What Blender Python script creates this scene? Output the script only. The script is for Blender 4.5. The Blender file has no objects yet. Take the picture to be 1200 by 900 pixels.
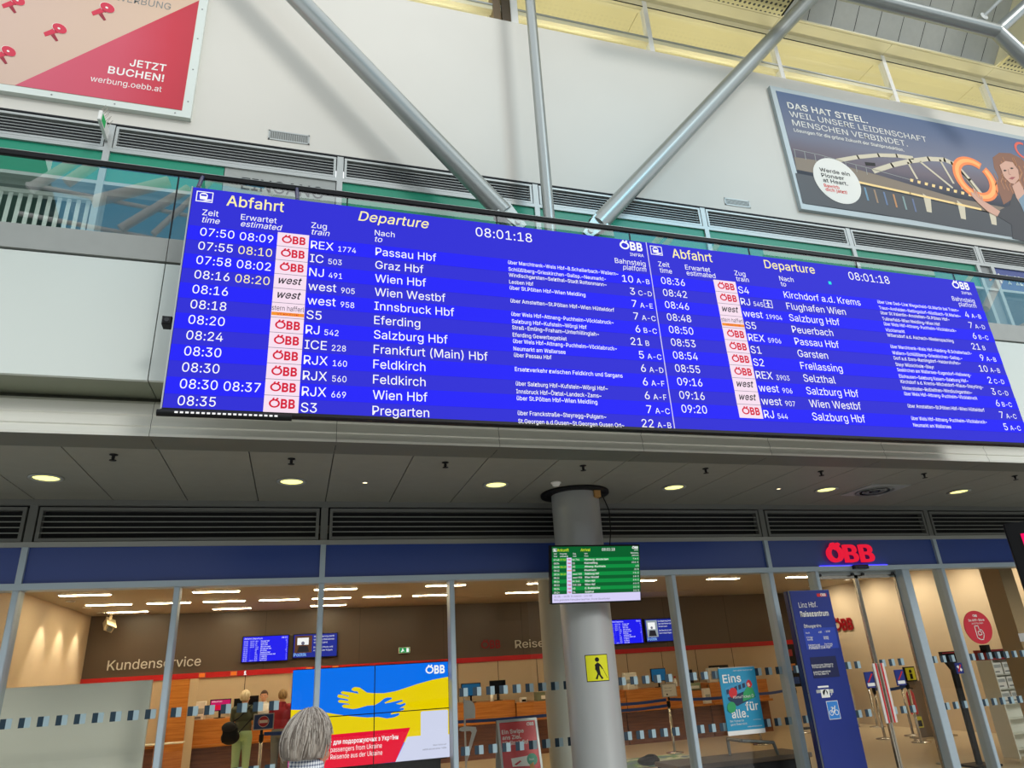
import bpy, bmesh, math, random
from mathutils import Matrix, Vector
R = math.radians
random.seed(7)
scene = bpy.context.scene
COL = scene.collection

# ------------------------------------------------------------------ camera, sky, sun, exposure
EYE = Vector((0.0, 0.0, 1.55))
PITCH, YAW, ROLL, FPX = R(22.2925), R(17.439), R(-3.5492), 818.74
_fwd = Vector((math.sin(YAW)*math.cos(PITCH), math.cos(YAW)*math.cos(PITCH), math.sin(PITCH)))
_rt = Vector((math.cos(YAW), -math.sin(YAW), 0))
_up = _rt.cross(_fwd)
CR = math.cos(ROLL)*_rt + math.sin(ROLL)*_up
CU = -math.sin(ROLL)*_rt + math.cos(ROLL)*_up
cam = bpy.data.cameras.new('camera')
cam.sensor_width = 36.0
cam.lens = 36.0*FPX/1200.0
cam.clip_end = 300
cam_o = bpy.data.objects.new('camera', cam)
COL.objects.link(cam_o)
cam_o.matrix_world = Matrix(((CR.x, CU.x, -_fwd.x, EYE.x), (CR.y, CU.y, -_fwd.y, EYE.y), (CR.z, CU.z, -_fwd.z, EYE.z), (0, 0, 0, 1)))
scene.camera = cam_o

world = bpy.data.worlds.new('overcast_daylight')
scene.world = world
world.use_nodes = True
bg = world.node_tree.nodes['Background']
bg.inputs[0].default_value = (0.93, 0.97, 1.0, 1)
bg.inputs[1].default_value = 1.4
sun = bpy.data.lights.new('skylight_sun', 'SUN')
sun.energy = 1.35
sun.angle = R(14)
sun.color = (1.0, 0.97, 0.92)
sun_o = bpy.data.objects.new('skylight_sun', sun)
COL.objects.link(sun_o)
sun_o.rotation_euler = Vector((-0.42, 0.84, -0.46)).to_track_quat('-Z', 'Y').to_euler()
vs = scene.view_settings
vs.view_transform = 'Standard'
vs.look = 'None'
vs.exposure = 0.0
vs.gamma = 1.0
vs.use_curve_mapping = False

# ------------------------------------------------------------------ materials
def lin(c):
    return tuple(((v/255)/12.92 if v/255 <= .04045 else ((v/255+.055)/1.055)**2.4) for v in c)
def mat(name, rgb, rough=.5, metal=0.0, noise=0.0, nscale=8.0, spec=.5, stretch=None):
    m = bpy.data.materials.new(name); m.use_nodes = True
    nt = m.node_tree; b = nt.nodes['Principled BSDF']
    c = lin(rgb)
    b.inputs['Base Color'].default_value = (*c, 1)
    b.inputs['Roughness'].default_value = rough
    b.inputs['Metallic'].default_value = metal
    b.inputs['Specular IOR Level'].default_value = spec
    if noise:
        tc = nt.nodes.new('ShaderNodeTexCoord'); mp = nt.nodes.new('ShaderNodeMapping')
        mp.inputs['Scale'].default_value = stretch or (1, 1, 1)
        n = nt.nodes.new('ShaderNodeTexNoise'); n.inputs['Scale'].default_value = nscale; n.inputs['Detail'].default_value = 4
        r = nt.nodes.new('ShaderNodeValToRGB')
        r.color_ramp.elements[0].position = .3; r.color_ramp.elements[1].position = .7
        r.color_ramp.elements[0].color = (*[v*(1-noise) for v in c], 1)
        r.color_ramp.elements[1].color = (*[min(1, v*(1+noise)) for v in c], 1)
        nt.links.new(tc.outputs['Object'], mp.inputs[0]); nt.links.new(mp.outputs[0], n.inputs['Vector'])
        nt.links.new(n.outputs['Fac'], r.inputs[0]); nt.links.new(r.outputs[0], b.inputs['Base Color'])
    return m
def emit(name, rgb, s=1.0, black=True):
    m = bpy.data.materials.new(name); m.use_nodes = True
    b = m.node_tree.nodes['Principled BSDF']
    b.inputs['Base Color'].default_value = (0.005, 0.005, 0.005, 1)
    b.inputs['Roughness'].default_value = .6
    b.inputs['Specular IOR Level'].default_value = .1
    b.inputs['Emission Color'].default_value = (*lin(rgb), 1)
    b.inputs['Emission Strength'].default_value = s
    m.cycles.emission_sampling = 'AUTO' if s > 1.5 else 'NONE'
    return m
def glass(name, tint=(1, 1, 1), ior=1.5, extra=0.0):
    m = bpy.data.materials.new(name); m.use_nodes = True
    nt = m.node_tree
    for n in list(nt.nodes):
        if n.type == 'BSDF_PRINCIPLED': nt.nodes.remove(n)
    out = nt.nodes['Material Output']
    t = nt.nodes.new('ShaderNodeBsdfTransparent'); t.inputs[0].default_value = (*tint, 1)
    g = nt.nodes.new('ShaderNodeBsdfGlossy'); g.inputs['Roughness'].default_value = 0.0
    fr = nt.nodes.new('ShaderNodeFresnel'); fr.inputs[0].default_value = ior
    mx = nt.nodes.new('ShaderNodeMixShader')
    ge = nt.nodes.new('ShaderNodeNewGeometry')          # the leaving face of the thin pane adds no second mirror image
    ad = nt.nodes.new('ShaderNodeMath'); ad.operation = 'ADD'; ad.inputs[1].default_value = extra; ad.use_clamp = True
    sb = nt.nodes.new('ShaderNodeMath'); sb.operation = 'SUBTRACT'; sb.inputs[0].default_value = 1
    ml = nt.nodes.new('ShaderNodeMath'); ml.operation = 'MULTIPLY'
    nt.links.new(fr.outputs[0], ad.inputs[0]); nt.links.new(ge.outputs['Backfacing'], sb.inputs[1])
    nt.links.new(ad.outputs[0], ml.inputs[0]); nt.links.new(sb.outputs[0], ml.inputs[1]); nt.links.new(ml.outputs[0], mx.inputs[0])
    nt.links.new(t.outputs[0], mx.inputs[1]); nt.links.new(g.outputs[0], mx.inputs[2]); nt.links.new(mx.outputs[0], out.inputs[0])
    return m
def wood(name, rgb, rgb2):
    m = bpy.data.materials.new(name); m.use_nodes = True
    nt = m.node_tree; b = nt.nodes['Principled BSDF']; b.inputs['Roughness'].default_value = .4
    tc = nt.nodes.new('ShaderNodeTexCoord'); mp = nt.nodes.new('ShaderNodeMapping'); mp.inputs['Scale'].default_value = (.6, 1, 9)
    n = nt.nodes.new('ShaderNodeTexNoise'); n.inputs['Scale'].default_value = 3.5; n.inputs['Detail'].default_value = 6
    r = nt.nodes.new('ShaderNodeValToRGB')
    r.color_ramp.elements[0].position = .35; r.color_ramp.elements[1].position = .65
    r.color_ramp.elements[0].color = (*lin(rgb), 1); r.color_ramp.elements[1].color = (*lin(rgb2), 1)
    nt.links.new(tc.outputs['Object'], mp.inputs[0]); nt.links.new(mp.outputs[0], n.inputs['Vector'])
    nt.links.new(n.outputs['Fac'], r.inputs[0]); nt.links.new(r.outputs[0], b.inputs['Base Color'])
    return m
def perforated(name, rgb):
    m = mat(name, rgb, .5)
    nt = m.node_tree; b = nt.nodes['Principled BSDF']
    tc = nt.nodes.new('ShaderNodeTexCoord'); mp = nt.nodes.new('ShaderNodeMapping'); mp.inputs['Scale'].default_value = (9, 9, 9)
    fr = nt.nodes.new('ShaderNodeVectorMath'); fr.operation = 'FRACTION'
    sb = nt.nodes.new('ShaderNodeVectorMath'); sb.operation = 'SUBTRACT'; sb.inputs[1].default_value = (.5, .5, 0)
    ml = nt.nodes.new('ShaderNodeVectorMath'); ml.operation = 'MULTIPLY'; ml.inputs[1].default_value = (1, 1, 0)
    ln = nt.nodes.new('ShaderNodeVectorMath'); ln.operation = 'LENGTH'
    lt = nt.nodes.new('ShaderNodeMath'); lt.operation = 'LESS_THAN'; lt.inputs[1].default_value = .27
    mx = nt.nodes.new('ShaderNodeMix'); mx.data_type = 'RGBA'
    mx.inputs[6].default_value = (*lin(rgb), 1); mx.inputs[7].default_value = (.07, .07, .06, 1)
    L = nt.links.new
    L(tc.outputs['Object'], mp.inputs[0]); L(mp.outputs[0], fr.inputs[0]); L(fr.outputs[0], sb.inputs[0]); L(sb.outputs[0], ml.inputs[0])
    L(ml.outputs[0], ln.inputs[0]); L(ln.outputs['Value'], lt.inputs[0]); L(lt.outputs[0], mx.inputs[0]); L(mx.outputs[2], b.inputs['Base Color'])
    return m
def ramp_z(name, stops, rough=.35, axis=2):
    m = mat(name, (128, 128, 128), rough); nt = m.node_tree; b = nt.nodes['Principled BSDF']
    tc = nt.nodes.new('ShaderNodeTexCoord'); sp = nt.nodes.new('ShaderNodeSeparateXYZ'); r = nt.nodes.new('ShaderNodeValToRGB')
    nz = nt.nodes.new('ShaderNodeTexNoise'); nz.inputs['Scale'].default_value = 3; nz.inputs['Detail'].default_value = 5
    ad = nt.nodes.new('ShaderNodeMath'); ad.operation = 'MULTIPLY_ADD'; ad.inputs[1].default_value = .16
    sb = nt.nodes.new('ShaderNodeMath'); sb.operation = 'SUBTRACT'; sb.inputs[1].default_value = .08
    els = r.color_ramp.elements
    while len(els) < len(stops): els.new(.5)
    for e, (p, c) in zip(els, stops): e.position = p; e.color = (*lin(c), 1)
    L = nt.links.new
    L(tc.outputs['Generated'], sp.inputs[0]); L(tc.outputs['Generated'], nz.inputs['Vector'])
    L(nz.outputs['Fac'], ad.inputs[0]); L(sp.outputs[axis], ad.inputs[2]); L(ad.outputs[0], sb.inputs[0]); L(sb.outputs[0], r.inputs[0]); L(r.outputs[0], b.inputs['Base Color'])
    return m

M = dict(
    wall=mat('white_wall_panel', (212, 209, 200), .55, noise=.02, nscale=.6),
    gloss=mat('gloss_white_panel', (214, 222, 216), .22, noise=.02, nscale=.5),
    cap=mat('grey_parapet_cap', (158, 162, 158), .5, noise=.03),
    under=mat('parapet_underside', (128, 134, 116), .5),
    fascia=mat('brushed_fascia_metal', (240, 241, 232), .25, .0, noise=.04, nscale=2, stretch=(.3, 1, 8)),
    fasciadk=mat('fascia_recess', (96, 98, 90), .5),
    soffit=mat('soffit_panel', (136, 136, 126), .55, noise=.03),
    black=mat('matt_black', (12, 13, 16), .5, spec=.25),
    blackgl=mat('gloss_black', (10, 11, 14), .2),
    darkback=mat('dark_louvre_back', (16, 19, 26), .7),
    alu=mat('grey_aluminium', (176, 180, 178), .4, .3),
    alulow=mat('blue_grey_aluminium', (184, 202, 214), .35, .15),
    aludk=mat('dark_aluminium', (128, 131, 130), .4, .2),
    green=mat('green_fascia', (0, 140, 108), .4),
    bluefas=mat('blue_fascia', (52, 78, 156), .3),
    bluesign=mat('blue_sign_panel', (48, 66, 138), .4),
    strut=mat('silver_painted_steel', (158, 163, 161), .33, .6),
    column=mat('grey_column_paint', (190, 194, 194), .34, .3, noise=.04, nscale=3, stretch=(1, 1, .3)),
    pillar=mat('pale_pillar', (204, 206, 196), .5),
    floor=mat('stone_floor', (186, 182, 172), .4, noise=.06, nscale=4),
    floorin=mat('beige_stone_floor', (206, 186, 150), .3, noise=.04, nscale=5),
    beige=mat('beige_wall', (214, 194, 164), .6, noise=.02, nscale=2),
    ceilin=mat('office_ceiling', (176, 166, 148), .7),
    brown=mat('brown_wall_panel', (96, 82, 70), .35),
    brownjoint=mat('brown_joint', (60, 50, 42), .5),
    red=mat('signal_red', (206, 22, 30), .4),
    darkred=mat('dark_red', (150, 18, 28), .4),
    woodo=wood('orange_wood', (186, 112, 40), (214, 140, 62)),
    woodb=wood('brown_wood', (112, 66, 40), (136, 84, 52)),
    white=mat('white_paint', (238, 238, 234), .5),
    paper=mat('paper_white', (236, 234, 226), .6),
    frost=mat('frosted_panel', (232, 232, 218), .35),
    steel=mat('polished_steel', (190, 184, 170), .25, .9),
    belt=mat('blue_belt', (30, 66, 140), .6),
    yellowc=mat('cream_ceiling', (232, 224, 188), .35),
    yellowp=perforated('perforated_cream', (226, 218, 172)),
    greyp=mat('grey_roof_panel', (176, 178, 172), .5, noise=.03),
    navy=mat('navy_totem', (24, 46, 130), .35),
    navydk=mat('navy_panel', (20, 34, 92), .3),
    e_white=emit('screen_white', (255, 255, 255), 1.0),
    e_warm=emit('screen_cream', (255, 243, 170), 1.0),
    e_b1=emit('screen_blue_bright', (30, 28, 250), 1.0),
    e_b2=emit('screen_blue_deep', (44, 42, 214), 1.0),
    e_pink=emit('screen_pale_pink', (248, 224, 240), 1.0),
    e_red=emit('screen_red', (214, 12, 50), 1.0),
    e_blk=emit('screen_black', (40, 38, 46), 1.0),
    e_org=emit('screen_orange', (246, 150, 40), 1.0),
    e_cyan=emit('screen_cyan', (30, 230, 230), 1.0),
    e_g1=emit('screen_green_bright', (4, 140, 62), 1.0),
    e_g2=emit('screen_green_deep', (0, 92, 42), 1.0),
    e_lav=emit('screen_lavender', (214, 208, 246), 1.0),
    e_yel=emit('screen_yellow', (206, 232, 40), 1.0),
    e_grey=emit('screen_grey', (110, 108, 130), 1.0),
    e_ublue=emit('wall_screen_blue', (0, 116, 246), 1.0),
    e_uyel=emit('wall_screen_yellow', (240, 212, 0), 1.0),
    e_ured=emit('wall_screen_red', (238, 6, 52), 1.0),
    e_uwhite=emit('wall_screen_white', (216, 220, 246), 1.0),
    e_navy=emit('screen_navy', (30, 44, 150), 1.0),
    e_photo=emit('screen_photo_grey', (150, 160, 170), 1.0),
    e_photo2=emit('screen_photo_brown', (96, 60, 40), 1.0),
    e_sky=emit('screen_light_blue', (140, 190, 250), 1.0),
    e_mag=emit('screen_magenta', (196, 20, 96), 1.0),
    e_hot=emit('screen_hot_pink', (255, 0, 96), 1.0),
    e_teal=emit('screen_teal', (20, 76, 110), 1.0),
    e_lamp=emit('linear_lamp', (255, 232, 190), 44.0),
    e_down=emit('downlight_disc', (255, 246, 140), 2.2),
    e_spot=emit('small_spot', (255, 225, 170), 4.0),
    e_sign=emit('lit_red_letters', (240, 30, 60), .9),
    e_glow=emit('blue_led_strip', (70, 60, 255), 3.0),
    e_amber=emit('amber_counter_lamp', (250, 120, 40), 1.0),
    e_exit=emit('exit_green', (30, 150, 80), 1.0),
    glass=glass('window_glass', (.96, .97, .96)),
    glassr=glass('balustrade_glass', (.90, .96, .93), 1.5, .17),
    skyglass=glass('blue_skylight_glass', (.42, .72, .86)),
    strip1=mat('marking_navy', (22, 52, 70), .5),
    strip2=mat('marking_grey_blue', (164, 190, 200), .5),
    handle=mat('handle_white', (230, 225, 220), .4),
)

# letter outlines of the plain grotesque used on the signs: per letter its advance, then its contours
GLYPHS = {
 '!': '00 .f/h.b3X/K3X/G/h /)-z.y-{.n.!.e.+.].4.X.?.V.K.X.W.].c.e.l.n.s.y.x/).y/5.x/@.s/I.l/Q.c/U.W/V.K/U.?/Q.4/I.+/@.!/5-{',
 '(': '0~ .|0;/,1U/K2p/y3w0X3w0+2c/i1J/_0;/h/:0(.20X,y/y,y/^-O/G.%/6.Y/*/1/!/d',
 ')': '0~ .G,y.y.4/8/;/A0;/71J.u2c.G3w/(3w/U2p/u1T0#0;/~/d/v///i.W/W.$/B-N/(,y',
 ',': '0( .H,b.g.j/P.j.w,b',
 '-': '2| 1c0a1c0(/90(/90a',
 '.': '0( /%-z.v-{.l.!.b.+.Y.4.U.?.T.K.U.W.Y.c.b.l.l.t.v.x/%.z/2.x/=.t/G.l/N.c/S.W/T.K/S.?/N.4/G.+/=.!/2-{',
 '/': '0f 0W3q.j-1.0-1/z3q',
 '0': '2| 0O-w0+-{/f.)/I.:/0.R.x.p.h/8.[/c.T06.R0k.T1C.[1s.h2A.x2f/13(/I3?/g3Q0+3[0O3`0s3[183Q1T3?1n3(2%2f262A2B1s2I1C2K0k2I062B/c26/82%.p1n.R1T.:18.)0t-{"0O.T0g.V0|._13.m1C/!1Q/;1[/W1d/x1h0A1j0k1h181d1^1[2!1Q2?1C2V132j0|2x0g3#0O3&073#/~2x/k2j/Z2V/M2?/B2!/:1^/618/40k/60A/:/x/B/W/M/;/Z/!/k.m/~._07.V',
 '1': '2| .o-~.o.Y2=.Y2=-~ 1$3X1$-~0@-~0@2w0=2w.y1x.y2b023X',
 '2': '2| .c-~.c.Q0V0Q1+1+1H1X1Q2)1P2;1L2K1E2Y1;2f102p0~2x0L3&093$0(2}/t2v/g2m/[2b/R2S/K2D/G23/F1|.e1|.g2=.n2X.y2q/-3+/@3=/V3K/p3V003]0M3`0k3]1*3V1C3L1Y3=1l3,1{2t2*2^212D232*2)1O1b0p0x/|/a._/a.[2;.[2;-~',
 '3': '2| 0F-w0(-y/g.!/L.,/3.8.{.H.i.[.[.r.R//.N/K/4/K/7/:/=/+/E.z/P.o/^.e/m.^0G.T1#.`14.h1A.s1L/#1T/31Y/D1Z/X1Y/k1T/|1M001C0?150K1#0V0k0^0Q0c050e/e0e/e1<112w112{.i2{.i3X2*3X2*3(0?1&0?120d131(1/1E1$1_0s1t0a2)0J25022=/u2?/X2</;25.}2(.e1t.O1_.=1F..1*.#0h-y',
 '4': '2| .J/0.J/f0d3X1H3X/4/n/4/k2S/k2S/0 1+-~1+/@1+/Y1+1O1i1O1i-~',
 '5': '2| 0I-w0,-y/m.!/S.-/=.;/*.K.v._.j.u.b/0._/I/A/I/D/:/I/-/Q.|/u._0I.T0^.U0p.Z1$.c14.n1A.|1K//1S/A1W/T1Y/j1W0!1R071K0I1@0Y130h1#0s0n0{0Z1#0F1%/o0y/G0c.f0j/&3X2#3X2#2{/_2{/M1>/O1>/z1V0Q1`0i1^1!1Y171R1J1H1[1<1k1.1x0z2(0h210S280>2<0&2=/k2:/K23/-2&.o1r.V1^.B1F.11+.$0j-z',
 '6': '2| 0N-w00-z/p.$/U.1/>.A/+.U.w.m.l/,.e/I.c/j.d0&.j0@.s0[/P1f0i3X1S3X/_0r/X0r/m11001D0W1K0v1I141B1M181c1)1u0s2(0]220C290&2;/e29/F21/)2%.l1r.T1_.@1G.01-.$0n-z"0N.R0b.T0t.Y1(.b16.l1A.y1K/,1S/>1W/P1X/e1W/z1S001K0A1A0P160^1(0h0t0p0b0u0N0v0;0u0*0p/v0i/h0^/[0Q/Q0B/J01/E/{/D/f/E/Q/J/>/Q/-/[.y/h.l/v.b0*.Y0;.T',
 '7': '2| /(-~1T2w1T2{.a2{.a3X2=3X2=2x/m-~',
 '8': '2| 0N-w0--y/k.!/O.-/6.;.~.L.m.a.a.w.X/4.V/N.W/d.]/x.d0/.n0@.z0P/,0^/<0i/M0q/a0v/a0x/H1$/412/#1E.s1[.l1t.i22.l2K.r2d.}2y/130/C3@/Y3M/r3W013^0N3`0l3^1+3W1C3M1Y3@1l301{2y2+2d212K2422211t2*1[1y1E1i121T1$1=0x1=0v1P0q1a0i1q0^2!0P2/0@290/2A/x2E/d2G/N2D/42=.w20.a1|.L1g.;1N.-12.!0p-y"0N.S0e.T0x.X1.._1=.h1J.r1T.~1]/11a/@1c/R1a/e1[/u1S0)1I061;0A1,0K0v0R0d0V0N0W0:0V0&0R/q0K/b0A/S06/I0)/A/u/</e/:/R/</@/@/1/H.~/R.r/`.h/o._0$.X09.T"0N131!1=101E1;1O1D1[1K1j1O1y1P2.1O2>1K2M1E2Z1<2g112q1#2x0N3&/y2x/l2q/a2g/X2Z/Q2M/M2>/L2./M1y/Q1j/X1[/b1O/m1E/z1=',
 '9': '2| 0N3`0m3]1.3U1G3I1_391r3$2%2i222N29202;1m291S24192+0{1L/p04-~/I-~1>0e1D0e100I0n060F0/0(01/i07/P0B/;0Q/)0d.v0z.k17.e1R.c1r.e24.l2Q.x2k/,3%/?3:/V3I/p3U003]"0N3&0;3%0*2}/v2u/h2j/[2^/Q2M/J2</F2*/D1r/F1]/J1J/Q18/[1)/h0y/v0n0*0g0;0b0N0`0b0b0t0f1(0n160x1B1)1K181S1I1W1[1X1p1W2)1S2<1K2M1B2]162j1(2u0t2}0b3%',
 ':': '0( /%-z.v-{.l.!.b.+.Y.4.U.?.T.K.U.W.Y.c.b.l.l.t.v.x/%.z/2.x/=.t/G.l/N.c/S.W/T.K/S.?/N.4/G.+/=.!/2-{ /%0|.v0}.l1%.b1-.Y17.U1A.T1M.U1Y.Y1e.b1o.l1v.v1z/%1|/21z/=1v/G1o/N1e/S1Y/T1M/S1A/N17/G1-/=1%/20}',
 'A': '3; .2-~053X1$3X3*-~2A-~101?0u2*0T390b390A2)0+1?.x-~ /5/U/5032(032(/U',
 'B': '3! ._-~._3X0^3X1!3V1A3P1Z3F1p382$3(232q2<2[2B2D2D2,2C1s2?1b291Q1v1/1L0x1L0s1]0q1m0k1}0b200V2=0H2H072Q0#2V/i2X/O2V/62P.{2F.f28.R2%.A1j.41N.*1-.#0d-~"/D.[0b.[1*._1F.f1[.s1j/&1s/:1u/P1t/a1p/q1h0#1_011Q0=1C0F120M0z0Q0e0S/D0S"/D1.0Z1.11191?1A1K1K1T1W1[1f1a1u1b2*1_2?1W2R1J2d172q0{2x0]2{/D2{',
 'C': '3Y 0x-w0M-{0%.)/^.;/>.S/!.r.i/:.W/e.N07.J0k.N1B.W1r.i2?/!2d/>3%/^3?0%3P0M3[0x3`1f3S1|3K253@2H322Y3!2j2m2w2X3%2C3.2+341n2N1n2;2A1w2c1L2x0x3!0Y2|0=2t0#2g/i2T/T2=/D1~/81^/118/.0k/10A/8/y/D/X/T/</i/$0#.o0>.b0Y.Z0x.W1L._1w.t2;/92N/h34/h3./N3%/72w.~2j.j2Z.W2H.H25.:1}./1g.&1N-|16-x',
 'D': '3Q 0G-~/&-~/&.[0C.[0k._11.g1O.t1i/*1}/A21/]2</}2C0D2E0l2C172<1Z211{1~2:1j2P1Q2c142p0o2x0I2{/#2{/#3X0M3X0~3T1L3J1s39272~2R2a2h2=2x1q3$1C3)0l3$092x/g2h/>2Q.v26.X1q.A1I.00y.$ /D3X/D-~._-~._3X',
 'E': '2Y ._-~._3X2*3X2*2{/D2{/D1/1u1/1u0Q/D0Q/D.[2-.[2--~',
 'F': '2P ._-~._3X2&3X2&2{/D2{/D1&1l1&1l0I/D0I/D-~',
 'G': '3d 0z-w0M-{0$.)/].;/=.S.~.r.h/;.W/e.M07.J0k.M1B.W1r.h2?.~2d/<3%/]3?0#3P0K3[0v3`143^1M3Y1f3S1}3I263>2I302[2|2k2k2x2V3&2A3/2+351o2N1o292?1v2b1L2w0v3!0X2|0=2t0!2g/h2T/T2>/D1~/81^/118/.0k/10A/8/y/D/X/T/</i/%0#.o0>.b0Z.Z0z.W19.Y1S.`1k.j2!.x24/-2B/B2M/Z2S/u2U062i031,031,0m390m390436/h3-/C2z.~2f.a2L.H2/.51j.&1E-z',
 'H': '3a ._-~._3X/D3X/D122>122>3X3#3X3#-~2>-~2>0T/D0T/D-~',
 'I': '1= .A-~.A.[/=.[/=2{.A2{.A3X0z3X0z2{0!2{0!.[0z.[0z-~',
 'J': '2B 0$-w/V-|/1.-.n.C.V.b.H/+.C/X.C/u/)/u/)/X/+/</3/#/A.m/R.`/h.W0$.T0=.W0R.`0e.m0r/#0z/<0}/X0}3X1b3X1b/X1^/+1O.b17.C0t.-0O-|',
 'K': '3. ///X//0D/R0r/v1@0@1j1~3X2w3X0S1$0P1$ ._-~._3X/D3X/D1`/C0M/D0-/D-~ 2*-~0(0p0P1F2x-~',
 'L': '2? ._-~._3X/D3X/D.[1{.[1{-~',
 'M': '4u ._-~._3X/`3X1%0&10/g1</B1H.w1S.S1D.S1O.v1[/@1h/f1r0&373X483X48-~3S-~3S143S1X3T2&3U2S3V3#3]3#3M2O3=1}3.1S3!141h-~1/-~/r14/g1R/X1{/H2N/73#/>3#/?2V/@2*/A1Y/A14/A-~',
 'N': '3g ._-~._3X/O3X1i0!1}/_2:/22T.Y2K.X2G/32E/e2E0/2E3X3*3X3*-~29-~0613/y1]/[23/32{/>2}/A26/C1Y/D14/D-~',
 'O': '3q 0x-w0M-{0%.)/^.;/>.S/!.r.i/:.W/e.N07.J0k.N1B.W1r.i2?/!2d/>3%/^3?0%3P0M3[0x3`1F3[1n3P263?2U3%2q2d3+2?3;1r3E1B3H0k3E073;/e3+/:2q.r2U.S26.;1n.)1F-{"0x.W19.Y1U.b1o.o2*/$2>/;2N/W2Z/x2c0A2e0k2c182Z1^2N2!2>2>2*2U1o2h1U2u192|0x3!0Y2|0>2t0#2h/i2U/U2>/D1~/81^/118/.0k/10A/8/x/D/W/U/</i/$0#.o0>.b0Y.Y',
 'P': '2t ._-~._3X0W3X0}3U1B3N1^3B1v322-2{2<2e2F2J2M2/2O1n2M1O2F142<0v2-0`1v0K1^0;1B0/0}0(0W0%/40%/40_0U0_0n0a1(0e1:0m1I0w1U1(1_171e1G1i1Y1j1n1i2$1e271_2H1U2V1I2c1:2n1(2u0n2z0T2{/D2{/D-~',
 'Q': '3q 0b/g1J/g2&.x26.d3/-M2G-M1l.=1].P 0x-w0M-{0%.)/^.;/>.S/!.r.i/:.W/e.N07.J0k.N1B.W1r.i2?/!2d/>3%/^3?0%3P0M3[0x3`1F3[1n3P263?2U3%2q2d3+2?3;1r3E1B3H0k3E073;/e3+/:2q.r2U.S26.;1n.)1F-{"0x.W19.Y1U.b1o.o2*/$2>/;2N/W2Z/x2c0A2e0k2c182Z1^2N2!2>2>2*2U1o2h1U2u192|0x3!0Y2|0>2t0#2h/i2U/U2>/D1~/81^/118/.0k/10A/8/x/D/W/U/</i/$0#.o0>.b0Y.Y',
 'R': '2x ._-~._3X0X3X0~3U1B3O1_3D1v342.2~2<2h2G2N2M232O1r2M1T2G192<0|2.0g1v0T1_0E1B0:0~040X02/&02/&0l0V0l0o0m1)0q1;0x1J1$1V101`1=1f1M1j1_1k1r1j2)1f2;1`2K1V2Y1J2e1;2o1(2u0o2z0U2{/D2{/D-~ 1s-~0R0Q1@0Q2c-~',
 'S': '2v 0L-u0(-w/d-}/G.+/-.9.t.J.c._.U.v.L/4.H/P///P/3/=/9/-/B.{/O.o/^.e/n.^0L.S0c.T0x.X1/._1@.h1N.r1Z/!1d/11j/A1l/R1j/b1f/p1^/{19090b0J0#0[/X0j/70z.y12.f1J.Z1g.V2*.X2F.a2`.n2w/!3//83?/Q3M/m3W0/3^0O3`0p3^123W1M3M1f3?1z3/2/2x2<2b2D2I2G201c201^2H1Q2[1?2l1)2x0k3!0M3%083#0$2}/o2w/`2o/R2e/H2X/@2K/<2=/:2./<1y/A1k/J1`/q1E0@160u1(1I0u1y0Z2A022H/|2M/i2N/R2L/72E.z28.c2(.M1o.;1T.-17-~0r-w',
 'T': '2x .B2{.B3X2W3X2W2{0n2{0n-~0--~0-2{',
 'U': '3a 0p-v0H-x0%.#/b.1/E.C/..Y.x.s.j/3.b/S._/u._3X/C3X/C/z/E/c/K/L/T/8/a/%/q.s0&.g0<.^0T.W0p.V1..W1F.^1].g1o.s1~/%2//827/L2=/c2?/z2?3X3#3X3#/u2}/S2u/32h.s2T.Y2=.C1}.11^.#1:-x',
 'V': '3; 08-~.23X.w3X0,0:0C/P0e.A0W.A0x/Q130:2A3X3*3X1&-~',
 'W': '5S /c-~.23X.u3X/k00/w/X0&/$01.J0).J04/$0?/X0L001C3X223X3)0035/X3A/$3L.J3C.J3N/$3Y/X3g004[3X5C3X3n-~2~-~2%1T1q2=1b361p361a2A1O1T0R-~',
 'X': '35 .4-~0E1-0E0X.?3X//3X/z2F081{0K1Z0`150T150i1Z0}1{1;2F2,3X2u3X0p0[0p103!-~24-~15/H0y/m0g0/0R0S0a0S0M000:/n/~/H.~-~',
 'Y': '33 07-~070<.23X.~3X0,1j0J150g0R0L0R0h161)1j233X2~3X0y0<0y-~',
 'Z': '2m .L-~.L.P0~271C2f1g371n2}1.2{0K2{.J2{.J3X2C3X2C3)/q/H/M.t/(.C.}.X/`.[0B.[2E.[2E-~',
 'a': '2; /h-u/P-w/:-{/$.&.o.1._.?.R.O.H.b.B.w.@/3.B/G.F/Y.M/i.W/v.c0#.q0-/D0?/z0H0V0O0v0W0|0]1!0c1$0l1$0n0x1:0]1S001]/]1S/=1>/+1!.K14.U1J.c1].r1l/%1x/92%/L2-0.260[211/1z1=1p1I1b1S1Q1[1>1a1&1c0h1c-~1%-~1%.V0}.V0i.;0C.!"/r.O0,.Q0?.U0P.^0_.g0k.s0t/#0{/31!/A1$/Q1$0*0p/~0S/x04/s/w/p/M/g/./R/(/I/#/=/!/0/-.k/I.V',
 'b': '2_ 0Q-v0<-w0)-{/t.%/Q.A/=.^/7.^/7-~.W-~.W3X/93X/91P/=1P/P1l/s2+0(210;250Q260p24102,1J1{1a1h1t1Q2(16230r2:0O2<0)2:/_23/;2(.w1u.[1b.D1J.211.$0q-x"0H.Q0_.S0s.Y1(.e17.s1C/(1M/<1T/R1X/k1Y0)1X0C1T0[1M0r1D1*181;1)1H0s1S0`1Y0H1[021Y/z1S/i1I/Z1</M1+/D0t/=0^/90D/80)/9/j/=/Q/D/:/N/%/Z.q/j.d/{.Y02.S',
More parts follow.
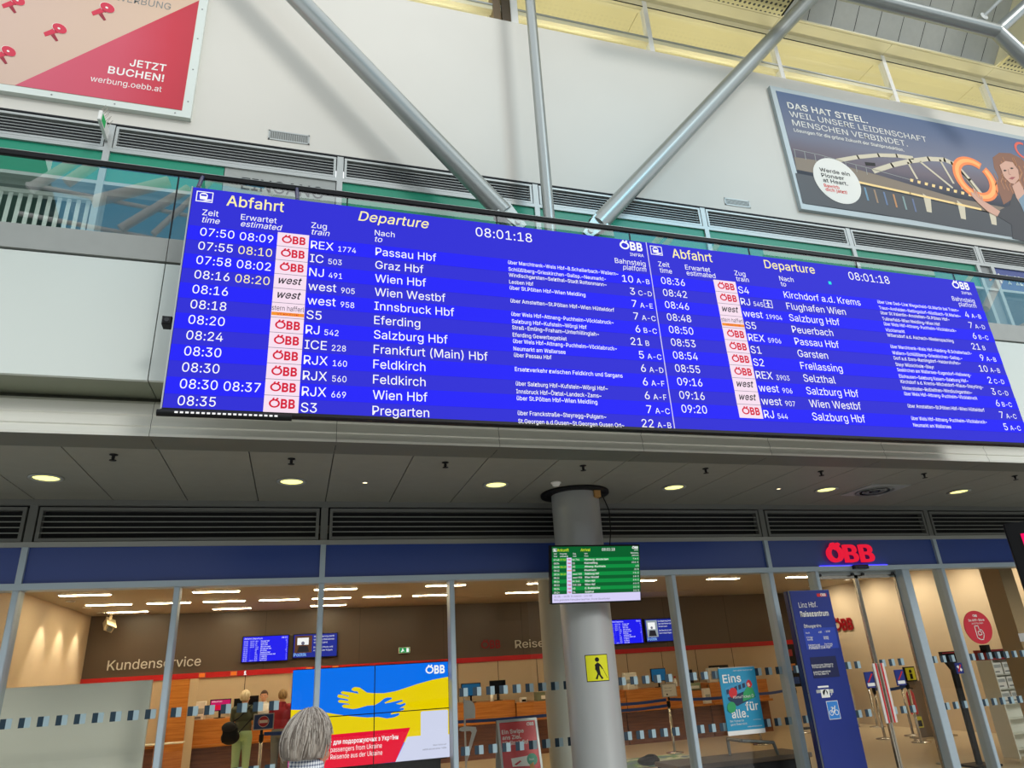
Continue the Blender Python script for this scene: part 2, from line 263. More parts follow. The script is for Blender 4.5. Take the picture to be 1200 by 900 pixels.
 'c': '2B 0;-v/v-y/W.$/<.2/#.E.k.].Z.x.N/;.G/^.D0&.G0M.N0q.Z14.k1O/#1g/<1z/W2,/v240;260q2/1B1v1f1S1|1%1@0s13120{1H0_1V0;1[0#1Y/k1R/X1G/I19/=1&/30o/-0X/)0@/&0&/)/k/-/R/3/</=/(/I.s/X.e/k.Y0#.S0;.P0`.V0|.e15.|1A/<1}/-1g.Z1C.70r-}',
 'd': '2_ 0/-v/m-x/P.$/6.2.|.D.i.[.Y.w.M/;.F/_.D0).F0O.M0r.Y16.i1Q.|1h/71{/P2,/m2400260F250Y210j2+101l1C1P1H1P1H3X2*3X2*-~1J-~1J.^1D.^10.A0i.%0X-{0E-w"09.Q0N.S0c.Y0t.d1&.q13/%1</:1C/Q1G/j1I0)1G0D1C0^1=0t131+1&1<0t1I0c1S0O1Y091[/~1Y/j1S/X1H/I1;/=1*/30r/-0[/)0C/&0)/)/k/-/R/4/</=/(/I.s/X.e/j.Y/~.S',
 'e': '2J 0@-v/y-y/X.$/<.2/!.E.k.].Z.x.N/;.G/^.D0&.F0L.N0o.Y13.j1N.~1f/:1y/U2+/t2409260w2,1.2#1@1u1P1g1`1U1m1B1w1+2!0m2(0O2)0.2)/q.n/q.n0I1d0I1G061E0N1A0e1;0z111/1%1>0t1K0c1T0O1Y091[0!1Y/l1T/Y1J/J1>/>1//40{/-0h/(0S/&0?/&/z/)/_/-/F/5/1/@.{/N.l/_.`/q.W0*.R0@.P0k.W1..l1C/02!.~1x.k1n.Y1a.I1Q.<1?.01,.%0r-{0Y-w',
 'f': '0k 0P210P1X.(1X.(21 .t-~.t2g.u2{.z31/&3A/23N/?3Y/N3c0&3n0J3k0`3e0O3/0C330/35/z33/l3//b3&/Z2x/V2j/U2Y/U-~',
 'g': '2` 0;,A/|,C/d,F/M,L.u,k.U-8/,-T/A-;/b-$0;,x0X,z0r-%1+-21;-C1E-[1H-x1H.g1C.g10.K0i.20X.,0E.(0/.&/m.)/Q.0/8.=.}.M.j.d.Y.}.M/?.F/b.D0+.F0Q.M0t.Y16.j1Q.}1h/71{/Q2,/n2400260F250Y210j2+111l1E1P1J1P1J212*212*-u2(-U1}-:1p-!1`,l1K,]14,P0v,H0Y,C"09.^0O.`0c.e0u.n1&.z13/.1=/@1D/U1H/n1I0-1H0G1D0_1=0u141,1(1<0u1I0d1S0O1Y091[/~1Y/k1S/X1I/I1;/=1+/40s/-0^/)0F/&0-/)/o/-/W/4/B/=///J.{/X.o/k.e0!.`',
 'h': '2P /90O/9-~.W-~.W3X/93X/910/-10/;1P/K1j/`1|/w2,04240O260i251#2/182&1J1v1Y1f1g1R1p1;1u0|1w0]1w-~19-~190W160t1/1/0~1A0m1O0W1W0>1Z0,1Y/x1U/i1N/Z1E/O1:/E1,/>0w/:0e',
 'i': '/o .W-~.W21/921/9-~ .w2r.l2s.b2w.X2~.Q3*.M33.K3>.M3I.Q3S.X3[.b3b.l3f.w3h/%3f/03b/93[/@3S/D3I/E3>/D33/@3*/92~/02w/%2s',
 'j': '/o .W21/921/9-`/7-I/3-5/--!/!,o.s,b.d,W.Q,O.=,K.%,I-t,I-t-%.#-%.4-(.A--.J-5.Q-@.U-O.W-a .v2r.k2s.a2w.W2~.Q3*.L33.K3>.L3I.Q3S.W3[.a3b.k3f.v3h/%3f/03b/93[/?3S/D3I/E3>/D33/?3*/92~/02w/%2s',
 'k': '23 /5/P/50@/@0@1-211z210#03/y03 .W-~.W3X/93X/9-~ 17-~/[0%0+0Q2*-~',
 'l': '0) /R-|/7-~.~.*.m.6.a.G.Y.^.W.w.W3X/93X/9/*/?.a/E.[/N.W/Y.V/h.W/r.X/}.$/j-}',
 'm': '4c .W-~.W21/721/718/318/91K/A1]/K1l/t2.0G280b250y2-101{1@1h1K1Q1R181I181O1I1W1Z1c1i232-2l283$2739223L2*3^1{3m1l3y1Y4%1D4+1,4-0l4--~3K-~3K0k3H1(3@1;341J3!1T2m1Z2Y1[2H1Z291W2,1Q1k131a0d1a-~1!-~1!0q0}1)0v1:0j1H0Z1S0H1Y031[/f1Q/X1I/N1?/E12/>1!/:0n/90Z/9-~',
 'n': '2P /90O/9-~.W-~.W21/721/710/-10/;1P/K1j/`1|/w2,04240O260i251#2/182&1J1v1Y1f1g1R1p1;1u0|1w0]1w-~19-~190W160t1/1/0~1A0m1O0W1W0>1Z0,1Y/x1U/i1N/Z1E/O1:/E1,/>0w/:0e',
 'o': '2U 0;-v/v-y/W.$/<.2/#.E.k.].Z.x.N/;.G/^.D0&.G0M.N0q.Z14.k1O/#1g/<1z/W2,/v240;260^240|2,1<1z1T1g1i1O1y142)0q210M230&21/^2)/;1y.x1i.]1T.E1<.20|.$0^-y"0;.P0S.S0i.Y0{.e1..s1;/(1D/<1K/R1O/k1P0&1O0@1K0X1D0o1;1&1.190{1G0i1R0S1Y0;1[0#1Y/k1R/X1G/I19/=1&/30o/-0X/)0@/&0&/)/k/-/R/3/</=/(/I.s/X.e/k.Y0#.S',
 'p': '2_ .W,I.W21/721/71P/=1P/P1l/s2+0(210;250Q260p24102,1J1{1a1h1t1Q2(16230r2:0O2<0)2:/_23/;2(.w1u.[1b.D1J.211.$0q-x0Q-v0<-w0)-{/u.%/Q.A/=.^/9.^/9,I"0H.Q0_.S0s.Y1(.e17.s1C/(1M/<1T/R1X/k1Y0)1X0C1T0[1M0r1D1*181;1)1H0s1S0`1Y0H1[021Y/z1S/i1I/Z1</M1+/D0t/=0^/90D/80)/9/j/=/Q/D/:/N/%/Z.q/j.d/{.Y02.S',
 'q': '2_ 2*,I1H,I1H.^1C.^10.A0i.%0X-{0E-w0/-v/m-x/P.$/6.2.|.D.i.[.Y.w.M/;.F/_.D0).F0O.M0r.Y16.i1Q.|1h/71{/P2,/m2400260F250Y210j2+101l1D1P1J1P1J212*21"09.Q0N.S0c.Y0t.d1&.q13/%1</:1C/Q1G/j1I0)1G0D1C0^1=0t131+1&1<0t1I0c1S0O1Y091[/~1Y/j1S/X1H/I1;/=1*/30r/-0[/)0C/&0)/)/k/-/R/4/</=/(/I.s/X.e/j.Y/~.S',
 'r': '0p .W-~.W21/721/71R/:1R/C1e/P1t/`2$/s2/0+250A270Q260`260`1S0R1U0;1W0*1U/v1R/g1L/Y1C/N19/E1-/>0z/:0k/90Y/9-~',
 's': '2! /~-v/e-w/L-{/7.$/#...o.:.a.H.T.X.K.l.F/$/$/2/,.z/6.k/C._/T.V/h.Q/}.O0:.Q0O.W0a.a0o.m0v.{0y/.0w/:0s/E0k/O0`/W0Q/^0@/c/]/r/=/|/!0,.k0<.]0O.T0f.Q1!.S18.Y1K.d1^.r1m/%1z/:2(/P20/i250&260@250V210k2*0|1}1/1r1<1e1U130y1%0s140k1A0`1M0P1V0>1]0&1_/n1]/Z1W/J1N/>1B/615/41%/50u/:0j/C0`/t0K0Q0=0r04100&1C/s1Q/a1Y/J1]/21Z.x1T.d1I.Q1;.A1*.40q.(0X-|0>-w',
 't': '0O 0821081X.(1X.(21 .d32/E32/E/)/F.v/I.i/O.`/W.Y/d.U/r.T0$.U06.X0A.#0,-{/p-z/Q-}/8.)/!.7.p.K.g.c.d/#',
 'u': '2P /~-y/f-{/N.#/:.-/(.9.u.I.h.^._.u.X/4.W/R.W21/921/9/W/;/</C/$/P.n/b.`/w.W04.T0F.U0V.Y0f.a0t.j1!.v1,/(13/818/K19/a19211w211w-~1;-~1;/!1D/!17._1%.E0n.30V.&0=-{',
 'v': '2; /k-~.321.w21/m/c0&.z0:.70#.707.z0L/c1B212)210N-~',
 'w': '47 /Q-~.921.z21/L0B/b/P/w.K/m.K0%/N0:0B0i211M211|0B24/O2H.K2=.K2S/N2i0B3;213}212d-~2%-~1P/t1B0M141)1%1d141d1%1)0t0M0e/t03-~',
 'x': '21 .7-~/s0F/s/s.?21/+21/Z1C/{0j0;0:/w0:060j0U1C1+211r210=/q0=0B1x-~10-~0S.x04/O/u/~09/~/z/O/[.x.~-~',
 'y': '2; .Q,M.`-&.j-%//-#/I-3/_-Y/k-}.321.w21/m/c0&.z0:.70#.706.z0L/c1B212)2108-C/y,n/R,P.~,G.d,I',
 'z': '22 .L-~.L.P0k1Q0k1T.R1T.R211_211_1]/E._/E.Z1e.Z1e-~',
 '~': '2| .V/^.W/x.]03.e0F.o0U.|0c/.0l/_0w010m0c0I1#021<0,1I0.1T031^0;1e0G1i0V1j0j2F0j2E0N2@08280$2./r1~/e1o/[1>/P0k/[0;/~/y08/b0>/T0=/I08/@00/90$/4/q/3/^',
 'Ä': '3; .2-~053X1$3X3*-~2A-~101?0u2*0T390b390A2)0+1?.x-~ /5/U/5032(032(/U 1I4<1>4>154A1,4H1$4P0}4Z0|4e0}4p1$4z1,5%155-1>501I521S501^5-1f5%1m4z1q4p1r4e1q4Z1m4P1f4H1^4A1S4> /p4</e4>/[4A/R4H/L4P/H4Z/F4e/H4p/L4z/R5%/[5-/e50/p52/{500(5-005%074z0;4p0<4e0;4Z074P004H0(4A/{4>',
 'Ö': '3q 0x-w0M-{0%.)/^.;/>.S/!.r.i/:.W/e.N07.J0k.N1B.W1r.i2?/!2d/>3%/^3?0%3P0M3[0x3`1F3[1n3P263?2U3%2q2d3+2?3;1r3E1B3H0k3E073;/e3+/:2q.r2U.S26.;1n.)1F-{"0x.W19.Y1U.b1o.o2*/$2>/;2N/W2Z/x2c0A2e0k2c182Z1^2N2!2>2>2*2U1o2h1U2u192|0x3!0Y2|0>2t0#2h/i2U/U2>/D1~/81^/118/.0k/10A/8/x/D/W/U/</i/$0#.o0>.b0Y.Y 1e4<1Y4>1P4A1G4H1A4P1=4Z1;4e1=4p1A4z1G5%1P5-1Y501e521p501y5-2%5%2,4z204p214e204Z2,4P2%4H1y4A1p4> 0/4<0$4>/w4A/o4H/h4P/d4Z/c4e/d4p/h4z/o5%/w5-0$500/520:500C5-0L5%0R4z0V4p0X4e0V4Z0R4P0L4H0C4A0:4>',
 'Ü': '3a 0p-v0H-x0%.#/b.1/E.C/..Y.x.s.j/3.b/S._/u._3X/C3X/C/z/E/c/K/L/T/8/a/%/q.s0&.g0<.^0T.W0p.V1..W1F.^1].g1o.s1~/%2//827/L2=/c2?/z2?3X3#3X3#/u2}/S2u/32h.s2T.Y2=.C1}.11^.#1:-x 1]4<1Q4>1H4A1?4H194P154Z134e154p194z1?5%1H5-1Q501]521g501q5-1y5%2#4z2(4p2)4e2(4Z2#4P1y4H1q4A1g4> 0&4</x4>/o4A/f4H/`4P/[4Z/Y4e/[4p/`4z/f5%/o5-/x500&5202500;5-0D5%0J4z0N4p0O4e0N4Z0J4P0D4H0;4A024>',
 'ß': '2p /A1|/A-~._-~._1|.c2O.p2v/*38/F3M/h3Z013`0F3^0]3Y0q3R1)3H1:3:1I3*1T2r1[2Z1^2?1V1q1F1S151<1.0}100r140g1:0^1X0C1|0(2=/`2D/P2H/?2I/+2G.r2B.^28.L2,.=1x.11f.(1P-}18-y0z-w0;.!/l.60&.m0E.]0v.T10.U1C.Z1R.c1_.n1e.{1h//1f/<1b/H1[/R1=/o0u0.0W0O0P0]0L0l0K0}0R1C0d1Z0u1s0}2:0z2P0s2c0g2q0V2z0E3#013%/v3!/d2w/T2j/I2W/C2?',
 'ä': '2; /h-u/P-w/:-{/$.&.o.1._.?.R.O.H.b.B.w.@/3.B/G.F/Y.M/i.W/v.c0#.q0-/D0?/z0H0V0O0v0W0|0]1!0c1$0l1$0n0x1:0]1S001]/]1S/=1>/+1!.K14.U1J.c1].r1l/%1x/92%/L2-0.260[211/1z1=1p1I1b1S1Q1[1>1a1&1c0h1c-~1%-~1%.V0}.V0i.;0C.!"/r.O0,.Q0?.U0P.^0_.g0k.s0t/#0{/31!/A1$/Q1$0*0p/~0S/x04/s/w/p/M/g/./R/(/I/#/=/!/0/-.k/I.V 0r2r0h2s0^2w0U2~0N3*0J330I3>0J3I0N3R0U3[0^3b0h3f0r3g0}3f1*3b133[193R1=3I1>3>1=33193*132~1*2w0}2s /<2r/22s/(2w.|2~.u3*.q33.p3>.q3I.u3R.|3[/(3b/23f/<3g/G3f/Q3b/Y3[/`3R/d3I/f3>/d33/`3*/Y2~/Q2w/G2s',
 'ö': '2U 0;-v/v-y/W.$/<.2/#.E.k.].Z.x.N/;.G/^.D0&.G0M.N0q.Z14.k1O/#1g/<1z/W2,/v240;260^240|2,1<1z1T1g1i1O1y142)0q210M230&21/^2)/;1y.x1i.]1T.E1<.20|.$0^-y"0;.P0S.S0i.Y0{.e1..s1;/(1D/<1K/R1O/k1P0&1O0@1K0X1D0o1;1&1.190{1G0i1R0S1Y0;1[0#1Y/k1R/X1G/I19/=1&/30o/-0X/)0@/&0&/)/k/-/R/3/</=/(/I.s/X.e/k.Y0#.S 1(2r0z2s0p2w0h2~0a3*0]330[3>0]3I0a3R0h3[0p3b0z3f1(3g133f1<3b1E3[1K3R1O3I1Q3>1O331K3*1E2~1<2w132s /O2r/D2s/:2w/22~/+3*/&33/%3>/&3I/+3R/23[/:3b/D3f/O3g/Y3f/d3b/l3[/s3R/w3I/x3>/w33/s3*/l2~/d2w/Y2s',
 'ü': '2P /~-y/f-{/N.#/:.-/(.9.u.I.h.^._.u.X/4.W/R.W21/921/9/W/;/</C/$/P.n/b.`/w.W04.T0F.U0V.Y0f.a0t.j1!.v1,/(13/818/K19/a19211w211w-~1;-~1;/!1D/!17._1%.E0n.30V.&0=-{ 1%2r0w2s0n2w0e2~0_3*0Z330X3>0Z3I0_3R0e3[0n3b0w3f1%3g103f1:3b1B3[1I3R1M3I1N3>1M331I3*1B2~1:2w102s /L2r/B2s/82w//2~/)3*/$33/#3>/$3I/)3R//3[/83b/B3f/L3g/W3f/a3b/j3[/p3R/t3I/u3>/t33/p3*/j2~/a2w/W2s',
 'Д': '49 .B,l.B.[.l.[/(.y/</K/L03/X17/j3X3;3X3;.[3u.[3u,l36,l36-~/$-~/$,l"/Z.[2V.[2V2{0I2{0<17000./x/6/p.}/f.j',
 'У': '2l .z-~.z.[/A.[/k.d/t.k/|.t0$/!0//;.23X.z3X/b1w0$1+0=0C0T/]0B/]0e0b131w1q3X2Z3X0a.w0H.J0>.?02.50#.-/n.&/X.!/@-~',
 'а': '2; /h-u/P-w/:-{/$.&.o.1._.?.R.O.H.b.B.w.@/3.B/G.F/Y.M/i.W/v.c0#.q0-/D0?/z0H0V0O0v0W0|0]1!0c1$0l1$0n0x1:0]1S001]/]1S/=1>/+1!.K14.U1J.c1].r1l/%1x/92%/L2-0.260[211/1z1=1p1I1b1S1Q1[1>1a1&1c0h1c-~1%-~1%.V0}.V0i.;0C.!"/r.O0,.Q0?.U0P.^0_.g0k.s0t/#0{/31!/A1$/Q1$0*0p/~0S/x04/s/w/p/M/g/./R/(/I/#/=/!/0/-.k/I.V',
 'г': '1A 1321131T/91T/9-~.W-~.W21',
 'д': '2b ./,k./.Z.N.Z.d.u.r/;.}/l/)0S/5211v211v.Z2T.Z2T,k1s,k1s-~.m-~.m,k"/9.Z18.Z181T/n1T/e0S/V/F/N/*/E.o',
 'ж': '43 .7-~/v0-.921/%210I0F0i0F0i211J211J0F1h0F3/213y212<0-3{-~30-~1h/j1J/j1J-~0i-~0i/j0K/j/%-~',
 'з': '1i /s-z/Y-{/B.!/,.*.u.3.d.?.U.M.J.^.D.o.A/%/$/%/(.u/0.j/<.`/L.X/_.S/s.Q0-.S0?.Y0O.d0[.p0c/!0f/40c/E0[/T0N/b0</k0&/q/k/s/Q/s/Q0E/k0E0!0G050L0E0U0Q0b0X0p0Z1$0X150R1C0H1O0;1X0+1^/u1`/b1^/P1X/A1P/41F/-19/*1*.J1*.L1>.R1P.^1a.k1o.{1{/22)/G20/^24/u2601240H2/0[2(0n1y0|1l1,1^141L191;1;1(190o120]1%0L0s0@0b070M010M0.0i0(0~/z14/l1@/Z1G/F1J//1H.w1B.e17.R1*.C0u.60a.,0J.#02-{',
 'и': '2Q 1x-~19-~191!161!/6-~.W-~.W21/921/9///=//1=211x21',
 'к': '2. .W-~.W21/921/90C/`0C11212#210A002%-~13-~/o/g/9/g/9-~',
 'л': '2F .(-~.(.Z.6.Z.R.b.f.y.q/L.w0?.~211n211n-~1/-~1/1T/]1T/V0)/H.w/?.]/4.G/$.7.o.+.X.#.=-~',
 'м': '3s .W-~.W21/W210T/p0c/K0n/+0v.i0~.K0t.K0{.h1&/+12/K1@/p2<213=213=-~2[-~2[012[0Y2]1$2]1L2^1t2e1t2U1=2E0i2/0217-~0]-~/d02/N0i/=1=/-1t/61t/71O/81(/80Z/801/8-~',
 'н': '2O 1F0K1F/o/*/o/*0K /921/9-~.W-~.W21 1v211v-~18-~1821',
 'о': '2U 0;-v/v-y/W.$/<.2/#.E.k.].Z.x.N/;.G/^.D0&.G0M.N0q.Z14.k1O/#1g/<1z/W2,/v240;260^240|2,1<1z1T1g1i1O1y142)0q210M230&21/^2)/;1y.x1i.]1T.E1<.20|.$0^-y"0;.P0S.S0i.Y0{.e1..s1;/(1D/<1K/R1O/k1P0&1O0@1K0X1D0o1;1&1.190{1G0i1R0S1Y0;1[0#1Y/k1R/X1G/I19/=1&/30o/-0X/)0@/&0&/)/k/-/R/3/</=/(/I.s/X.e/k.Y0#.S',
 'п': '2N 1u211u-~17-~171T/91T/9-~.W-~.W21',
 'р': '2_ .W,I.W21/721/71P/=1P/P1l/s2+0(210;250Q260p24102,1J1{1a1h1t1Q2(16230r2:0O2<0)2:/_23/;2(.w1u.[1b.D1J.211.$0q-x0Q-v0<-w0)-{/u.%/Q.A/=.^/9.^/9,I"0H.Q0_.S0s.Y1(.e17.s1C/(1M/<1T/R1X/k1Y0)1X0C1T0[1M0r1D1*181;1)1H0s1S0`1Y0H1[021Y/z1S/i1I/Z1</M1+/D0t/=0^/90D/80)/9/j/=/Q/D/:/N/%/Z.q/j.d/{.Y02.S',
 'у': '2; .Q,M.`-&.j-%//-#/I-3/_-Y/k-}.321.w21/m/c0&.z0:.70#.706.z0L/c1B212)2108-C/y,n/R,P.~,G.d,I',
 'х': '21 .7-~/s0F/s/s.?21/+21/Z1C/{0j0;0:/w0:060j0U1C1+211r210=/q0=0B1x-~10-~0S.x04/O/u/~09/~/z/O/[.x.~-~',
 'ч': '2G 02/=/e/A/@/M/!/a.i/}.[0D.W0o.W21/921/90o/;0T/C0?/Q0//c0#/w/y02/w0u/~1U031U/V1./I0a/A 10-~10211n211n-~',
 'ю': '4I .W-~.W21/621/6-~ /(/j/(0E0W0E0W/j 2/-v1j-y1J.$1/.20s.E0_.]0N.x0A/;0:/^080&0:0M0A0q0N140_1O0s1g1/1z1J2,1j242/262P242o2,3/1z3G1g3[1O3m143y0q4#0M4%0&4#/^3y/;3m.x3[.]3G.E3/.22o.$2P-y"2/.P2G.S2].Y2o.e2~.s3./(38/<3>/R3B/k3D0&3B0@3>0X380o3.1&2~192o1G2]1R2G1Y2/1[1s1Y1_1R1L1G1=19101&1&0o0|0X0x0@0w0&0x/k0|/R1&/<10/(1=.s1L.e1_.Y1s.S',
 'я': '27 1^-~0|-~0|1W0#1W/c1U/J1O/91F/-18/%1(/#0p/%0]/-0L/90?/K05/c0/0#0.1;0.1;/U/|/U/M/Y/(/e.g/v.R02.F0N.B0p.F16.R1S.g1l/(2!/M2./|211^21 .x-~.1-~/A/t0*/t',
 'ї': '/o .W-~.W21/921/9-~ /d2r/X2s/O2w/F2~/?3*/;33/:3>/;3I/?3R/F3[/O3b/X3f/d3g/n3f/x3b0#3[0+3R0/3I003>0/330+3*0#2~/x2w/n2s ..2r.!2s-v2w-m2~-g3*-c33-a3>-c3I-g3R-m3[-v3b.!3f..3g.93f.B3b.J3[.Q3R.U3I.V3>.U33.Q3*.J2~.B2w.92s',
}
SPACE = 0.188
ALPHA = '!#$%&()*+,-./0123456789:;<=>?@ABCDEFGHIJKLMNOPQRSTUVWXYZ[]^_`abcdefghijklmnopqrstuvwxyz{|}~'
# ------------------------------------------------------------------ geometry helpers
def ray(x, y):
    return (_fwd + CR*((x-600)/FPX) - CU*((y-450)/FPX))
def at(x, y, Y):
    d = ray(x, y); return EYE + d*(Y/d.y)
def atz(x, y, Z):
    d = ray(x, y); return EYE + d*((Z-EYE.z)/d.z)

_tcache = {}; _gcache = {}
def _dec(s):
    n = len(ALPHA); return (ALPHA.index(s[0])*n+ALPHA.index(s[1])-1000)/1000
def one_glyph(ch, bold):
    """triangulated letter: every outline is filled together with its own counters"""
    if (ch, bold) not in _gcache:
        groups = GLYPHS[ch].split(' '); vs_, fs = [], []
        for g in groups[1:]:
            cu = bpy.data.curves.new('tmp_text', 'CURVE'); cu.dimensions = '2D'; cu.fill_mode = 'BOTH'; cu.offset = bold
            for c in g.split('"'):
                pts = [(_dec(c[i:i+2]), _dec(c[i+2:i+4])) for i in range(0, len(c), 4)]
                sp = cu.splines.new('POLY'); sp.points.add(len(pts)-1); sp.use_cyclic_u = True
                for q, (a, b_) in zip(sp.points, pts): q.co = (a, b_, 0, 1)
            o = bpy.data.objects.new('tmp_text', cu); me = bpy.data.meshes.new_from_object(o); k = len(vs_)
            vs_ += [(v.co.x, v.co.y) for v in me.vertices]
            fs += [tuple(k+i for i in (p.vertices if p.normal.z > 0 else reversed(p.vertices))) for p in me.polygons]
            bpy.data.objects.remove(o); bpy.data.curves.remove(cu); bpy.data.meshes.remove(me)
        _gcache[(ch, bold)] = (vs_, fs, _dec(groups[0]))
    return _gcache[(ch, bold)]
def glyphs(s, bold=0.0, shear=0.0):
    """flat triangulated lettering for a string at size 1"""
    key = (s, bold, shear)
    if key not in _tcache:
        x, vs_, fs = 0.0, [], []
        for ch in s:
            if ch not in GLYPHS: x += SPACE; continue
            v_, f_, adv = one_glyph(ch, bold); k = len(vs_)
            vs_ += [(x+a+b_*shear, b_) for a, b_ in v_]; fs += [tuple(k+i for i in f) for f in f_]
            x += adv+bold*1.2
        _tcache[key] = (vs_, fs)
    return _tcache[key]
_h = glyphs('H')[0]
CAP = max(v[1] for v in _h) - min(v[1] for v in _h)

class MB:
    def __init__(s, xf=None):
        s.v = []; s.f = []; s.m = []; s.sm = []; s.mats = []; s.xf = xf
    def mi(s, m):
        if isinstance(m, str): m = M[m]
        if m not in s.mats: s.mats.append(m)
        return s.mats.index(m)
    def add(s, vs_, fs, m, smooth=False):
        b = len(s.v); k = s.mi(m)
        if s.xf is not None: vs_ = [s.xf @ Vector(p) for p in vs_]
        s.v += [tuple(p) for p in vs_]
        for f in fs:
            s.f.append(tuple(b+i for i in f)); s.m.append(k); s.sm.append(smooth)
        return s
    def box(s, x0, x1, y0, y1, z0, z1, m):
        return s.add([(x0, y0, z0), (x1, y0, z0), (x1, y1, z0), (x0, y1, z0), (x0, y0, z1), (x1, y0, z1), (x1, y1, z1), (x0, y1, z1)],
                     [(0, 3, 2, 1), (4, 5, 6, 7), (0, 1, 5, 4), (1, 2, 6, 5), (2, 3, 7, 6), (3, 0, 4, 7)], m)
    def cbox(s, x0, x1, y0, y1, z0, z1, m, c=.01):
        """box with chamfered front edges (front is low y)"""
        a = [(x0, z0), (x1, z0), (x1, z1), (x0, z1)]
        b = [(x0+c, z0+c), (x1-c, z0+c), (x1-c, z1-c), (x0+c, z1-c)]
        vs_ = [(x, y1, z) for x, z in a] + [(x, y0+c, z) for x, z in a] + [(x, y0, z) for x, z in b]
        fs = [(0, 3, 2, 1), (8, 9, 10, 11)]
        for i in range(4):
            j = (i+1) % 4
            fs += [(i, j, 4+j, 4+i), (4+i, 4+j, 8+j, 8+i)]
        return s.add(vs_, fs, m)
    def plate(s, pts, y0, y1, m):
        """polygon in x,z extruded between y0 (front) and y1"""
        n = len(pts)
        ar = sum(pts[i][0]*pts[(i+1) % n][1]-pts[(i+1) % n][0]*pts[i][1] for i in range(n))
        if ar < 0: pts = pts[::-1]
        vs_ = [(x, y0, z) for x, z in pts] + [(x, y1, z) for x, z in pts]
        fs = [tuple(range(n)), tuple(range(2*n-1, n-1, -1))]
        for i in range(n):
            j = (i+1) % n; fs.append((j, i, n+i, n+j))
        return s.add(vs_, fs, m)
    def pplate(s, pxs, Y, m, t=.002):
        """polygon traced as points on the plane y = Y, with real thickness t"""
        P = [at(x, y, Y) for x, y in pxs]
        return s.plate([(p.x, p.z) for p in P], Y-t, Y, m)
    def pline(s, pxs, w, Y, m, t=.002):
        P = [at(x, y, Y) for x, y in pxs]
        for a, b in zip(P, P[1:]):
            d = Vector((b.x-a.x, b.z-a.z)); 
            if d.length < 1e-6: continue
            n = Vector((-d.y, d.x)).normalized()*w/2; d = d.normalized()*w*.2
            s.plate([(a.x-d.x+n.x, a.z-d.y+n.y), (a.x-d.x-n.x, a.z-d.y-n.y), (b.x+d.x-n.x, b.z+d.y-n.y), (b.x+d.x+n.x, b.z+d.y+n.y)], Y-t, Y, m)
    def disc(s, cx, cz, r, y0, y1, m, n=40, rz=None, a0=0, a1=None):
        rz = rz or r
        if a1 is None: pts = [(cx+r*math.cos(2*math.pi*i/n), cz+rz*math.sin(2*math.pi*i/n)) for i in range(n)]
        else: pts = [(cx+r*math.cos(a0+(a1-a0)*i/n), cz+rz*math.sin(a0+(a1-a0)*i/n)) for i in range(n+1)]
        return s.plate(pts, y0, y1, m)
    def ring(s, cx, cz, r, w, y0, y1, m, a0=0.0, a1=2*math.pi, n=36, rz=None):
        k = (rz or r)/r
        for i in range(n):
            a, b = a0+(a1-a0)*i/n, a0+(a1-a0)*(i+1)/n
            q = [(cx+rr*math.cos(t), cz+k*rr*math.sin(t)) for rr, t in ((r, a), (r, b), (r-w, b), (r-w, a))]
            s.plate(q, y0, y1, m)
    def tube(s, p0, p1, r, m, n=16, r2=None, smooth=True):
        p0, p1 = Vector(p0), Vector(p1); r2 = r if r2 is None else r2
        d = (p1-p0).normalized(); u = d.orthogonal().normalized(); w = d.cross(u)
        vs_ = []
        for p, q in ((p0, r), (p1, r2)):
            vs_ += [p+(u*math.cos(2*math.pi*i/n)+w*math.sin(2*math.pi*i/n))*q for i in range(n)]
        s.add(vs_, [(i, (i+1) % n, n+(i+1) % n, n+i) for i in range(n)], m, smooth)
        s.add(vs_, [tuple(range(n-1, -1, -1)), tuple(range(n, 2*n))], m)
        return s
    def path(s, pts, r, m, n=8):
        for a, b in zip(pts, pts[1:]): s.tube(a, b, r, m, n)
        for p in pts[1:-1]: s.ell(p, r, r, r, m, 8, 6)
        return s
    def lathe(s, prof, c, m, n=32, smooth=True):
        vs_ = [(c[0]+r*math.cos(2*math.pi*i/n), c[1]+r*math.sin(2*math.pi*i/n), c[2]+z) for r, z in prof for i in range(n)]
        fs = [(k*n+i, k*n+(i+1) % n, (k+1)*n+(i+1) % n, (k+1)*n+i) for k in range(len(prof)-1) for i in range(n)]
        return s.add(vs_, fs, m, smooth)
    def ell(s, c, rx, ry, rz, m, n=16, k=10, rot=None):
        vs_ = []; 
        for j in range(k+1):
            th = math.pi*j/k
            for i in range(n):
                ph = 2*math.pi*i/n
                p = Vector((rx*math.sin(th)*math.cos(ph), ry*math.sin(th)*math.sin(ph), rz*math.cos(th)))
                if rot is not None: p = rot @ p
                vs_.append((c[0]+p.x, c[1]+p.y, c[2]+p.z))
        fs = [(j*n+i, (j+1)*n+i, (j+1)*n+(i+1) % n, j*n+(i+1) % n) for j in range(k) for i in range(n)]
        return s.add(vs_, fs, m, True)
    def text(s, t, x, z, y, cap, m, w=None, align='L', bold=0.0, shear=0.0):
        """lettering on the plane y, baseline z, cap height cap; w fits the width"""
        vs_, fs = glyphs(t, bold, shear)
        if not vs_: return s
        x0 = min(v[0] for v in vs_); x1 = max(v[0] for v in vs_)
        sz = cap/CAP; sx = sz if w is None else w/max(1e-6, x1-x0)
        W = (x1-x0)*sx
        ox = x - {'L': 0, 'C': W/2, 'R': W}[align]
        return s.add([(ox+(v[0]-x0)*sx, y, z+v[1]*sz) for v in vs_], fs, m)
    def ptext(s, t, a, b, Y, cap, m, bold=0.0, shear=0.0):
        """lettering whose baseline runs between two points of the plane y = Y"""
        p, q = at(a[0], a[1], Y), at(b[0], b[1], Y)
        return s.text(t, p.x, (p.z+q.z)/2, Y-.003, cap, m, w=q.x-p.x, bold=bold, shear=shear)
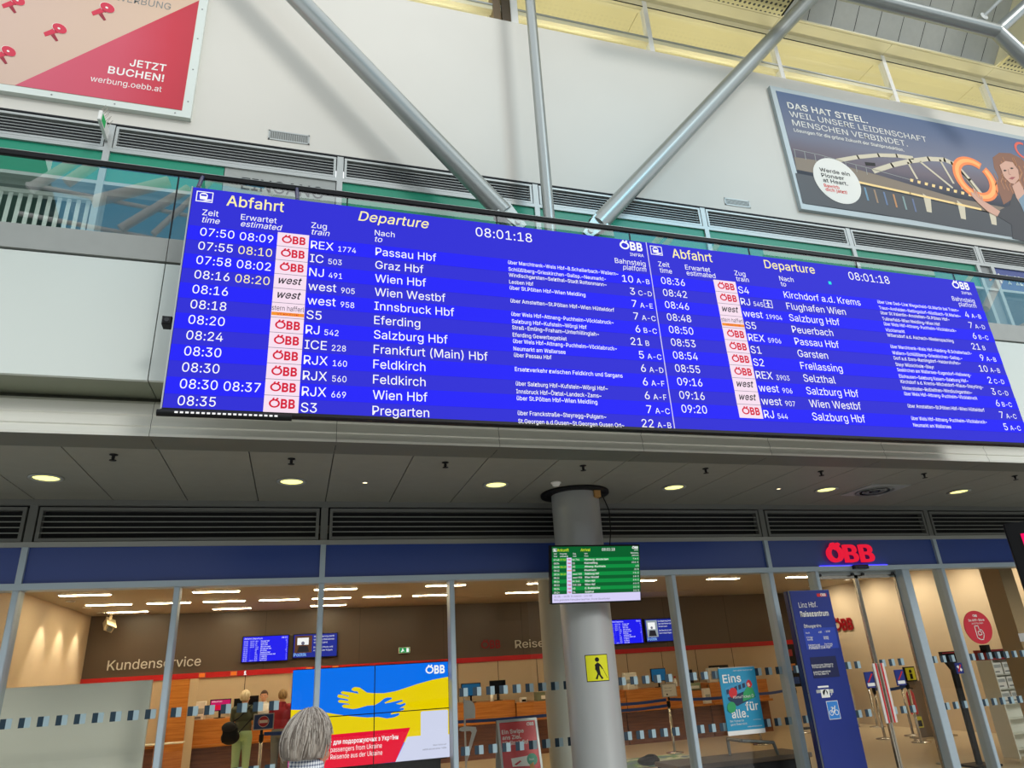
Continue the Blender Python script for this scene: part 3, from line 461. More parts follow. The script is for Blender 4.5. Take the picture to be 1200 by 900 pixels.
    def logo(s, x, z, y, h, m, w=None):
        """the railway's three-letter mark: a ring crossed by a slanted tick, then two letters"""
        r = h*.58; t = h*.2
        s.ring(x+r, z+h*.5, r, t, y-.001, y, m, 0, 2*math.pi, 30, h*.5)
        s.plate([(x+r*1.02, z+h*.86), (x+r*1.22, z+h*.74), (x+r*1.75, z+h*1.08), (x+r*1.45, z+h*1.2)], y-.0012, y, m)
        s.plate([(x+r*.5, z+h*.98), (x+r*.8, z+h*.9), (x+r*1.0, z+h*1.12), (x+r*.76, z+h*1.19)], y-.0012, y, m)
        s.text('BB', x+h*1.24, z, y-.001, h, m, w=h*1.5, bold=.03)
        return s
    def build(s, name, parent=None, loc=None, bevel=0.0):
        org = Vector((0, 0, 0))
        if parent is not None: org = Vector(parent.get('_org', (0, 0, 0)))
        elif loc is not None: org = Vector(loc)
        me = bpy.data.meshes.new(name)
        me.from_pydata([(p[0]-org.x, p[1]-org.y, p[2]-org.z) for p in s.v], [], s.f)
        for m in s.mats: me.materials.append(m)
        me.polygons.foreach_set('material_index', s.m); me.polygons.foreach_set('use_smooth', s.sm)
        me.update()
        o = bpy.data.objects.new(name, me); COL.objects.link(o)
        if parent is not None: o.parent = parent; o['_org'] = tuple(org)
        elif loc is not None: o.location = loc; o['_org'] = tuple(org)
        if bevel:
            b = o.modifiers.new('edge', 'BEVEL'); b.width = bevel; b.segments = 2; b.limit_method = 'ANGLE'
        return o
def tag(o, label, cat, group=None):
    o['label'] = label; o['category'] = cat
    if group: o['group'] = group
    return o
def thing(name, label, cat, loc=(0, 0, 0), group=None):
    o = bpy.data.objects.new(name, None); COL.objects.link(o); o.empty_display_size = .1
    o.location = loc; o['_org'] = tuple(loc)
    return tag(o, label, cat, group)
def struct(o):
    o['kind'] = 'structure'; return o
def sgroup(name, loc):
    o = bpy.data.objects.new(name, None); COL.objects.link(o); o.empty_display_size = .1
    o.location = loc; o['_org'] = tuple(loc); o['kind'] = 'structure'; return o
def lamp_area(parent, loc, sx, sy, energy, color, rot):
    l = bpy.data.lights.new('lamp_light', 'AREA'); l.shape = 'RECTANGLE'; l.size = sx; l.size_y = sy; l.energy = energy; l.color = color
    o = bpy.data.objects.new('lamp_light', l); COL.objects.link(o); o.rotation_euler = rot
    if parent is not None:
        o.parent = parent; o.location = Vector(loc)-Vector(parent.get('_org', (0, 0, 0)))
    else: o.location = loc
    return o

# ------------------------------------------------------------------ the setting
D = 8.5            # plane of the facade
FL = -0.2          # hall floor below the working datum (everything is lifted by 0.2 at the end)
K = 1.75/1.55
INT = Matrix.Translation(EYE) @ Matrix.Scale(K, 4) @ Matrix.Translation(-EYE)   # the office lies deeper: its own measuring scale
def I(x, y, z): return INT @ Vector((x, y, z))
def IMB(): return MB(INT)

struct(MB().box(-15, 27, -10, 8.46, FL-.1, FL, 'floor').build('floor'))
struct(IMB().box(-3.9, 12.6, 7.5, 16.4, -.1, 0, 'floorin').build('floor_office'))

# upper wall, cladding above the gallery
b = MB()
b.box(-14, 22, D, D+.34, 8.70, 12.18, 'wall')
struct(b.build('wall_upper'))
b = MB()
b.box(-14, 22, D+.02, D+.3, 8.655, 8.70, 'alu'); b.box(-14, 22, D-.012, D+.02, 8.672, 8.694, 'darkback')
b.box(-14, 22, D-.03, D+.2, 8.213, 8.273, 'alu')
b.box(-14, 22, D-.03, D+.2, 7.675, 7.725, 'alu')
struct(b.build('trim_1'))
b = MB()
for x in (-11.75, -8.75, -5.75, -2.75, .25, 3.25, 6.25, 9.25, 12.28):
    if x > 12:
        b.box(x-.045, x+.045, D-.02, D+.2, 8.27, 8.66, 'alu')
        b.box(12.08, 12.16, D-.04, D+.2, 4.2, 8.22, 'alu'); b.box(12.16, 12.44, D, D+.2, 4.2, 8.22, 'aludk'); b.box(12.44, 12.52, D-.04, D+.2, 4.2, 8.22, 'alu')
    else:
        b.box(x-.045, x+.045, D-.02, D+.2, 8.27, 8.66, 'alu'); b.box(x-.04, x+.04, D-.035, D+.2, 4.2, 8.22, 'alu')
struct(b.build('trim_2'))
b = MB()
for x0, x1 in ((-8.71, -5.79), (-5.71, -2.79), (-2.71, -1.3), (.29, 3.21), (3.29, 6.21), (6.29, 9.21), (9.29, 12.08)):
    b.box(x0, x1, D, D+.08, 7.725, 8.213, 'green')
struct(b.build('trim_3'))

def louvre(x0, x1, z0, z1, y, n, fr, label, slat):
    t = thing('ventilation_grille', label, 'grille', ((x0+x1)/2, y, z0))
    w = .034
    f = MB()
    f.box(x0, x1, y-.02, y+.06, z1-w, z1, fr); f.box(x0, x1, y-.02, y+.06, z0, z0+w, fr)
    f.box(x0, x0+w, y-.02, y+.06, z0+w, z1-w, fr); f.box(x1-w, x1, y-.02, y+.06, z0+w, z1-w, fr)
    f.build('frame', t)
    s = MB(); h = (z1-z0-2*w)/(n+1)
    for i in range(n):
        z = z0+w+h*(i+1)
        s.plate([(x0+w, z-.004), (x1-w, z-.004), (x1-w, z+.004), (x0+w, z+.004)], y-.004, y+.012, slat)
    s.build('slats', t)
    MB().box(x0+.002, x1-.002, y+.061, y+.09, z0+.002, z1-.002, 'darkback').build('backing', t)
ups = [(-8.69, -5.81, 'above the far end of the green band'), (-5.69, -2.81, 'under the red advertising board'), (-2.69, .19, 'above the EINGANG panel'),
       (.31, 3.19, 'behind the slanting strut over the word Departure'), (3.31, 6.19, 'between upright strut and small vent near the landscape advert'),
       (6.31, 9.19, 'under the small vent beside the landscape advert'), (9.31, 12.22, 'under the landscape advert, over green panels'), (12.34, 15.2, 'over the blue 1-12 sign')]
for x0, x1, w in ups:
    louvre(x0, x1, 8.285, 8.645, D, 5, 'alu', 'grey framed upper louvre grille ' + w, 'alu')

# gallery glazing behind the balustrade, dark rooms behind
n = 0
for x0, x1 in ((-8.71, -5.79), (-5.71, -2.79), (-2.71, .21), (.29, 3.21), (3.29, 6.21), (6.29, 9.21), (9.29, 12.08), (12.52, 15.5)):
    n += 1
    struct(MB().box(x0, x1, D+.05, D+.06, 4.9, 7.68, 'glass').build('window_%d' % n))
struct(MB().box(-12, 22, 11.2, 11.3, 4.7, 8.3, mat('gallery_room_wall', (58, 78, 66), .7)).build('wall_gallery'))
struct(MB().box(-12, 22, 5.86, 11.2, 4.72, 4.9, 'cap').build('floor_gallery'))
struct(MB().box(-12, 22, 8.85, 11.2, 8.3, 8.4, 'aludk').build('ceiling_gallery'))

# parapet of the gallery and the canopy edge
b = MB(); e = [-8.75+1.5*i for i in range(21)]
for x0, x1 in zip(e, e[1:]):
    b.box(x0+.004, x1-.004, 5.74, 5.78, 3.87, 4.955, 'gloss')
b.box(-8.75, 21.2, 5.77, 5.86, 3.88, 4.97, 'darkback')
struct(b.build('wall_parapet'))
b = MB()
for x0, x1 in zip(e, e[1:]): b.box(x0+.003, x1-.003, 5.735, 5.87, 4.978, 5.21, 'cap')
struct(b.build('trim_4'))
b = MB()
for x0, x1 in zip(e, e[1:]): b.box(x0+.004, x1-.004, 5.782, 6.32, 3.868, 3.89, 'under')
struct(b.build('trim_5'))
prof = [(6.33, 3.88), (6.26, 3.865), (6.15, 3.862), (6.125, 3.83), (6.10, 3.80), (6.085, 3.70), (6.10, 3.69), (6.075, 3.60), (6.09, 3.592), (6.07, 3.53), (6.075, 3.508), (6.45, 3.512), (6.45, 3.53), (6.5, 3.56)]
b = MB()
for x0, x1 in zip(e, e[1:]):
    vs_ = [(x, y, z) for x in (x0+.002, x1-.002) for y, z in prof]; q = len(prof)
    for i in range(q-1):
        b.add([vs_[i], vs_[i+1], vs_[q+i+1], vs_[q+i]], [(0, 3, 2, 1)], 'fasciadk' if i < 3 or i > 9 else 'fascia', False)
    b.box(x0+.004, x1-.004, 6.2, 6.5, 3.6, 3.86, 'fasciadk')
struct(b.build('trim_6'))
# soffit of the canopy: metal panels with open joints
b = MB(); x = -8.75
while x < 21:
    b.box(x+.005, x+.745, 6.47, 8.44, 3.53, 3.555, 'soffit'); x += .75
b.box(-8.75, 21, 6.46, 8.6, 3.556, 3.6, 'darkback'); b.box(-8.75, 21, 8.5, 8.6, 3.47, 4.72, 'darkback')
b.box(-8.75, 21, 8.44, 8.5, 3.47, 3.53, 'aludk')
struct(b.build('ceiling'))

# lower facade: louvres, blue fascia, frame
lows = [(-5.69, -2.81, 'at the far end over the shop windows'), (-2.69, .19, 'above the Kundenservice window'), (.31, 3.19, 'next to the round column, over the video wall'),
        (3.31, 6.19, 'over the counters beyond the column'), (6.31, 9.14, 'above the red letters at the entrance'), (9.26, 12.2, 'over the window with the round red sticker')]
for x0, x1, w in lows:
    louvre(x0, x1, 3.09, 3.455, D, 4, 'aludk', 'dark lower louvre grille ' + w, 'alu')
b = MB()
for x in (-5.75, -2.75, .25, 3.25, 6.25, 9.2, 12.25): b.box(x-.04, x+.04, D-.015, D+.15, 3.085, 3.47, 'aludk')
b.box(-8, 14, D-.03, D+.15, 3.03, 3.083, 'alu'); b.box(-8.7, 14, D+.12, D+.15, 2.66, 3.53, 'darkback')
b.box(-8, 14, D-.05, D+.15, 2.595, 2.66, 'alulow')
for x in (-5.75, -2.75, .25, 3.25, 6.22, 9.19, 12.2): b.box(x-.03, x+.03, D-.04, D+.15, 2.66, 3.03, 'alulow')
struct(b.build('trim_7'))
b = MB(); xs = (-8.7, -5.75, -2.75, .25, 3.25, 6.22, 9.19, 12.2, 14)
for x0, x1 in zip(xs, xs[1:]): b.box(x0+.03, x1-.03, D, D+.05, 2.66, 3.03, 'bluefas')
struct(b.build('trim_8'))

def marks(b, x0, x1, y):
    for z in (1.312, .715):
        x = x0
        while x+.1 < x1:
            b.box(x, x+.05, y-.002, y, z, z+.09, 'strip1'); b.box(x+.05, x+.1, y-.002, y, z, z+.09, 'strip2'); x += .158
mulls = [-5.75, -4.25, -2.75, -1.25, .25, 1.75, 3.25, 4.70, 6.2]
for i, (x0, x1) in enumerate(zip(mulls, mulls[1:])):
    g = sgroup('window_%d' % (n+1+i), ((x0+x1)/2, D, FL))
    f = MB(); w = .03
    f.cbox(x0-w, x0+w, D-.06, D+.12, FL, 2.595, 'alulow', .008)
    f.box(x0+w, x1-w, D-.03, D+.08, FL, FL+.08, 'alulow')
    f.build('window_frame', g)
    MB().box(x0+w, x1-w, D+.02, D+.03, FL+.08, 2.595, 'glass').build('pane', g)
    if x0 != .25:
        m = MB(); marks(m, x0+.07, x1-(.3 if x1 == .25 else .05), D+.018); m.build('safety_marking', g)
# sidelights, sliding door, last window
def side(name, x0, x1, wl=.05, wr=.03, mk=True, last=True):
    g = sgroup(name, ((x0+x1)/2, D, FL)); f = MB()
    f.cbox(x0-wl, x0+wl*.6, D-.06, D+.12, FL, 2.595, 'alulow', .008)
    if last: f.cbox(x1-wr, x1+wr, D-.06, D+.12, FL, 2.595, 'alulow', .008)
    f.box(x0+wl, x1-wr, D-.03, D+.08, FL, FL+.08, 'alulow'); f.build('window_frame', g)
    MB().box(x0+wl*.6, x1-wr, D+.02, D+.03, FL+.08, 2.595, 'glass').build('pane', g)
    if mk:
        m = MB(); marks(m, x0+.1, x1-.06, D+.018); m.build('safety_marking', g)
side('window_20', 6.2, 6.94)
side('window_21', 8.5, 9.19, .085, last=False)
side('window_22', 9.19, 10.95, .04, last=False)
side('window_23', 10.95, 12.2, .04)
dr = sgroup('door_1', (7.7, D+.1, FL))
for k, (x0, x1) in enumerate(((6.97, 7.70), (7.71, 8.42))):
    lf = MB(); y = D+.08
    for q0, q1 in ((x0, x0+.025), (x1-.025, x1)): lf.box(q0, q1, y, y+.04, FL+.02, 2.55, 'steel')
    lf.box(x0, x1, y, y+.04, 2.5, 2.56, 'steel'); lf.box(x0, x1, y, y+.04, FL+.02, FL+.1, 'steel')
    lo = lf.build('door_leaf', dr)
    MB().box(x0+.025, x1-.025, y+.015, y+.025, FL+.1, 2.5, 'glass').build('door_pane', lo)
    m = MB(); marks(m, x0+.06, x1-.14, y+.012); m.build('safety_marking', lo)
    hx = x1-.055 if k == 0 else x0+.055
    h = MB(); h.box(hx-.035, hx+.035, y-.03, y-.01, .62, 1.36, 'handle'); h.box(hx+(.003 if k == 0 else -.028), hx+(.028 if k == 0 else -.003), y-.034, y-.03, .62, 1.36, 'red')
    ho = h.build('door_handle', lo); ho['label'] = 'white push strip with red stripe'
    cx = (x0+x1)/2+(.2 if k == 0 else -.02)
    st = MB(); st.box(cx-.075, cx+.075, y-.004, y+.012, 1.06, 1.26, 'navy'); st.box(cx-.06, cx+.06, y-.006, y-.004, 1.08, 1.12, 'white')
    st.plate([(cx-.05, 1.13), (cx-.03, 1.13), (cx+.06, 1.23), (cx+.04, 1.24)], y-.006, y-.004, 'red'); st.build('door_sticker', lo)
rl = MB(); rl.box(6.95, 8.47, D+.06, D+.14, 2.545, 2.6, 'alu')
for x in (7.62, 7.80, 8.34, 7.06): rl.tube((x, D+.03, 2.55), (x, D+.1, 2.55), .022, 'blackgl', 10)
rl.build('door_track', dr)

# office shell (measured in its own scale)
b = IMB(); b.box(-3.9, 12.6, 16.0, 16.1, 1.87, 3.0, 'brown')
for x in (-2.3, -.6, 1.3, 3.1, 4.9, 6.8, 8.5, 10.2): b.box(x-.004, x+.004, 15.995, 16.0, 1.87, 3.0, 'brownjoint')
b.box(-3.9, 12.6, 15.97, 16.1, 1.77, 1.87, 'red')
b.box(-3.9, 12.6, 16.0, 16.1, 0, 1.77, 'beige')
for x in (-3.0, -1.95, -.92, .1, 1.2, 2.3, 3.4, 4.3, 5.2, 6.5, 7.4, 8.3, 9.2, 10.2): b.box(x-.006, x+.006, 15.996, 16.0, 0, 1.77, 'brownjoint')
struct(b.build('wall_back'))
struct(IMB().box(-3.94, -3.84, 7.62, 16.1, 0, 3.0, 'beige').build('wall_office_side'))
b = IMB(); b.box(12.3, 12.4, 7.62, 16.1, 0, 3.0, 'beige'); struct(b.build('wall_office_end'))
b = IMB(); b.box(-3.9, 12.4, 7.62, 16.1, 3.0, 3.08, 'ceilin')
for x in (2.2, 6.9): b.box(x, x+1.6, 14.4, 15.0, 2.985, 3.0, 'ceilin')
struct(b.build('ceiling_office'))
b = MB(); b.box(10.86, 11.14, 8.95, 9.3, FL, 3.0, mat('tan_post', (176, 148, 108), .5)); struct(b.build('trim_9'))
b = MB(); b.lathe([(.36, FL), (.36, 3.3)], (at(643, 790, 9.6).x+.36, 9.75, 0), 'pillar', 48); struct(b.build('wall_pillar'))

# clerestory above the cladding
ZC = 14.0
n0 = 23
px_ = (-9.0, -6.0, -3.0, 0.0, 3.1, 6.1, 9.12, 12.08, 15.05, 18.05, 21)
for i, (x0, x1) in enumerate(zip(px_, px_[1:])):
    g = sgroup('window_%d' % (n0+1+i), ((x0+x1)/2, 8.9, 12.0)); f = MB()
    f.box(x0-.05, x0+.05, 8.86, 9.0, 12.0, ZC, 'white'); f.box(x0+.05, x1-.05, 8.87, 9.0, 12.86, 13.0, 'yellowc'); f.box(x0+.05, x1-.05, 8.855, 8.875, 12.96, 13.0, 'alu')
    f.box(x0+.05, x1-.05, 8.87, 9.02, ZC-.17, ZC, 'yellowc'); f.box(x0+.05, x1-.05, 8.86, 8.87, ZC-.17, ZC-.15, 'darkback'); f.build('window_frame', g)
    MB().box(x0+.05, x1-.05, 8.93, 8.94, 12.0, ZC-.17, 'glass').build('pane', g)
b = MB()
b.box(2.86, 3.0, 8.84, 9.1, 12.0, ZC, mat('bronze_cover', (112, 92, 66), .4)); b.box(3.2, 3.34, 8.84, 9.1, 12.0, ZC, 'white')
b.box(3.02, 3.18, 8.80, 8.86, 12.0, ZC, mat('bronze_cover_dark', (70, 58, 44), .4)); struct(b.build('trim_10'))
b = MB()
for x0, x1 in zip(px_, px_[1:]):
    b.box(x0+.006, x1-.006, 8.55, 8.9, ZC, ZC+.03, 'yellowc'); b.box(x0+.006, x1-.006, 9.0, 12.2, ZC, ZC+.03, 'yellowc')
b.box(-9, 21, 8.5, 8.54, ZC, ZC+.05, 'yellowc')
b.box(-9, 21, 8.5, 12.2, ZC+.05, ZC+.08, 'darkback')
struct(b.build('ceiling_clerestory'))
struct(MB().box(-12, 22, 12.2, 12.3, 11.6, ZC+.1, 'yellowc').build('wall_clerestory'))
struct(MB().box(-12, 22, 8.84, 12.2, 11.85, 12.0, 'wall').build('floor_clerestory'))
b = MB()
for x0, x1 in ((-9.0, -3.1), (3.2, 9.15), (15.1, 21)):
    b.box(x0, x1, 6.4, 8.5, ZC, ZC+.06, 'yellowp')
struct(b.build('ceiling_roof'))
# roof-light well: slanting grey panels on the wall side, cream cheeks
S = .80; b = MB(); x = 9.19; zt = 17.2
while x < 15.0:
    x1 = min(x+.6, 15.0)
    b.add([(x+.008, 8.5, ZC+.04), (x1-.008, 8.5, ZC+.04), (x1-.008, 8.5-S*(zt-ZC), zt), (x+.008, 8.5-S*(zt-ZC), zt)], [(0, 3, 2, 1)], 'greyp'); x += .6
b.add([(9.15, 8.54, ZC+.04), (15.0, 8.54, ZC+.04), (15.0, 8.54-S*(zt-ZC), zt), (9.15, 8.54-S*(zt-ZC), zt)], [(0, 3, 2, 1)], 'darkback')
for xx in (9.15, 15.04):
    b.box(xx-.04, xx, 5.4, 8.5, ZC, zt, 'yellowc')
b.box(9.15, 15.0, 3.6, 6.0, zt, zt+.05, 'greyp')
struct(b.build('ceiling_well'))

# far side of the hall: unseen low walls shaped to dim the window reflections, skylight bands and truss members that the balustrade glass mirrors
FY = -10.0; FS = (5.74-FY+5.74)/(5.74+2.0+5.74)
def FX(x, z): return x*FS, 1.55+(z-1.55)*FS
b = MB()
for x0, x1, z0, z1 in ((-5.3, -1.2, 9.0, 13.5), (7.2, 11.6, 10.2, 13.5), (17.5, 22, 8.5, 12.5)):
    (a, c), (e_, f) = FX(x0, z0), FX(x1, z1); b.box(a, e_, FY-.05, FY, c, f, 'skyglass')
struct(b.build('window_34'))
b = MB(); rnd = random.Random(5)
for x0 in [-5.2, -4.6, -4.1, -3.5, -2.9, -2.2, -1.6, 7.6, 8.3, 10.0, 10.7, 11.5, 18, 19, 20]:
    w = rnd.uniform(.10, .2); z = rnd.uniform(9.8, 11.2); (a, c), (e_, f) = FX(x0-.3, z), FX(x0+rnd.uniform(.5, 1.1), z+rnd.uniform(.6, 1.6))
    b.tube((a, FY+.3, c), (e_, FY+.3, f), w, 'white', 10)
for z in (10.3, 11.0, 12.0): (a, c), (e_, f) = FX(-5.6, z), FX(-1.0, z-.5); b.tube((a, FY+.2, c), (e_, FY+.2, f), .08, 'white', 8)
struct(b.build('trim_11'))
fw = mat('far_green_wall', (20, 84, 66), .6); fd = mat('far_dark_wall', (52, 54, 54), .7)
b = MB(); b.plate([FX(*p_) for p_ in ((-12, 9.0), (-5.1, 9.0), (-4.7, 9.6), (-5.6, 12.2), (-6.2, 13.2), (-12, 13.2))], FY-.1, FY-.02, fw)
for x0, x1 in ((-1.2, 7.2), (11.6, 17.5)):
    (a, c), (e_, f) = FX(x0, 9.0), FX(x1, 11.6); b.box(a, e_, FY-.1, FY-.05, c, f, fw)
b.box(-20, 40, FY-.3, FY-.1, FL, 5.5, fd)
struct(b.build('wall_far'))
struct(MB().box(-15, -14.8, FY, 8.5, FL, 7, fd).build('wall_west')); struct(MB().box(27, 27.2, FY, 8.5, FL, 7, fd).build('wall_east'))  # unseen end walls, put in dark for the glass reflections

# ------------------------------------------------------------------ column and roof steel
t = thing('column', 'thick round grey column standing in front of the shop windows', 'column', (3.2, 7.9, FL))
b = MB(); b.lathe([(.29, FL), (.29, 3.3), (.292, 3.32), (.29, 3.34), (.29, 6.6), (.22, 6.75), (0, 6.75)], (3.2, 7.9, 0), 'column', 64)
b.build('shaft', t)
b = MB(); b.lathe([(.285, 3.50), (.42, 3.50), (.42, 3.528), (.285, 3.528)], (3.2, 7.9, 0), 'black', 48); b.build('collar', t)
b = MB(); p = at(700, 578, 7.65); b.box(p.x-.05, p.x+.03, 7.62, 7.75, 3.42, 3.53, mat('cardboard_tan', (196, 150, 90), .7)); b.build('cable_outlet', t)
b = MB(); pts = [(3.47, 7.68, 3.45), (3.5, 7.6, 3.25), (3.49, 7.6, 3.0), (3.46, 7.62, 2.8), (3.40, 7.6, 2.72)]
b.path(pts, .007, 'black'); tag(b.build('cable', loc=(3.47, 7.68, 3.45)), 'thin black cable hanging from the ceiling down to the green monitor', 'cable')

def strut(top, foot, r, label, fork=True):
    t = thing('roof_strut', label, 'strut', foot, 'steel struts fanning out from the column head')
    p0, p1 = Vector(foot), Vector(top); d = (p1-p0).normalized()
    b = MB(); b.tube(p0+d*.42, p1, r, 'strut', 28); b.build('tube', t)
    b = MB()
    if fork:
        u = Vector((0, 1, 0)); w = d.cross(u).normalized()
        a = p0+d*.43
        for s in (-1, 1):
            c = a+u*s*r*.62
            q = [c+w*r*.9-d*.0, c-w*r*.9, c-w*r*.5-d*.42, c+w*r*.5-d*.42]
            vs_ = [v+u*.018 for v in q]+[v-u*.018 for v in q]
            b.add(vs_, [(0, 1, 2, 3), (7, 6, 5, 4), (0, 4, 5, 1), (1, 5, 6, 2), (2, 6, 7, 3), (3, 7, 4, 0)], 'strut')
        b.tube(p0+d*.36, p0+d*.44, r*1.02, 'strut', 28)
        b.tube(p0+d*.12-u*r*.9, p0+d*.12+u*r*.9, r*.3, 'alu', 12)
    else:
        b.tube(p0, p0+d*.43, r, 'strut', 28)
    b.build('foot_fork', t)
    return t
def line_pts(a, b, Y, z0, z1):
    p, q = at(a[0], a[1], Y), at(b[0], b[1], Y); f = lambda z: p+(q-p)*((z-p.z)/(q.z-p.z))
    return tuple(f(z0)), tuple(f(z1))
f0, f1 = line_pts((577, 236), (350, 0), 7.9, 7.3, 15.5); strut(f1, f0, .142, 'round silver strut slanting up towards the red advertising board')
f0, f1 = line_pts((694, 270), (948, 0), 7.9, 7.3, 14.6); strut(f1, f0, .142, 'round silver strut slanting up beside the landscape advert')
strut((3.235, 7.9, 14.6), (3.2, 7.9, 6.7), .085, 'thin upright silver strut standing between the two slanting struts', False)

nd = at(1168, 37, 7.0)
t = thing('roof_truss', 'silver tubular roof truss joint under the ceiling beyond the landscape advert', 'truss', tuple(nd))
a = at(950, -10, 7.0); MB().tube((a.x-3, 7.0, nd.z+.0), tuple(nd), .135, 'strut', 24).build('chord', t)
e1 = at(1216, 82, 7.0); MB().tube(tuple(nd), tuple(e1), .135, 'strut', 24).build('brace', t)
e2 = at(1222, -12, 6.6); MB().tube(tuple(nd), tuple(e2), .12, 'strut', 24).build('brace', t)
b = MB(); b.ell(tuple(nd), .14, .14, .14, 'strut', 20, 12); p0 = at(1151, 21, 6.95); p1 = at(1180, -8, 6.6)
b.build('joint', t)
b = MB(); b.tube(tuple(p0), tuple(p1), .035, 'alu', 12); b.tube(tuple(p0+Vector((0, -.05, 0))), tuple(p0+Vector((0, .05, 0))), .09, 'alu', 16); b.build('tie_rod', t)
b = MB(); g = at(1168, 10, 5.9); b.tube((g.x, 5.9, 11.0+3), (g.x+.3, 5.9, 17.2), .25, 'aludk', 20); tag(b.build('roof_duct', loc=(g.x, 5.9, 14)), 'dark grey round duct rising behind the roof truss joint', 'duct')

# ------------------------------------------------------------------ glass balustrade on the parapet
t = thing('glass_balustrade', 'long glass balustrade with black handrail over the departure board', 'balustrade', (4, 5.8, 5.2))
b = MB(); b.cbox(-9, 21, 5.735, 5.767, 5.892, 5.945, 'black', .008); b.box(-9, 21, 5.733, 5.765, 5.945, 5.95, 'alu'); b.build('handrail', t)
for i in range(20):
    x0 = -8.75+1.5*i
    MB().box(x0+.006, x0+1.494, 5.745, 5.757, 5.21, 5.886, 'glassr').build('glass_pane', t)
for i in range(21): MB().box(-8.756+1.5*i, -8.744+1.5*i, 5.743, 5.76, 5.21, 5.886, 'black').build('seal', t)
# vertical blinds behind the first gallery window
t = thing('vertical_blind', 'pale vertical slat blind behind the gallery window', 'blind', (-4.2, 8.75, 7.6))
MB().box(-5.7, -2.82, 8.72, 8.8, 7.58, 7.64, 'white').build('headrail', t)
b = MB(); x = -5.7
while x < -2.9:
    b.plate([(x, 5.0), (x+.05, 5.0), (x+.05, 7.58), (x, 7.58)], 8.74, 8.745, 'white'); x += .11
b.build('slats', t)

# ------------------------------------------------------------------ the departure board
BX, BZ, BY = -1.03, 5.462, 5.3
board = thing('departure_board', 'huge blue electronic departure board spanning the hall', 'departure board', (3.2, 5.4, 3.45))
b = MB(); b.box(BX-.012, BX+8.472, BY+.012, BY+.11, BZ-1.99, BZ+.008, 'black'); b.box(BX-.012, BX+8.472, BY-.002, BY+.08, BZ-2.005, BZ-1.98, 'black')
b.box(BX-.014, BX-.004, BY-.004, BY+.01, BZ-1.99, BZ+.005, 'alu'); b.build('housing', board, bevel=0)
for x in (-1.02, -.19):
    h = MB(); h.tube((x, BY+.1, BZ-.12), (x-.01, BY+.19, 5.6), .018, 'navydk', 10); h.tube((x-.01, BY+.19, 5.6), (x-.03, 5.73, 5.9), .018, 'navydk', 10); h.build('hanger', board)
Lrows = [('07:50', '08:09', 'o', 'REX', '1774', 'Passau Hbf', 'über Marchtrenk~Wels Hbf~B.Schallerbach-Wallern~', 'Schlüßlberg~Grieskirchen-Gallsp.~Neumarkt-', '10', 'A-B'),
 ('07:55', '08:10', 'o', 'IC', '503', 'Graz Hbf', 'Windischgarsten~Selzthal~Stadt Rottenmann~', 'Leoben Hbf', '3', 'C-D'),
 ('07:58', '08:02', 'o', 'NJ', '491', 'Wien Hbf', 'über St.Pölten Hbf~Wien Meidling', '', '7', 'A-E'),
 ('08:16', '08:20', 'w', 'west', '905', 'Wien Westbf', 'über Amstetten~St.Pölten Hbf~Wien Hütteldorf', '', '7', 'A-C'),
 ('08:16', '', 'w', 'west', '958', 'Innsbruck Hbf', 'über Wels Hbf~Attnang-Puchheim~Vöcklabruck~', 'Salzburg Hbf~Kufstein~Wörgl Hbf', '6', 'B-C'),
 ('08:18', '', 's', 'S5', '', 'Eferding', 'Straß-Emling~Fraham~Unterhillinglah~', 'Eferding Gewerbegebiet', '21', 'B'),
 ('08:20', '', 'o', 'RJ', '542', 'Salzburg Hbf', 'über Wels Hbf~Attnang-Puchheim~Vöcklabruck~', 'Neumarkt am Wallersee', '5', 'A-C'),
 ('08:24', '', 'o', 'ICE', '228', 'Frankfurt (Main) Hbf', 'über Passau Hbf', '', '6', 'A-D'),
 ('08:30', '', 'o', 'RJX', '160', 'Feldkirch', 'Ersatzverkehr zwischen Feldkirch und Sargans', '', '6', 'A-F'),
 ('08:30', '', 'o', 'RJX', '560', 'Feldkirch', 'über Salzburg Hbf~Kufstein~Wörgl Hbf~', 'Innsbruck Hbf~Ötztal~Landeck-Zams~', '6', 'A-F'),
 ('08:30', '08:37', 'o', 'RJX', '669', 'Wien Hbf', 'über St.Pölten Hbf~Wien Meidling', '', '7', 'A-C'),
 ('08:35', '', 'o', 'S3', '', 'Pregarten', 'über Franckstraße~Steyregg~Pulgarn~', 'St.Georgen a.d.Gusen~St.Georgen Gusen Ort~', '22', 'A-B')]
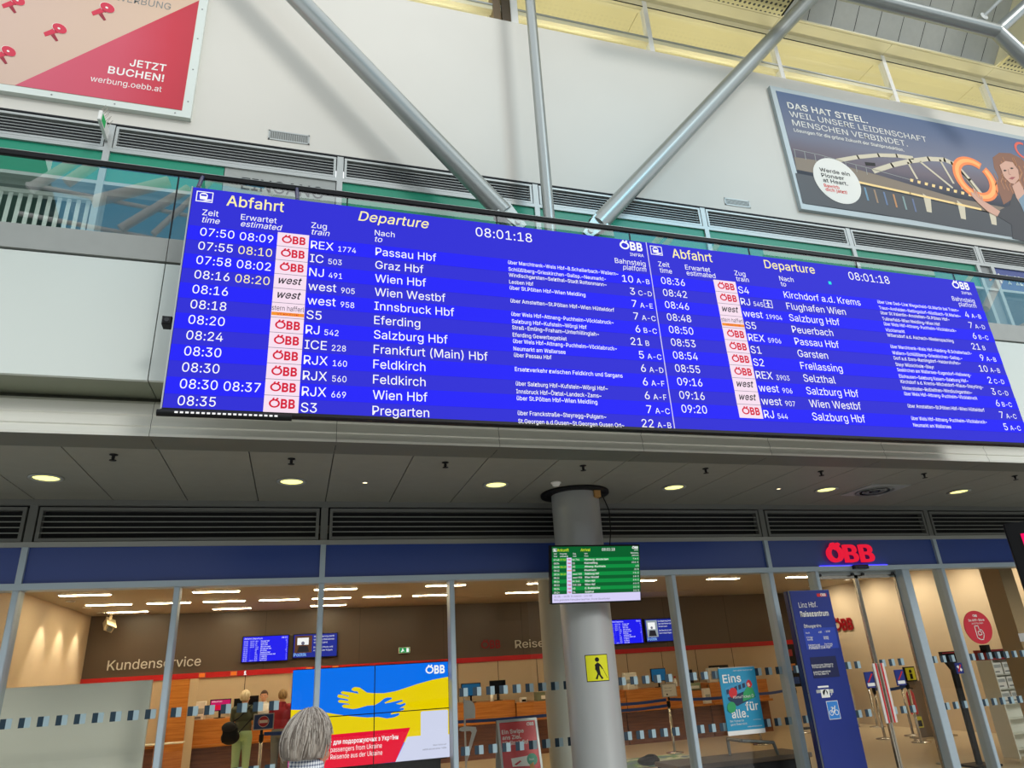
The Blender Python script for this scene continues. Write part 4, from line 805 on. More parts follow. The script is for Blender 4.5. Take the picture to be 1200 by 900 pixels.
Rrows = [('08:36', '', 'o', 'S4', '', 'Kirchdorf a.d. Krems', 'über Linz Oed~Linz Wegscheid~St.Martin bei Traun~', 'Traun~Ansfelden~Nettingsdorf~Nöstlbach-St.Marien~', '4', 'A-B'),
 ('08:42', '', 'o', 'RJ', '545', 'Flughafen Wien', 'über St.Valentin~Amstetten~St.Pölten Hbf~', 'Tullnerfeld~Wien Meidling~Wien Hbf', '7', 'A-D'),
 ('08:46', '', 'w', 'west', '19904', 'Salzburg Hbf', 'über Wels Hbf~Attnang-Puchheim~Vöcklabruck~', 'Vöcklamarkt', '6', 'B-C'),
 ('08:48', '', 's', 'S5', '', 'Peuerbach', 'Willersdorf a.d. Aschach~Niederspaching', '', '21', 'B'),
 ('08:50', '', 'o', 'REX', '5906', 'Passau Hbf', 'über Marchtrenk~Wels Hbf~Haiding~B.Schallerbach-', 'Wallern~Schlüßlberg~Grieskirchen-Gallsp.~', '9', 'A-B'),
 ('08:53', '', 'o', 'S1', '', 'Garsten', 'Dorf a.d. Enns~Ramingdorf-Haidershofen~', 'Steyr Münichholz~Steyr', '10', 'A-B'),
 ('08:54', '', 'o', 'S2', '', 'Freilassing', 'Seekirchen am Wallersee~Eugendorf~Hallwang-', 'Elixhausen~Salzburg Kasern~Salzburg Hbf~', '2', 'C-D'),
 ('08:55', '', 'o', 'REX', '3903', 'Selzthal', 'Kirchdorf a.d. Krems~Micheldorf~Klaus~Steyrling~', 'Hinterstoder~Roßleithen~Windischgarsten~', '3', 'C-D'),
 ('09:16', '', 'w', 'west', '906', 'Salzburg Hbf', 'über Wels Hbf~Attnang-Puchheim~Vöcklabruck', '', '6', 'B-C'),
 ('09:16', '', 'w', 'west', '907', 'Wien Westbf', 'über Amstetten~St.Pölten Hbf~Wien Hütteldorf', '', '7', 'A-C'),
 ('09:20', '', 'o', 'RJ', '544', 'Salzburg Hbf', 'über Wels Hbf~Attnang-Puchheim~Vöcklabruck~', 'Neumarkt am Wallersee', '5', 'A-C')]
def train_icon(b, x, z, y, h, m, m2):
    w = h*.07
    b.box(x, x+h*1.25, y-.001, y, z, z+w, m); b.box(x, x+h*1.25, y-.001, y, z+h-w, z+h, m)
    b.box(x, x+w, y-.001, y, z, z+h, m); b.box(x+h*1.25-w, x+h*1.25, y-.001, y, z, z+h, m)
    b.disc(x+h*.55, z+h*.62, h*.3, y-.001, y, m, 20, h*.26)
    b.plate([(x+h*.3, z+h*.25), (x+h*.82, z+h*.25), (x+h*.86, z+h*.6), (x+h*.25, z+h*.6)], y-.001, y, m)
    b.box(x+h*.34, x+h*.76, y-.002, y-.001, z+h*.56, z+h*.72, m2)
    b.plate([(x+h*.1, z+h*.12), (x+h*.5, z+h*.12), (x+h*.95, z+h*.3), (x+h*1.15, z+h*.3), (x+h*1.15, z+h*.2), (x+h*.7, z+h*.1)], y-.001, y, m)
def panel(x0, x1, rows, italic):
    P = lambda u: x0+u
    V = lambda v: BZ-v
    p = MB(); p.box(x0, x1, BY, BY+.02, V(1.978), V(0), 'e_b2'); pn = p.build('display_panel', board)
    r = MB()
    for i in range(0, len(rows), 2):
        r.box(x0, x1, BY-.002, BY, V(.379+.1352*(i+1)), V(.379+.1352*i), 'e_b1')
    r.build('row_bands', pn)
    y = BY-.004; L = MB()
    train_icon(L, P(.03), V(.14), y, .105, 'e_white', 'e_b2')
    L.text('Zeit', P(.094), V(.27), y, .056, 'e_white', w=.125); L.text('time', P(.1), V(.341), y, .056, 'e_white', w=.135, shear=.2*italic)
    L.text('Erwartet', P(.395), V(.272), y, .056, 'e_white', w=.287); L.text('estimated', P(.4), V(.338), y, .056, 'e_white', w=.33, shear=.2*italic)
    L.text('Zug', P(.966), V(.274), y, .056, 'e_white', w=.13); L.text('train', P(.972), V(.342), y, .056, 'e_white', w=.15, shear=.2*italic)
    L.text('Nach', P(1.508), V(.279), y, .056, 'e_white', w=.175); L.text('to', P(1.51), V(.345), y, .056, 'e_white', w=.065, shear=.2*italic)
    L.text('08:01:18', P(2.432), V(.163), y, .098, 'e_white', w=.55)
    L.logo(P(3.9), V(.115), y, .09, 'e_white'); L.text('INFRA', P(4.15), V(.185), y, .036, 'e_white', w=.15, align='R')
    L.text('Bahnsteig', P(4.155), V(.287), y, .056, 'e_white', w=.33, align='R'); L.text('platform', P(4.155), V(.352), y, .056, 'e_white', w=.255, align='R', shear=.2*italic)
    for i, (tm, es, op, tr, nu, de, v1, v2, pl, se) in enumerate(rows):
        q = .1352*i
        L.text(tm, P(.097), V(.47+q), y, .076, 'e_white', w=.262)
        if es: L.text(es, P(.402), V(.473+q), y, .076, 'e_warm' if i in (1, 3) else 'e_white', w=.264)
        vs_, _ = glyphs(tr); wt = (max(v[0] for v in vs_)-min(v[0] for v in vs_))*.078/CAP*.97
        L.text(tr, P(.972), V(.484+q), y, .078, 'e_white', w=wt)
        if nu: L.text(nu, P(.972)+wt+.04, V(.486+q), y, .052, 'e_white', w=.0385*len(nu)-.004)
        if nu == '545':
            ax, az = P(.972)+wt+.165, V(.49+q)
            for bx in ((0, .1, 0, .006), (0, .1, .084, .09), (0, .006, 0, .09), (.094, .1, 0, .09)): L.box(ax+bx[0], ax+bx[1], y-.001, y, az+bx[2], az+bx[3], 'e_white')
            L.plate([(ax+.046, az+.012), (ax+.054, az+.012), (ax+.055, az+.078), (ax+.05, az+.084), (ax+.045, az+.078)], y-.001, y, 'e_white')
            L.plate([(ax+.014, az+.04), (ax+.05, az+.062), (ax+.086, az+.04), (ax+.05, az+.05)], y-.001, y, 'e_white'); L.plate([(ax+.03, az+.016), (ax+.05, az+.028), (ax+.07, az+.016)], y-.001, y, 'e_white')
        vd, _ = glyphs(de); L.text(de, P(1.518), V(.484+q), y, .078, 'e_white', w=(max(v[0] for v in vd)-min(v[0] for v in vd))*.078/CAP*.955)
        for k, s in enumerate((v1, v2)):
            if s: L.text(s, P(2.728), V(.43+q+.073*k), y, .038, 'e_white', w=.0232*len(s), bold=.006)
        L.text(pl, P(3.994), V(.493+q), y, .076, 'e_white', align='R'); L.text(se, P(4.03), V(.492+q), y, .053, 'e_white')
    L.build('lettering', pn)
    T = MB(); T.text('Abfahrt', P(.27), V(.147), y, .105, 'e_warm', w=.462, bold=.008); T.build('heading', pn); T = MB(); T.text('Departure', P(1.36), V(.142), y, .1, 'e_warm', w=.632, shear=.22*italic, bold=.006)
    T.build('heading', pn)
    s = MB(); y2 = BY-.006
    s.box(P(.698), P(.954), BY-.005, BY, V(.357+.1352*len(rows)+.002), V(.357), 'e_pink')
    for i, r_ in enumerate(rows):
        z = V(.357+.1352*i); 
        if i: s.box(P(.698), P(.954), BY-.0055, BY-.005, z-.002, z+.002, 'e_grey')
        if r_[2] == 'o': s.logo(P(.735), z-.102, y2, .07, 'e_red')
        elif r_[2] == 'w': s.text('west', P(.735), z-.09, y2, .066, 'e_blk', w=.185, shear=.28, bold=.014)
        else:
            s.text('stern hafferl', P(.7), z-.072, y2, .046, 'e_blk', w=.25); s.box(P(.7), P(.953), y2-.0005, y2, z-.118, z-.088, 'e_org'); s.text('VERKEHR', P(.74), z-.113, y2-.001, .02, 'e_red', w=.17)
    s.build('carrier_strip', pn)
panel(BX, BX+4.196, Lrows, 1.0)
panel(BX+4.204, BX+8.46, Rrows, 0.0)
b = MB(); b.box(BX+4.196, BX+4.204, BY-.003, BY+.01, BZ-1.978, BZ, 'e_lav'); b.build('divider', board)
b = MB(); b.box(BX+6.34, BX+6.375, BY-.004, BY-.002, BZ-.255, BZ-.22, 'e_cyan'); b.build('bright_pixel', board)
p0, p1 = at(183, 483.5, 5.2), at(342, 487.5, 5.2); zb = (p0.z+p1.z)/2
t = thing('light_bar', 'slim black lamp bar with a row of white diodes under the departure board', 'lamp', (p0.x, 5.22, zb))
b = MB(); b.tube((p0.x, 5.22, zb), (p1.x, 5.22, zb), .026, 'black', 14); b.build('body', t)
b = MB(); x = p0.x+.12
while x < p1.x-.1: b.box(x, x+.022, 5.19, 5.2, zb-.006, zb+.006, 'e_white'); x += .036
b.build('diodes', t)
b = MB(); b.box(p0.x+.1, p0.x+.14, 5.22, 5.297, zb, zb+.02, 'black'); b.build('bracket', t); b = MB(); b.box(p1.x-.14, p1.x-.1, 5.22, 5.297, zb, zb+.02, 'black'); b.build('bracket', t)
p = at(196.5, 378, 5.35)
t = thing('sensor_box', 'small black sensor box on the outer edge of the departure board', 'sensor', (p.x, 5.35, p.z))
b = MB(); b.cbox(p.x-.035, p.x+.035, 5.3, 5.4, p.z-.035, p.z+.035, 'black', .008); b.build('body', t)
b = MB(); b.disc(p.x, p.z, .018, 5.295, 5.3, 'blackgl', 20); b.tube((p.x+.03, 5.37, p.z), (BX-.02, 5.37, p.z), .008, 'black'); b.build('lens', t)

# ------------------------------------------------------------------ advertising boards
Y = 8.42
t = thing('advertising_board', 'salmon and red advertising board with small megaphones on the upper wall', 'billboard', (-4, Y, 9.0))
b = MB(); b.box(-9, -1.80, Y, Y+.08, 8.915, 12.2, 'gloss')
for x in [-8+.75*i for i in range(9)]: b.disc(x, 8.965, .012, Y-.003, Y, 'aludk', 10)
for z in (9.2, 9.8, 10.4, 11.0): b.disc(-1.86, z, .012, Y-.003, Y, 'aludk', 10)
b.build('frame', t)
pk = ramp_z('salmon_print', [(0, (198, 166, 152)), (.5, (206, 178, 166)), (1, (214, 184, 158))], .4, 0)
rd = ramp_z('crimson_print', [(0, (206, 84, 108)), (.55, (204, 72, 94)), (.85, (196, 36, 58)), (1, (190, 30, 52))], .4, 0)
MB().box(-8.9, -1.918, Y-.004, Y, 9.025, 12.2, pk).build('poster', t)
q0 = at(18, 99.6, Y); q1 = at(233.6, 1, Y)
b = MB(); b.plate([(q0.x, 9.027), (-1.92, 9.027), (-1.92, q1.z)], Y-.007, Y-.004, rd); b.build('red_corner', t)
b = MB(); b.ptext('JETZT', (151.6, 77.6), (194, 83.6), Y-.005, .125, 'white', bold=.014); b.ptext('BUCHEN!', (126, 86), (191.6, 95.6), Y-.005, .125, 'white', bold=.014); b.ptext('werbung.oebb.at', (105.6, 95), (189, 108), Y-.005, .1, 'white')
b.build('lettering', t)
b = MB(); b.ptext('WERBUNG', (135, 2), (200, 10), Y-.003, .13, 'aludk'); b.build('grey_lettering', t)
mr = mat('megaphone_red', (206, 40, 70), .4); md = mat('megaphone_shade', (150, 20, 46), .4)
for hx, hy in ((630, 45), (350, 167), (52, 300), (105, 2)):
    F = lambda pts: [((hx+x)/5, (hy+y)/5) for x, y in pts]
    b = MB()
    b.pplate(F([(-95, 25), (-35, 0), (-22, 28), (-85, 47)]), Y-.004, mr, .004)
    b.pplate(F([(-52, 40), (-30, 32), (-8, 72), (-22, 76)]), Y-.004, md, .004)
    b.pplate(F([(-40, -10), (-28, -24), (-8, 28), (-24, 26)]), Y-.005, mr, .004)
    c = [(42*math.cos(k*math.pi/12)+5*math.sin(k*math.pi/12), 29*math.sin(k*math.pi/12)+10*math.cos(k*math.pi/12)) for k in range(24)]
    b.pplate(F([(x*1.06-1, y*1.06) for x, y in c]), Y-.006, 'paper', .003); b.pplate(F(c), Y-.009, mr, .003)
    b.pplate(F([(x*.2-4, y*.2) for x, y in c]), Y-.012, 'paper', .003)
    b.build('printed_megaphone', t)
t = thing('advertising_board', 'wide landscape advert with dusk bridge picture and glowing orange ring', 'billboard', (12, Y, 9.0))
X0, X1, Z0, Z1 = 8.385, 17.0, 9.02, 11.69
b = MB(); b.box(X0-.11, X1+.11, Y, Y+.08, Z0-.12, Z1+.11, mat('advert_frame', (166, 178, 182), .4, .2)); b.build('frame', t)
sky = ramp_z('dusk_print', [(0, (26, 34, 42)), (.26, (40, 48, 60)), (.33, (70, 72, 86)), (.45, (112, 102, 112)), (.6, (118, 122, 140)), (1, (84, 104, 140))], .7)
MB().box(X0, X1, Y-.004, Y, Z0, Z1, sky).build('poster', t)
C6 = lambda pts: [(880+x/3.75, y/3.75) for x, y in pts]
steelp = mat('print_pale_arch', (206, 196, 170), .4); deck = mat('print_deck', (120, 104, 84), .4); lit = mat('print_warm_lights', (250, 214, 140), .4); dk = mat('print_dark_water', (34, 44, 54), .4)
b = MB(); y = Y-.004
b.pplate(C6([(190, 690), (360, 715), (560, 770), (900, 870), (1260, 940), (1260, 985), (1000, 925), (560, 815), (200, 745)]), y, deck, .001)
b.pplate(C6([(195, 760), (560, 830), (900, 905), (1250, 965), (1260, 1060), (900, 1000), (560, 940), (228, 893)]), y, dk, .001)
b.pline(C6([(380, 706), (470, 690), (560, 682), (640, 684), (710, 694)]), .09, y-.001, steelp)
b.pline(C6([(540, 752), (620, 726), (700, 708), (780, 698), (850, 702), (900, 724), (960, 790), (1010, 852)]), .11, y-.001, steelp)
for a_, c_ in (((690, 715), (730, 785)), ((745, 712), (885, 825)), ((830, 703), (890, 805)), ((880, 712), (930, 830)), ((900, 725), (1000, 850))): b.pline(C6([a_, c_]), .05, y-.001, steelp)
b.pline(C6([(185, 655), (300, 680), (400, 708), (540, 745), (700, 790)]), .012, y-.001, 'cap')
for k in range(8): b.pline(C6([(190+45*k, 657+11*k), (196+45*k, 690+11*k)]), .012, y-.001, 'cap')
b.pline(C6([(470, 800), (700, 850), (900, 895), (1010, 920)]), .05, y-.001, lit)
for k in range(9): b.pplate(C6([(700+32*k, 785+8*k), (714+32*k, 788+8*k), (712+32*k, 800+8*k), (700+32*k, 797+8*k)]), y-.001, lit, .001)
for xx, yy in ((755, 850), (905, 880), (1040, 905)): b.pplate(C6([(xx, yy), (xx+35, yy+25), (xx+40, yy+85), (xx+18, yy+80)]), y-.001, steelp, .001)
for k, cc in enumerate(((90, 140, 170), (150, 120, 90), (80, 110, 150), (190, 130, 70), (120, 150, 150), (80, 100, 140))): b.pline(C6([(500+42*k, 825+10*k), (515+42*k, 880+10*k)]), .04, y-.001, mat('print_reflection', cc, .4))
b.pplate(C6([(500, 712), (545, 716), (548, 730), (505, 728)]), y-.001, 'black', .001)
b.build('printed_bridge', t)
b = MB(); og = mat('print_orange_glow', (250, 128, 44), .4); oy = mat('print_orange_core', (255, 176, 90), .4)
rc = at(1142.6, 209.7, Y); b.ring(rc.x, rc.z, .56, .21, y-.004, y-.001, og, R(52), R(400), 44, .56); b.ring(rc.x, rc.z, .50, .09, y-.006, y-.004, oy, R(55), R(396), 40, .5)
b.build('printed_ring', t); b = MB(); r2 = at(1199, 177, Y); b.ring(r2.x, r2.z, .24, .06, y-.004, y-.001, mat('print_red_orange', (226, 84, 60), .4), R(70), R(400), 24)
b.build('printed_ring', t)
C5 = lambda pts: [(1080+x/3.75, 50+y/3.75) for x, y in pts]
hair = mat('print_brown_hair', (128, 78, 50), .5); skin = mat('print_skin', (206, 158, 136), .5); jack = mat('print_dark_jacket', (30, 34, 44), .5)
b = MB()
b.pplate(C5([(312, 505), (340, 484), (390, 486), (440, 510), (480, 560), (490, 700), (455, 690), (440, 640), (420, 700), (395, 690), (360, 712), (345, 670), (330, 640), (338, 590), (318, 550)]), y, hair, .002)
rn = random.Random(3)
for k in range(16): 
    a_ = (326+rn.uniform(-10, 120), 500+rn.uniform(0, 90)); b.pline(C5([a_, (a_[0]+14, a_[1]+30), (a_[0]+2, a_[1]+62), (a_[0]+18, a_[1]+95)]), .02, y-.002, mat('print_hair_light', (176, 116, 72), .5))
b.pplate(C5([(330, 760), (345, 735), (385, 715), (400, 668), (430, 640), (470, 640), (520, 700), (560, 900), (400, 860), (395, 800)]), y-.002, jack, .002)
b.pplate(C5([(398, 630), (428, 608), (446, 640), (462, 690), (440, 720), (416, 680)]), y-.004, skin, .002)
b.pplate(C5([(425, 690), (455, 660), (500, 700), (520, 800), (470, 790)]), y-.005, mat('print_blue_blouse', (110, 140, 160), .5), .002)
b.pplate(C5([(342, 538), (368, 520), (400, 526), (424, 560), (428, 596), (408, 622), (388, 616), (362, 590)]), y-.006, skin, .002)
for ex, ey in ((366, 562), (396, 552)): b.pplate(C5([(ex-9, ey), (ex, ey-4), (ex+9, ey), (ex, ey+4)]), y-.008, 'black', .001)
b.pplate(C5([(382, 598), (396, 590), (412, 590), (400, 602)]), y-.008, mat('print_lips', (160, 70, 70), .5), .001); b.pline(C5([(380, 556), (384, 578), (392, 580)]), .012, y-.008, mat('print_skin_shade', (170, 118, 98), .5))
b.pplate(C5([(215, 655), (232, 662), (262, 690), (300, 712), (345, 742), (332, 764), (290, 742), (250, 706), (222, 676)]), y-.008, skin, .002)
for k in range(4): b.pline(C5([(236+10*k, 668+8*k), (228+12*k, 640+12*k)]), .035, y-.010, skin)
b.build('printed_woman', t)
b = MB()
b.ptext('DAS HAT STEEL.', *C6([(163, 474), (515, 543)]), Y-.005, .15, 'paper', bold=.014); b.ptext('WEIL UNSERE LEIDENSCHAFT', *C6([(172, 511), (775, 627)]), Y-.005, .14, 'paper'); b.ptext('MENSCHEN VERBINDET.', *C6([(185, 552), (690, 643)]), Y-.005, .14, 'paper')
b.ptext('Lösungen für die grüne Zukunft der Stahlproduktion.', *C6([(190, 578), (674, 666)]), Y-.005, .075, 'paper', bold=.015); b.build('lettering', t)
bc = at(980.8, 212.2, Y)
b = MB(); b.disc(bc.x, bc.z, .52, Y-.01, Y-.006, 'paper', 56); b.build('round_badge', t)
b = MB(); yy = Y-.009
for s, a_, c_ in (('Werde ein', (303, 752), (436, 775)), ('Pioneer', (311, 776), (411, 793)), ('at Heart.', (318, 797), (428, 818))): b.ptext(s, *C6([a_, c_]), yy, .085, 'black', bold=.014)
for s, a_, c_ in (('Bewirb', (322, 820), (390, 832)), ('dich jetzt!', (329, 838), (424, 853))): b.ptext(s, *C6([a_, c_]), yy, .07, mat('badge_red', (226, 60, 50), .5), bold=.02)
b.build('badge_lettering', t)

# ------------------------------------------------------------------ small things on the upper wall
for (x0, x1, z0, z1), lab in (((-.77, -.2, 8.81, 8.98), 'small slotted air vent under the slanting strut, near the EINGANG panel'), ((6.74, 7.25, 8.81, 8.96), 'small slotted air vent beside the corner of the landscape advert')):
    t = thing('wall_vent', lab, 'vent', ((x0+x1)/2, D, z0)); w = .02
    b = MB(); b.box(x0, x1, D-.012, D, z1-w, z1, 'alu'); b.box(x0, x1, D-.012, D, z0, z0+w, 'alu'); b.box(x0, x0+w, D-.012, D, z0, z1, 'alu'); b.box(x1-w, x1, D-.012, D, z0, z1, 'alu'); b.build('frame', t)
    b = MB(); b.box(x0+w, x1-w, D-.004, D, z0+w, z1-w, mat('vent_grey', (96, 98, 92), .6)); x = x0+w+.01
    while x < x1-w-.01: b.box(x, x+.008, D-.01, D-.004, z0+w, z1-w, 'alu'); x += .022
    b.build('slats', t)
t = thing('exit_sign', 'thin white projecting exit sign with bird spikes above the EINGANG panel end', 'sign', (-2.75, 8.2, 8.4))
b = MB(); b.cbox(-2.795, -2.755, 8.06, 8.44, 8.37, 8.52, 'white', .008); b.build('housing', t)
b = MB(); b.box(-2.755, -2.752, 8.1, 8.25, 8.39, 8.5, 'e_exit'); b.box(-2.798, -2.795, 8.1, 8.4, 8.39, 8.5, 'e_exit'); b.build('face', t)
b = MB(); b.box(-2.79, -2.76, 8.44, 8.5, 8.36, 8.45, 'alu'); b.build('bracket', t)
b = MB()
for k in range(9): b.tube((-2.775, 8.08+.04*k, 8.52), (-2.73+.02*(k % 2), 8.07+.04*k, 8.62), .003, 'steel', 6)
b.build('bird_spikes', t)
t = thing('sign_panel', 'grey panel lettered EINGANG behind the handrail', 'sign', (-.5, D, 7.72))
MB().box(-1.29, .2, D-.005, D+.08, 7.725, 8.213, 'cap').build('panel', t)
b = MB(); b.text('EINGANG', -1.06, 7.885, D-.009, .195, 'black', w=1.1, bold=.006); b.build('lettering', t)
t = thing('sign_panel', 'dark blue platform sign 1-12 high above the end of the departure board', 'sign', (14, D, 7.72))
MB().box(12.53, 16.5, D-.005, D+.08, 7.725, 8.213, 'bluesign').build('panel', t)
b = MB(); p = at(1181, 331.5, D); q = at(1194, 333.5, D); b.text('1-12', p.x, 7.88, D-.009, .19, 'white', w=q.x-p.x+.1, bold=.02); b.text('u.', q.x+.3, 7.88, D-.009, .19, 'white', bold=.02)
p = at(1172, 328, D); b.box(p.x-.02, p.x+.02, D-.01, D-.006, 7.88, 8.05, 'white'); b.plate([(p.x-.09, 8.0), (p.x, 8.1), (p.x+.09, 8.0), (p.x+.06, 7.98), (p.x, 8.04), (p.x-.06, 7.98)], D-.01, D-.006, 'white'); b.build('lettering', t)
p = at(1162, 326, D); b = MB(); b.plate([(p.x-.08, 8.05), (p.x+.05, 7.97), (p.x-.08, 7.89)], D-.01, D-.006, mat('orange_arrow', (240, 130, 50), .5)); b.build('arrow', t)

# ------------------------------------------------------------------ fittings in the canopy soffit
ZS = 3.53
dl = [(-2.39, 'over the first shop window, farthest along the soffit'), (-.13, 'over the Kundenservice window end'), (2.1, 'between the video wall and the round column'), (4.37, 'just past the round column'), (6.62, 'over the entrance beside the ceiling diffuser'), (8.86, 'over the window with the round sticker'), (11.1, 'beyond the pink screen')]
for x, w in dl:
    t = thing('downlight', 'round glowing yellow downlight in the soffit '+w, 'lamp', (x, 7.53, ZS))
    b = MB(); b.lathe([(.125, 0), (.15, -.003), (.15, -.012), (.118, -.014), (.112, 0)], (x, 7.53, ZS), 'alu', 36); b.build('rim', t)
    b = MB(); b.lathe([(.113, -.004), (.06, -.008), (0, -.008)], (x, 7.53, ZS), 'e_down', 32); b.build('lens', t)
sp = [(-1.64, 'farthest'), (-.13, 'near the Kundenservice end'), (1.35, 'before the small bright spot'), (2.84, 'beside the round column'), (4.32, 'past the column'), (5.87, 'near the second bright spot'), (7.41, 'in front of the ceiling diffuser'), (8.9, 'beyond the ceiling diffuser')]
for x, w in sp:
    t = thing('sprinkler', 'small dark sprinkler head under the canopy soffit, '+w, 'sprinkler', (x, 6.7, ZS), 'sprinkler heads in the soffit')
    b = MB(); b.lathe([(.0, 0), (.035, 0), (.035, -.006), (.014, -.012), (.012, -.035), (.006, -.045), (.0, -.045)], (x, 6.7, ZS), 'black', 18); b.build('body', t)
    b = MB(); b.lathe([(0, -.05), (.03, -.052), (.03, -.056), (0, -.056)], (x, 6.7, ZS), 'black', 14); b.tube((x-.014, 6.7, ZS-.03), (x-.004, 6.7, ZS-.05), .003, 'black', 6); b.tube((x+.014, 6.7, ZS-.03), (x+.004, 6.7, ZS-.05), .003, 'black', 6); b.build('deflector', t)
for x, w in ((.63, 'between two downlights before the column'), (5.88, 'between two downlights beyond the column')):
    t = thing('spotlight', 'tiny bright pinpoint spot in the soffit '+w, 'lamp', (x, 7.53, ZS))
    b = MB(); b.lathe([(.024, 0), (.036, -.004), (.024, -.008)], (x, 7.53, ZS), 'white', 18); b.build('rim', t)
    b = MB(); b.lathe([(.024, -.005), (0, -.006)], (x, 7.53, ZS), 'e_spot', 16); b.build('lens', t)
t = thing('smoke_detector', 'pale round smoke detector on the soffit beside the column head', 'smoke detector', (2.78, 7.4, ZS))
b = MB(); b.lathe([(0, 0), (.06, 0), (.06, -.015), (.045, -.02), (.045, -.035), (.03, -.045), (0, -.045)], (2.78, 7.4, ZS), 'white', 24); b.build('body', t)
t = thing('ceiling_diffuser', 'square air diffuser with curved vanes in the soffit near the entrance', 'diffuser', (7.4, 7.53, ZS))
b = MB(); b.box(7.08, 7.72, 7.22, 7.82, ZS-.012, ZS, 'alu'); b.build('plate', t)
b = MB()
for k, r_ in enumerate((.25, .19, .13, .07)): b.lathe([(r_, -.014), (r_, -.03), (r_-.03, -.02)], (7.4, 7.53, ZS), 'blackgl' if k % 2 else 'aludk', 32)
b.build('vanes', t)

# ------------------------------------------------------------------ signs and screens in front of the shop windows
th = R(12.2)
mc = Vector((3.135, 7.315, 2.483))
t = thing('arrivals_monitor', 'green arrivals screen fixed to the round column', 'monitor', tuple(mc))
XF = Matrix.Translation(mc) @ Matrix.Rotation(th, 4, 'X')
hw, hh = .5325, .308
b = MB(XF); b.cbox(-hw, hw, 0, .07, -hh, hh, 'black', .008); b.build('housing', t)
b = MB(XF); b.box(-.1, .1, .07, .22, -.08, .08, 'blackgl'); b.build('wall_mount', t)
b = MB(XF); x0, x1, z0, z1 = -hw+.014, hw-.014, -hh+.016, hh-.014
b.box(x0, x1, -.003, 0, z0, z1, 'e_g2'); b.box(x0, x1, -.005, -.003, z0, z0+.088, 'e_lav')
rh = (z1-.118-z0-.088)/10; zt = z1-.118
for i in range(0, 10, 2): b.box(x0, x1, -.005, -.003, zt-rh*(i+1), zt-rh*i, 'e_g1')
b.box(x0+.168, x0+.225, -.006, -.003, z0+.088, zt, 'e_lav'); s = b.build('screen', t)
b = MB(XF); y = -.0075
train_icon(b, x0+.01, z1-.052, y, .034, 'e_white', 'e_g2')
b.text('Ankunft', x0+.058, z1-.05, y, .03, 'e_yel', w=.135, bold=.01); b.text('Arrival', x0+.33, z1-.05, y, .03, 'e_yel', w=.115, shear=.15, bold=.01); b.text('08:01:18', x0+.585, z1-.048, y, .03, 'e_white', w=.155)
b.logo(x1-.085, z1-.03, y, .026, 'e_white'); b.text('INFRA', x1-.01, z1-.05, y, .012, 'e_white', align='R')
for s1, s2, u in (('Zeit', 'time', .018), ('Erwartet', 'estimated', .09), ('Zug', 'train', .24), ('Von', 'from', .375)):
    b.text(s1, x0+u, z1-.082, y, .015, 'e_white'); b.text(s2, x0+u, z1-.108, y, .015, 'e_white')
b.text('Bahnsteig', x1-.01, z1-.082, y, .015, 'e_white', align='R'); b.text('platform', x1-.01, z1-.108, y, .015, 'e_white', align='R')
AR = [('07:48', '07:56', 'RJ 741', 'Hamburg-Amsterdam', '7 A-E'), ('08:04', '', 'S1', 'Kleinreifling', '10 A-B'), ('08:08', '08:13', 'S3', 'Attnang-Puchheim', '6 B'), ('08:12', '', 'S5', 'Peuerbach', '21 B'), ('08:14', '08:20', 'west 905', 'Salzburg Hbf', '7 A-C'),
      ('08:16', '', 'west 958', 'Wien Westbf', '6 B-C'), ('08:16', '', 'RJ 542', 'Wien Hbf', '5 A-C'), ('08:22', '', 'ICE 228', 'Wien Hbf', '6 A-D'), ('08:24', '', 'S3', 'C. Budejovice', '2 C-D'), ('08:24', '', 'S4', 'Selzthal', '3 C-D')]
for i, (a, e_, tr, de, pl) in enumerate(AR):
    z = zt-rh*(i+1)+.009
    b.text(a, x0+.018, z, y, .019, 'e_white', w=.062); 
    if e_: b.text(e_, x0+.092, z, y, .019, 'e_yel', w=.066)
    b.text(tr, x0+.235, z, y, .018, 'e_white'); b.text(de, x0+.375, z, y, .02, 'e_white', bold=.006); b.text(pl, x1-.012, z, y, .018, 'e_white', align='R')
    if i == 3: b.box(x0+.172, x0+.221, y-.0005, y, z+.002, z+.012, 'e_org')
    elif i in (4, 5): b.text('west', x0+.178, z+.002, y, .014, 'e_blk', w=.036, shear=.3)
    else: b.logo(x0+.176, z+.002, y, .014, 'e_red')
b.text('31.08. - 30.09. St.Valentin - Linz Hbf', x0+.02, z0+.055, y, .018, 'e_grey'); b.text('Bitte geänderte Fahrpläne beachten. Grund: Bauarbeiten', x0+.02, z0+.02, y, .018, 'e_grey')
b.build('lettering', s)

# yellow sticker wrapped on the column: a white-cane walker
t = thing('warning_sticker', 'square yellow sticker of a walker with a cane on the round column', 'sticker', (3.15, 7.61, 1.4))
def colwrap(pts, lift, m, b):
    """plate hugging the round column: points given as arc length from the sticker's middle, height"""
    r = .29+lift; a0 = R(-97.0)
    n = len(pts); vs_ = []
    for rr in (r, .2895):
        for u, z in pts:
            a = a0+u/.29; vs_.append((3.2+rr*math.cos(a), 7.9+rr*math.sin(a), z))
    fs = [tuple(range(n)), tuple(range(2*n-1, n-1, -1))]+[((i+1) % n, i, n+i, n+(i+1) % n) for i in range(n)]
    b.add(vs_, fs, m)
def strip_rect(u0, u1, z0, z1, lift, m, b, k=8):
    for i in range(k):
        a, c = u0+(u1-u0)*i/k, u0+(u1-u0)*(i+1)/k; colwrap([(a, z0), (c, z0), (c, z1), (a, z1)], lift, m, b)
ys = mat('sticker_yellow', (226, 226, 20), .4)
b = MB(); strip_rect(-.13, .13, 1.392, 1.664, .002, 'black', b); strip_rect(-.122, .122, 1.40, 1.656, .0035, ys, b); b.build('sheet', t)
b = MB(); zc = 1.53
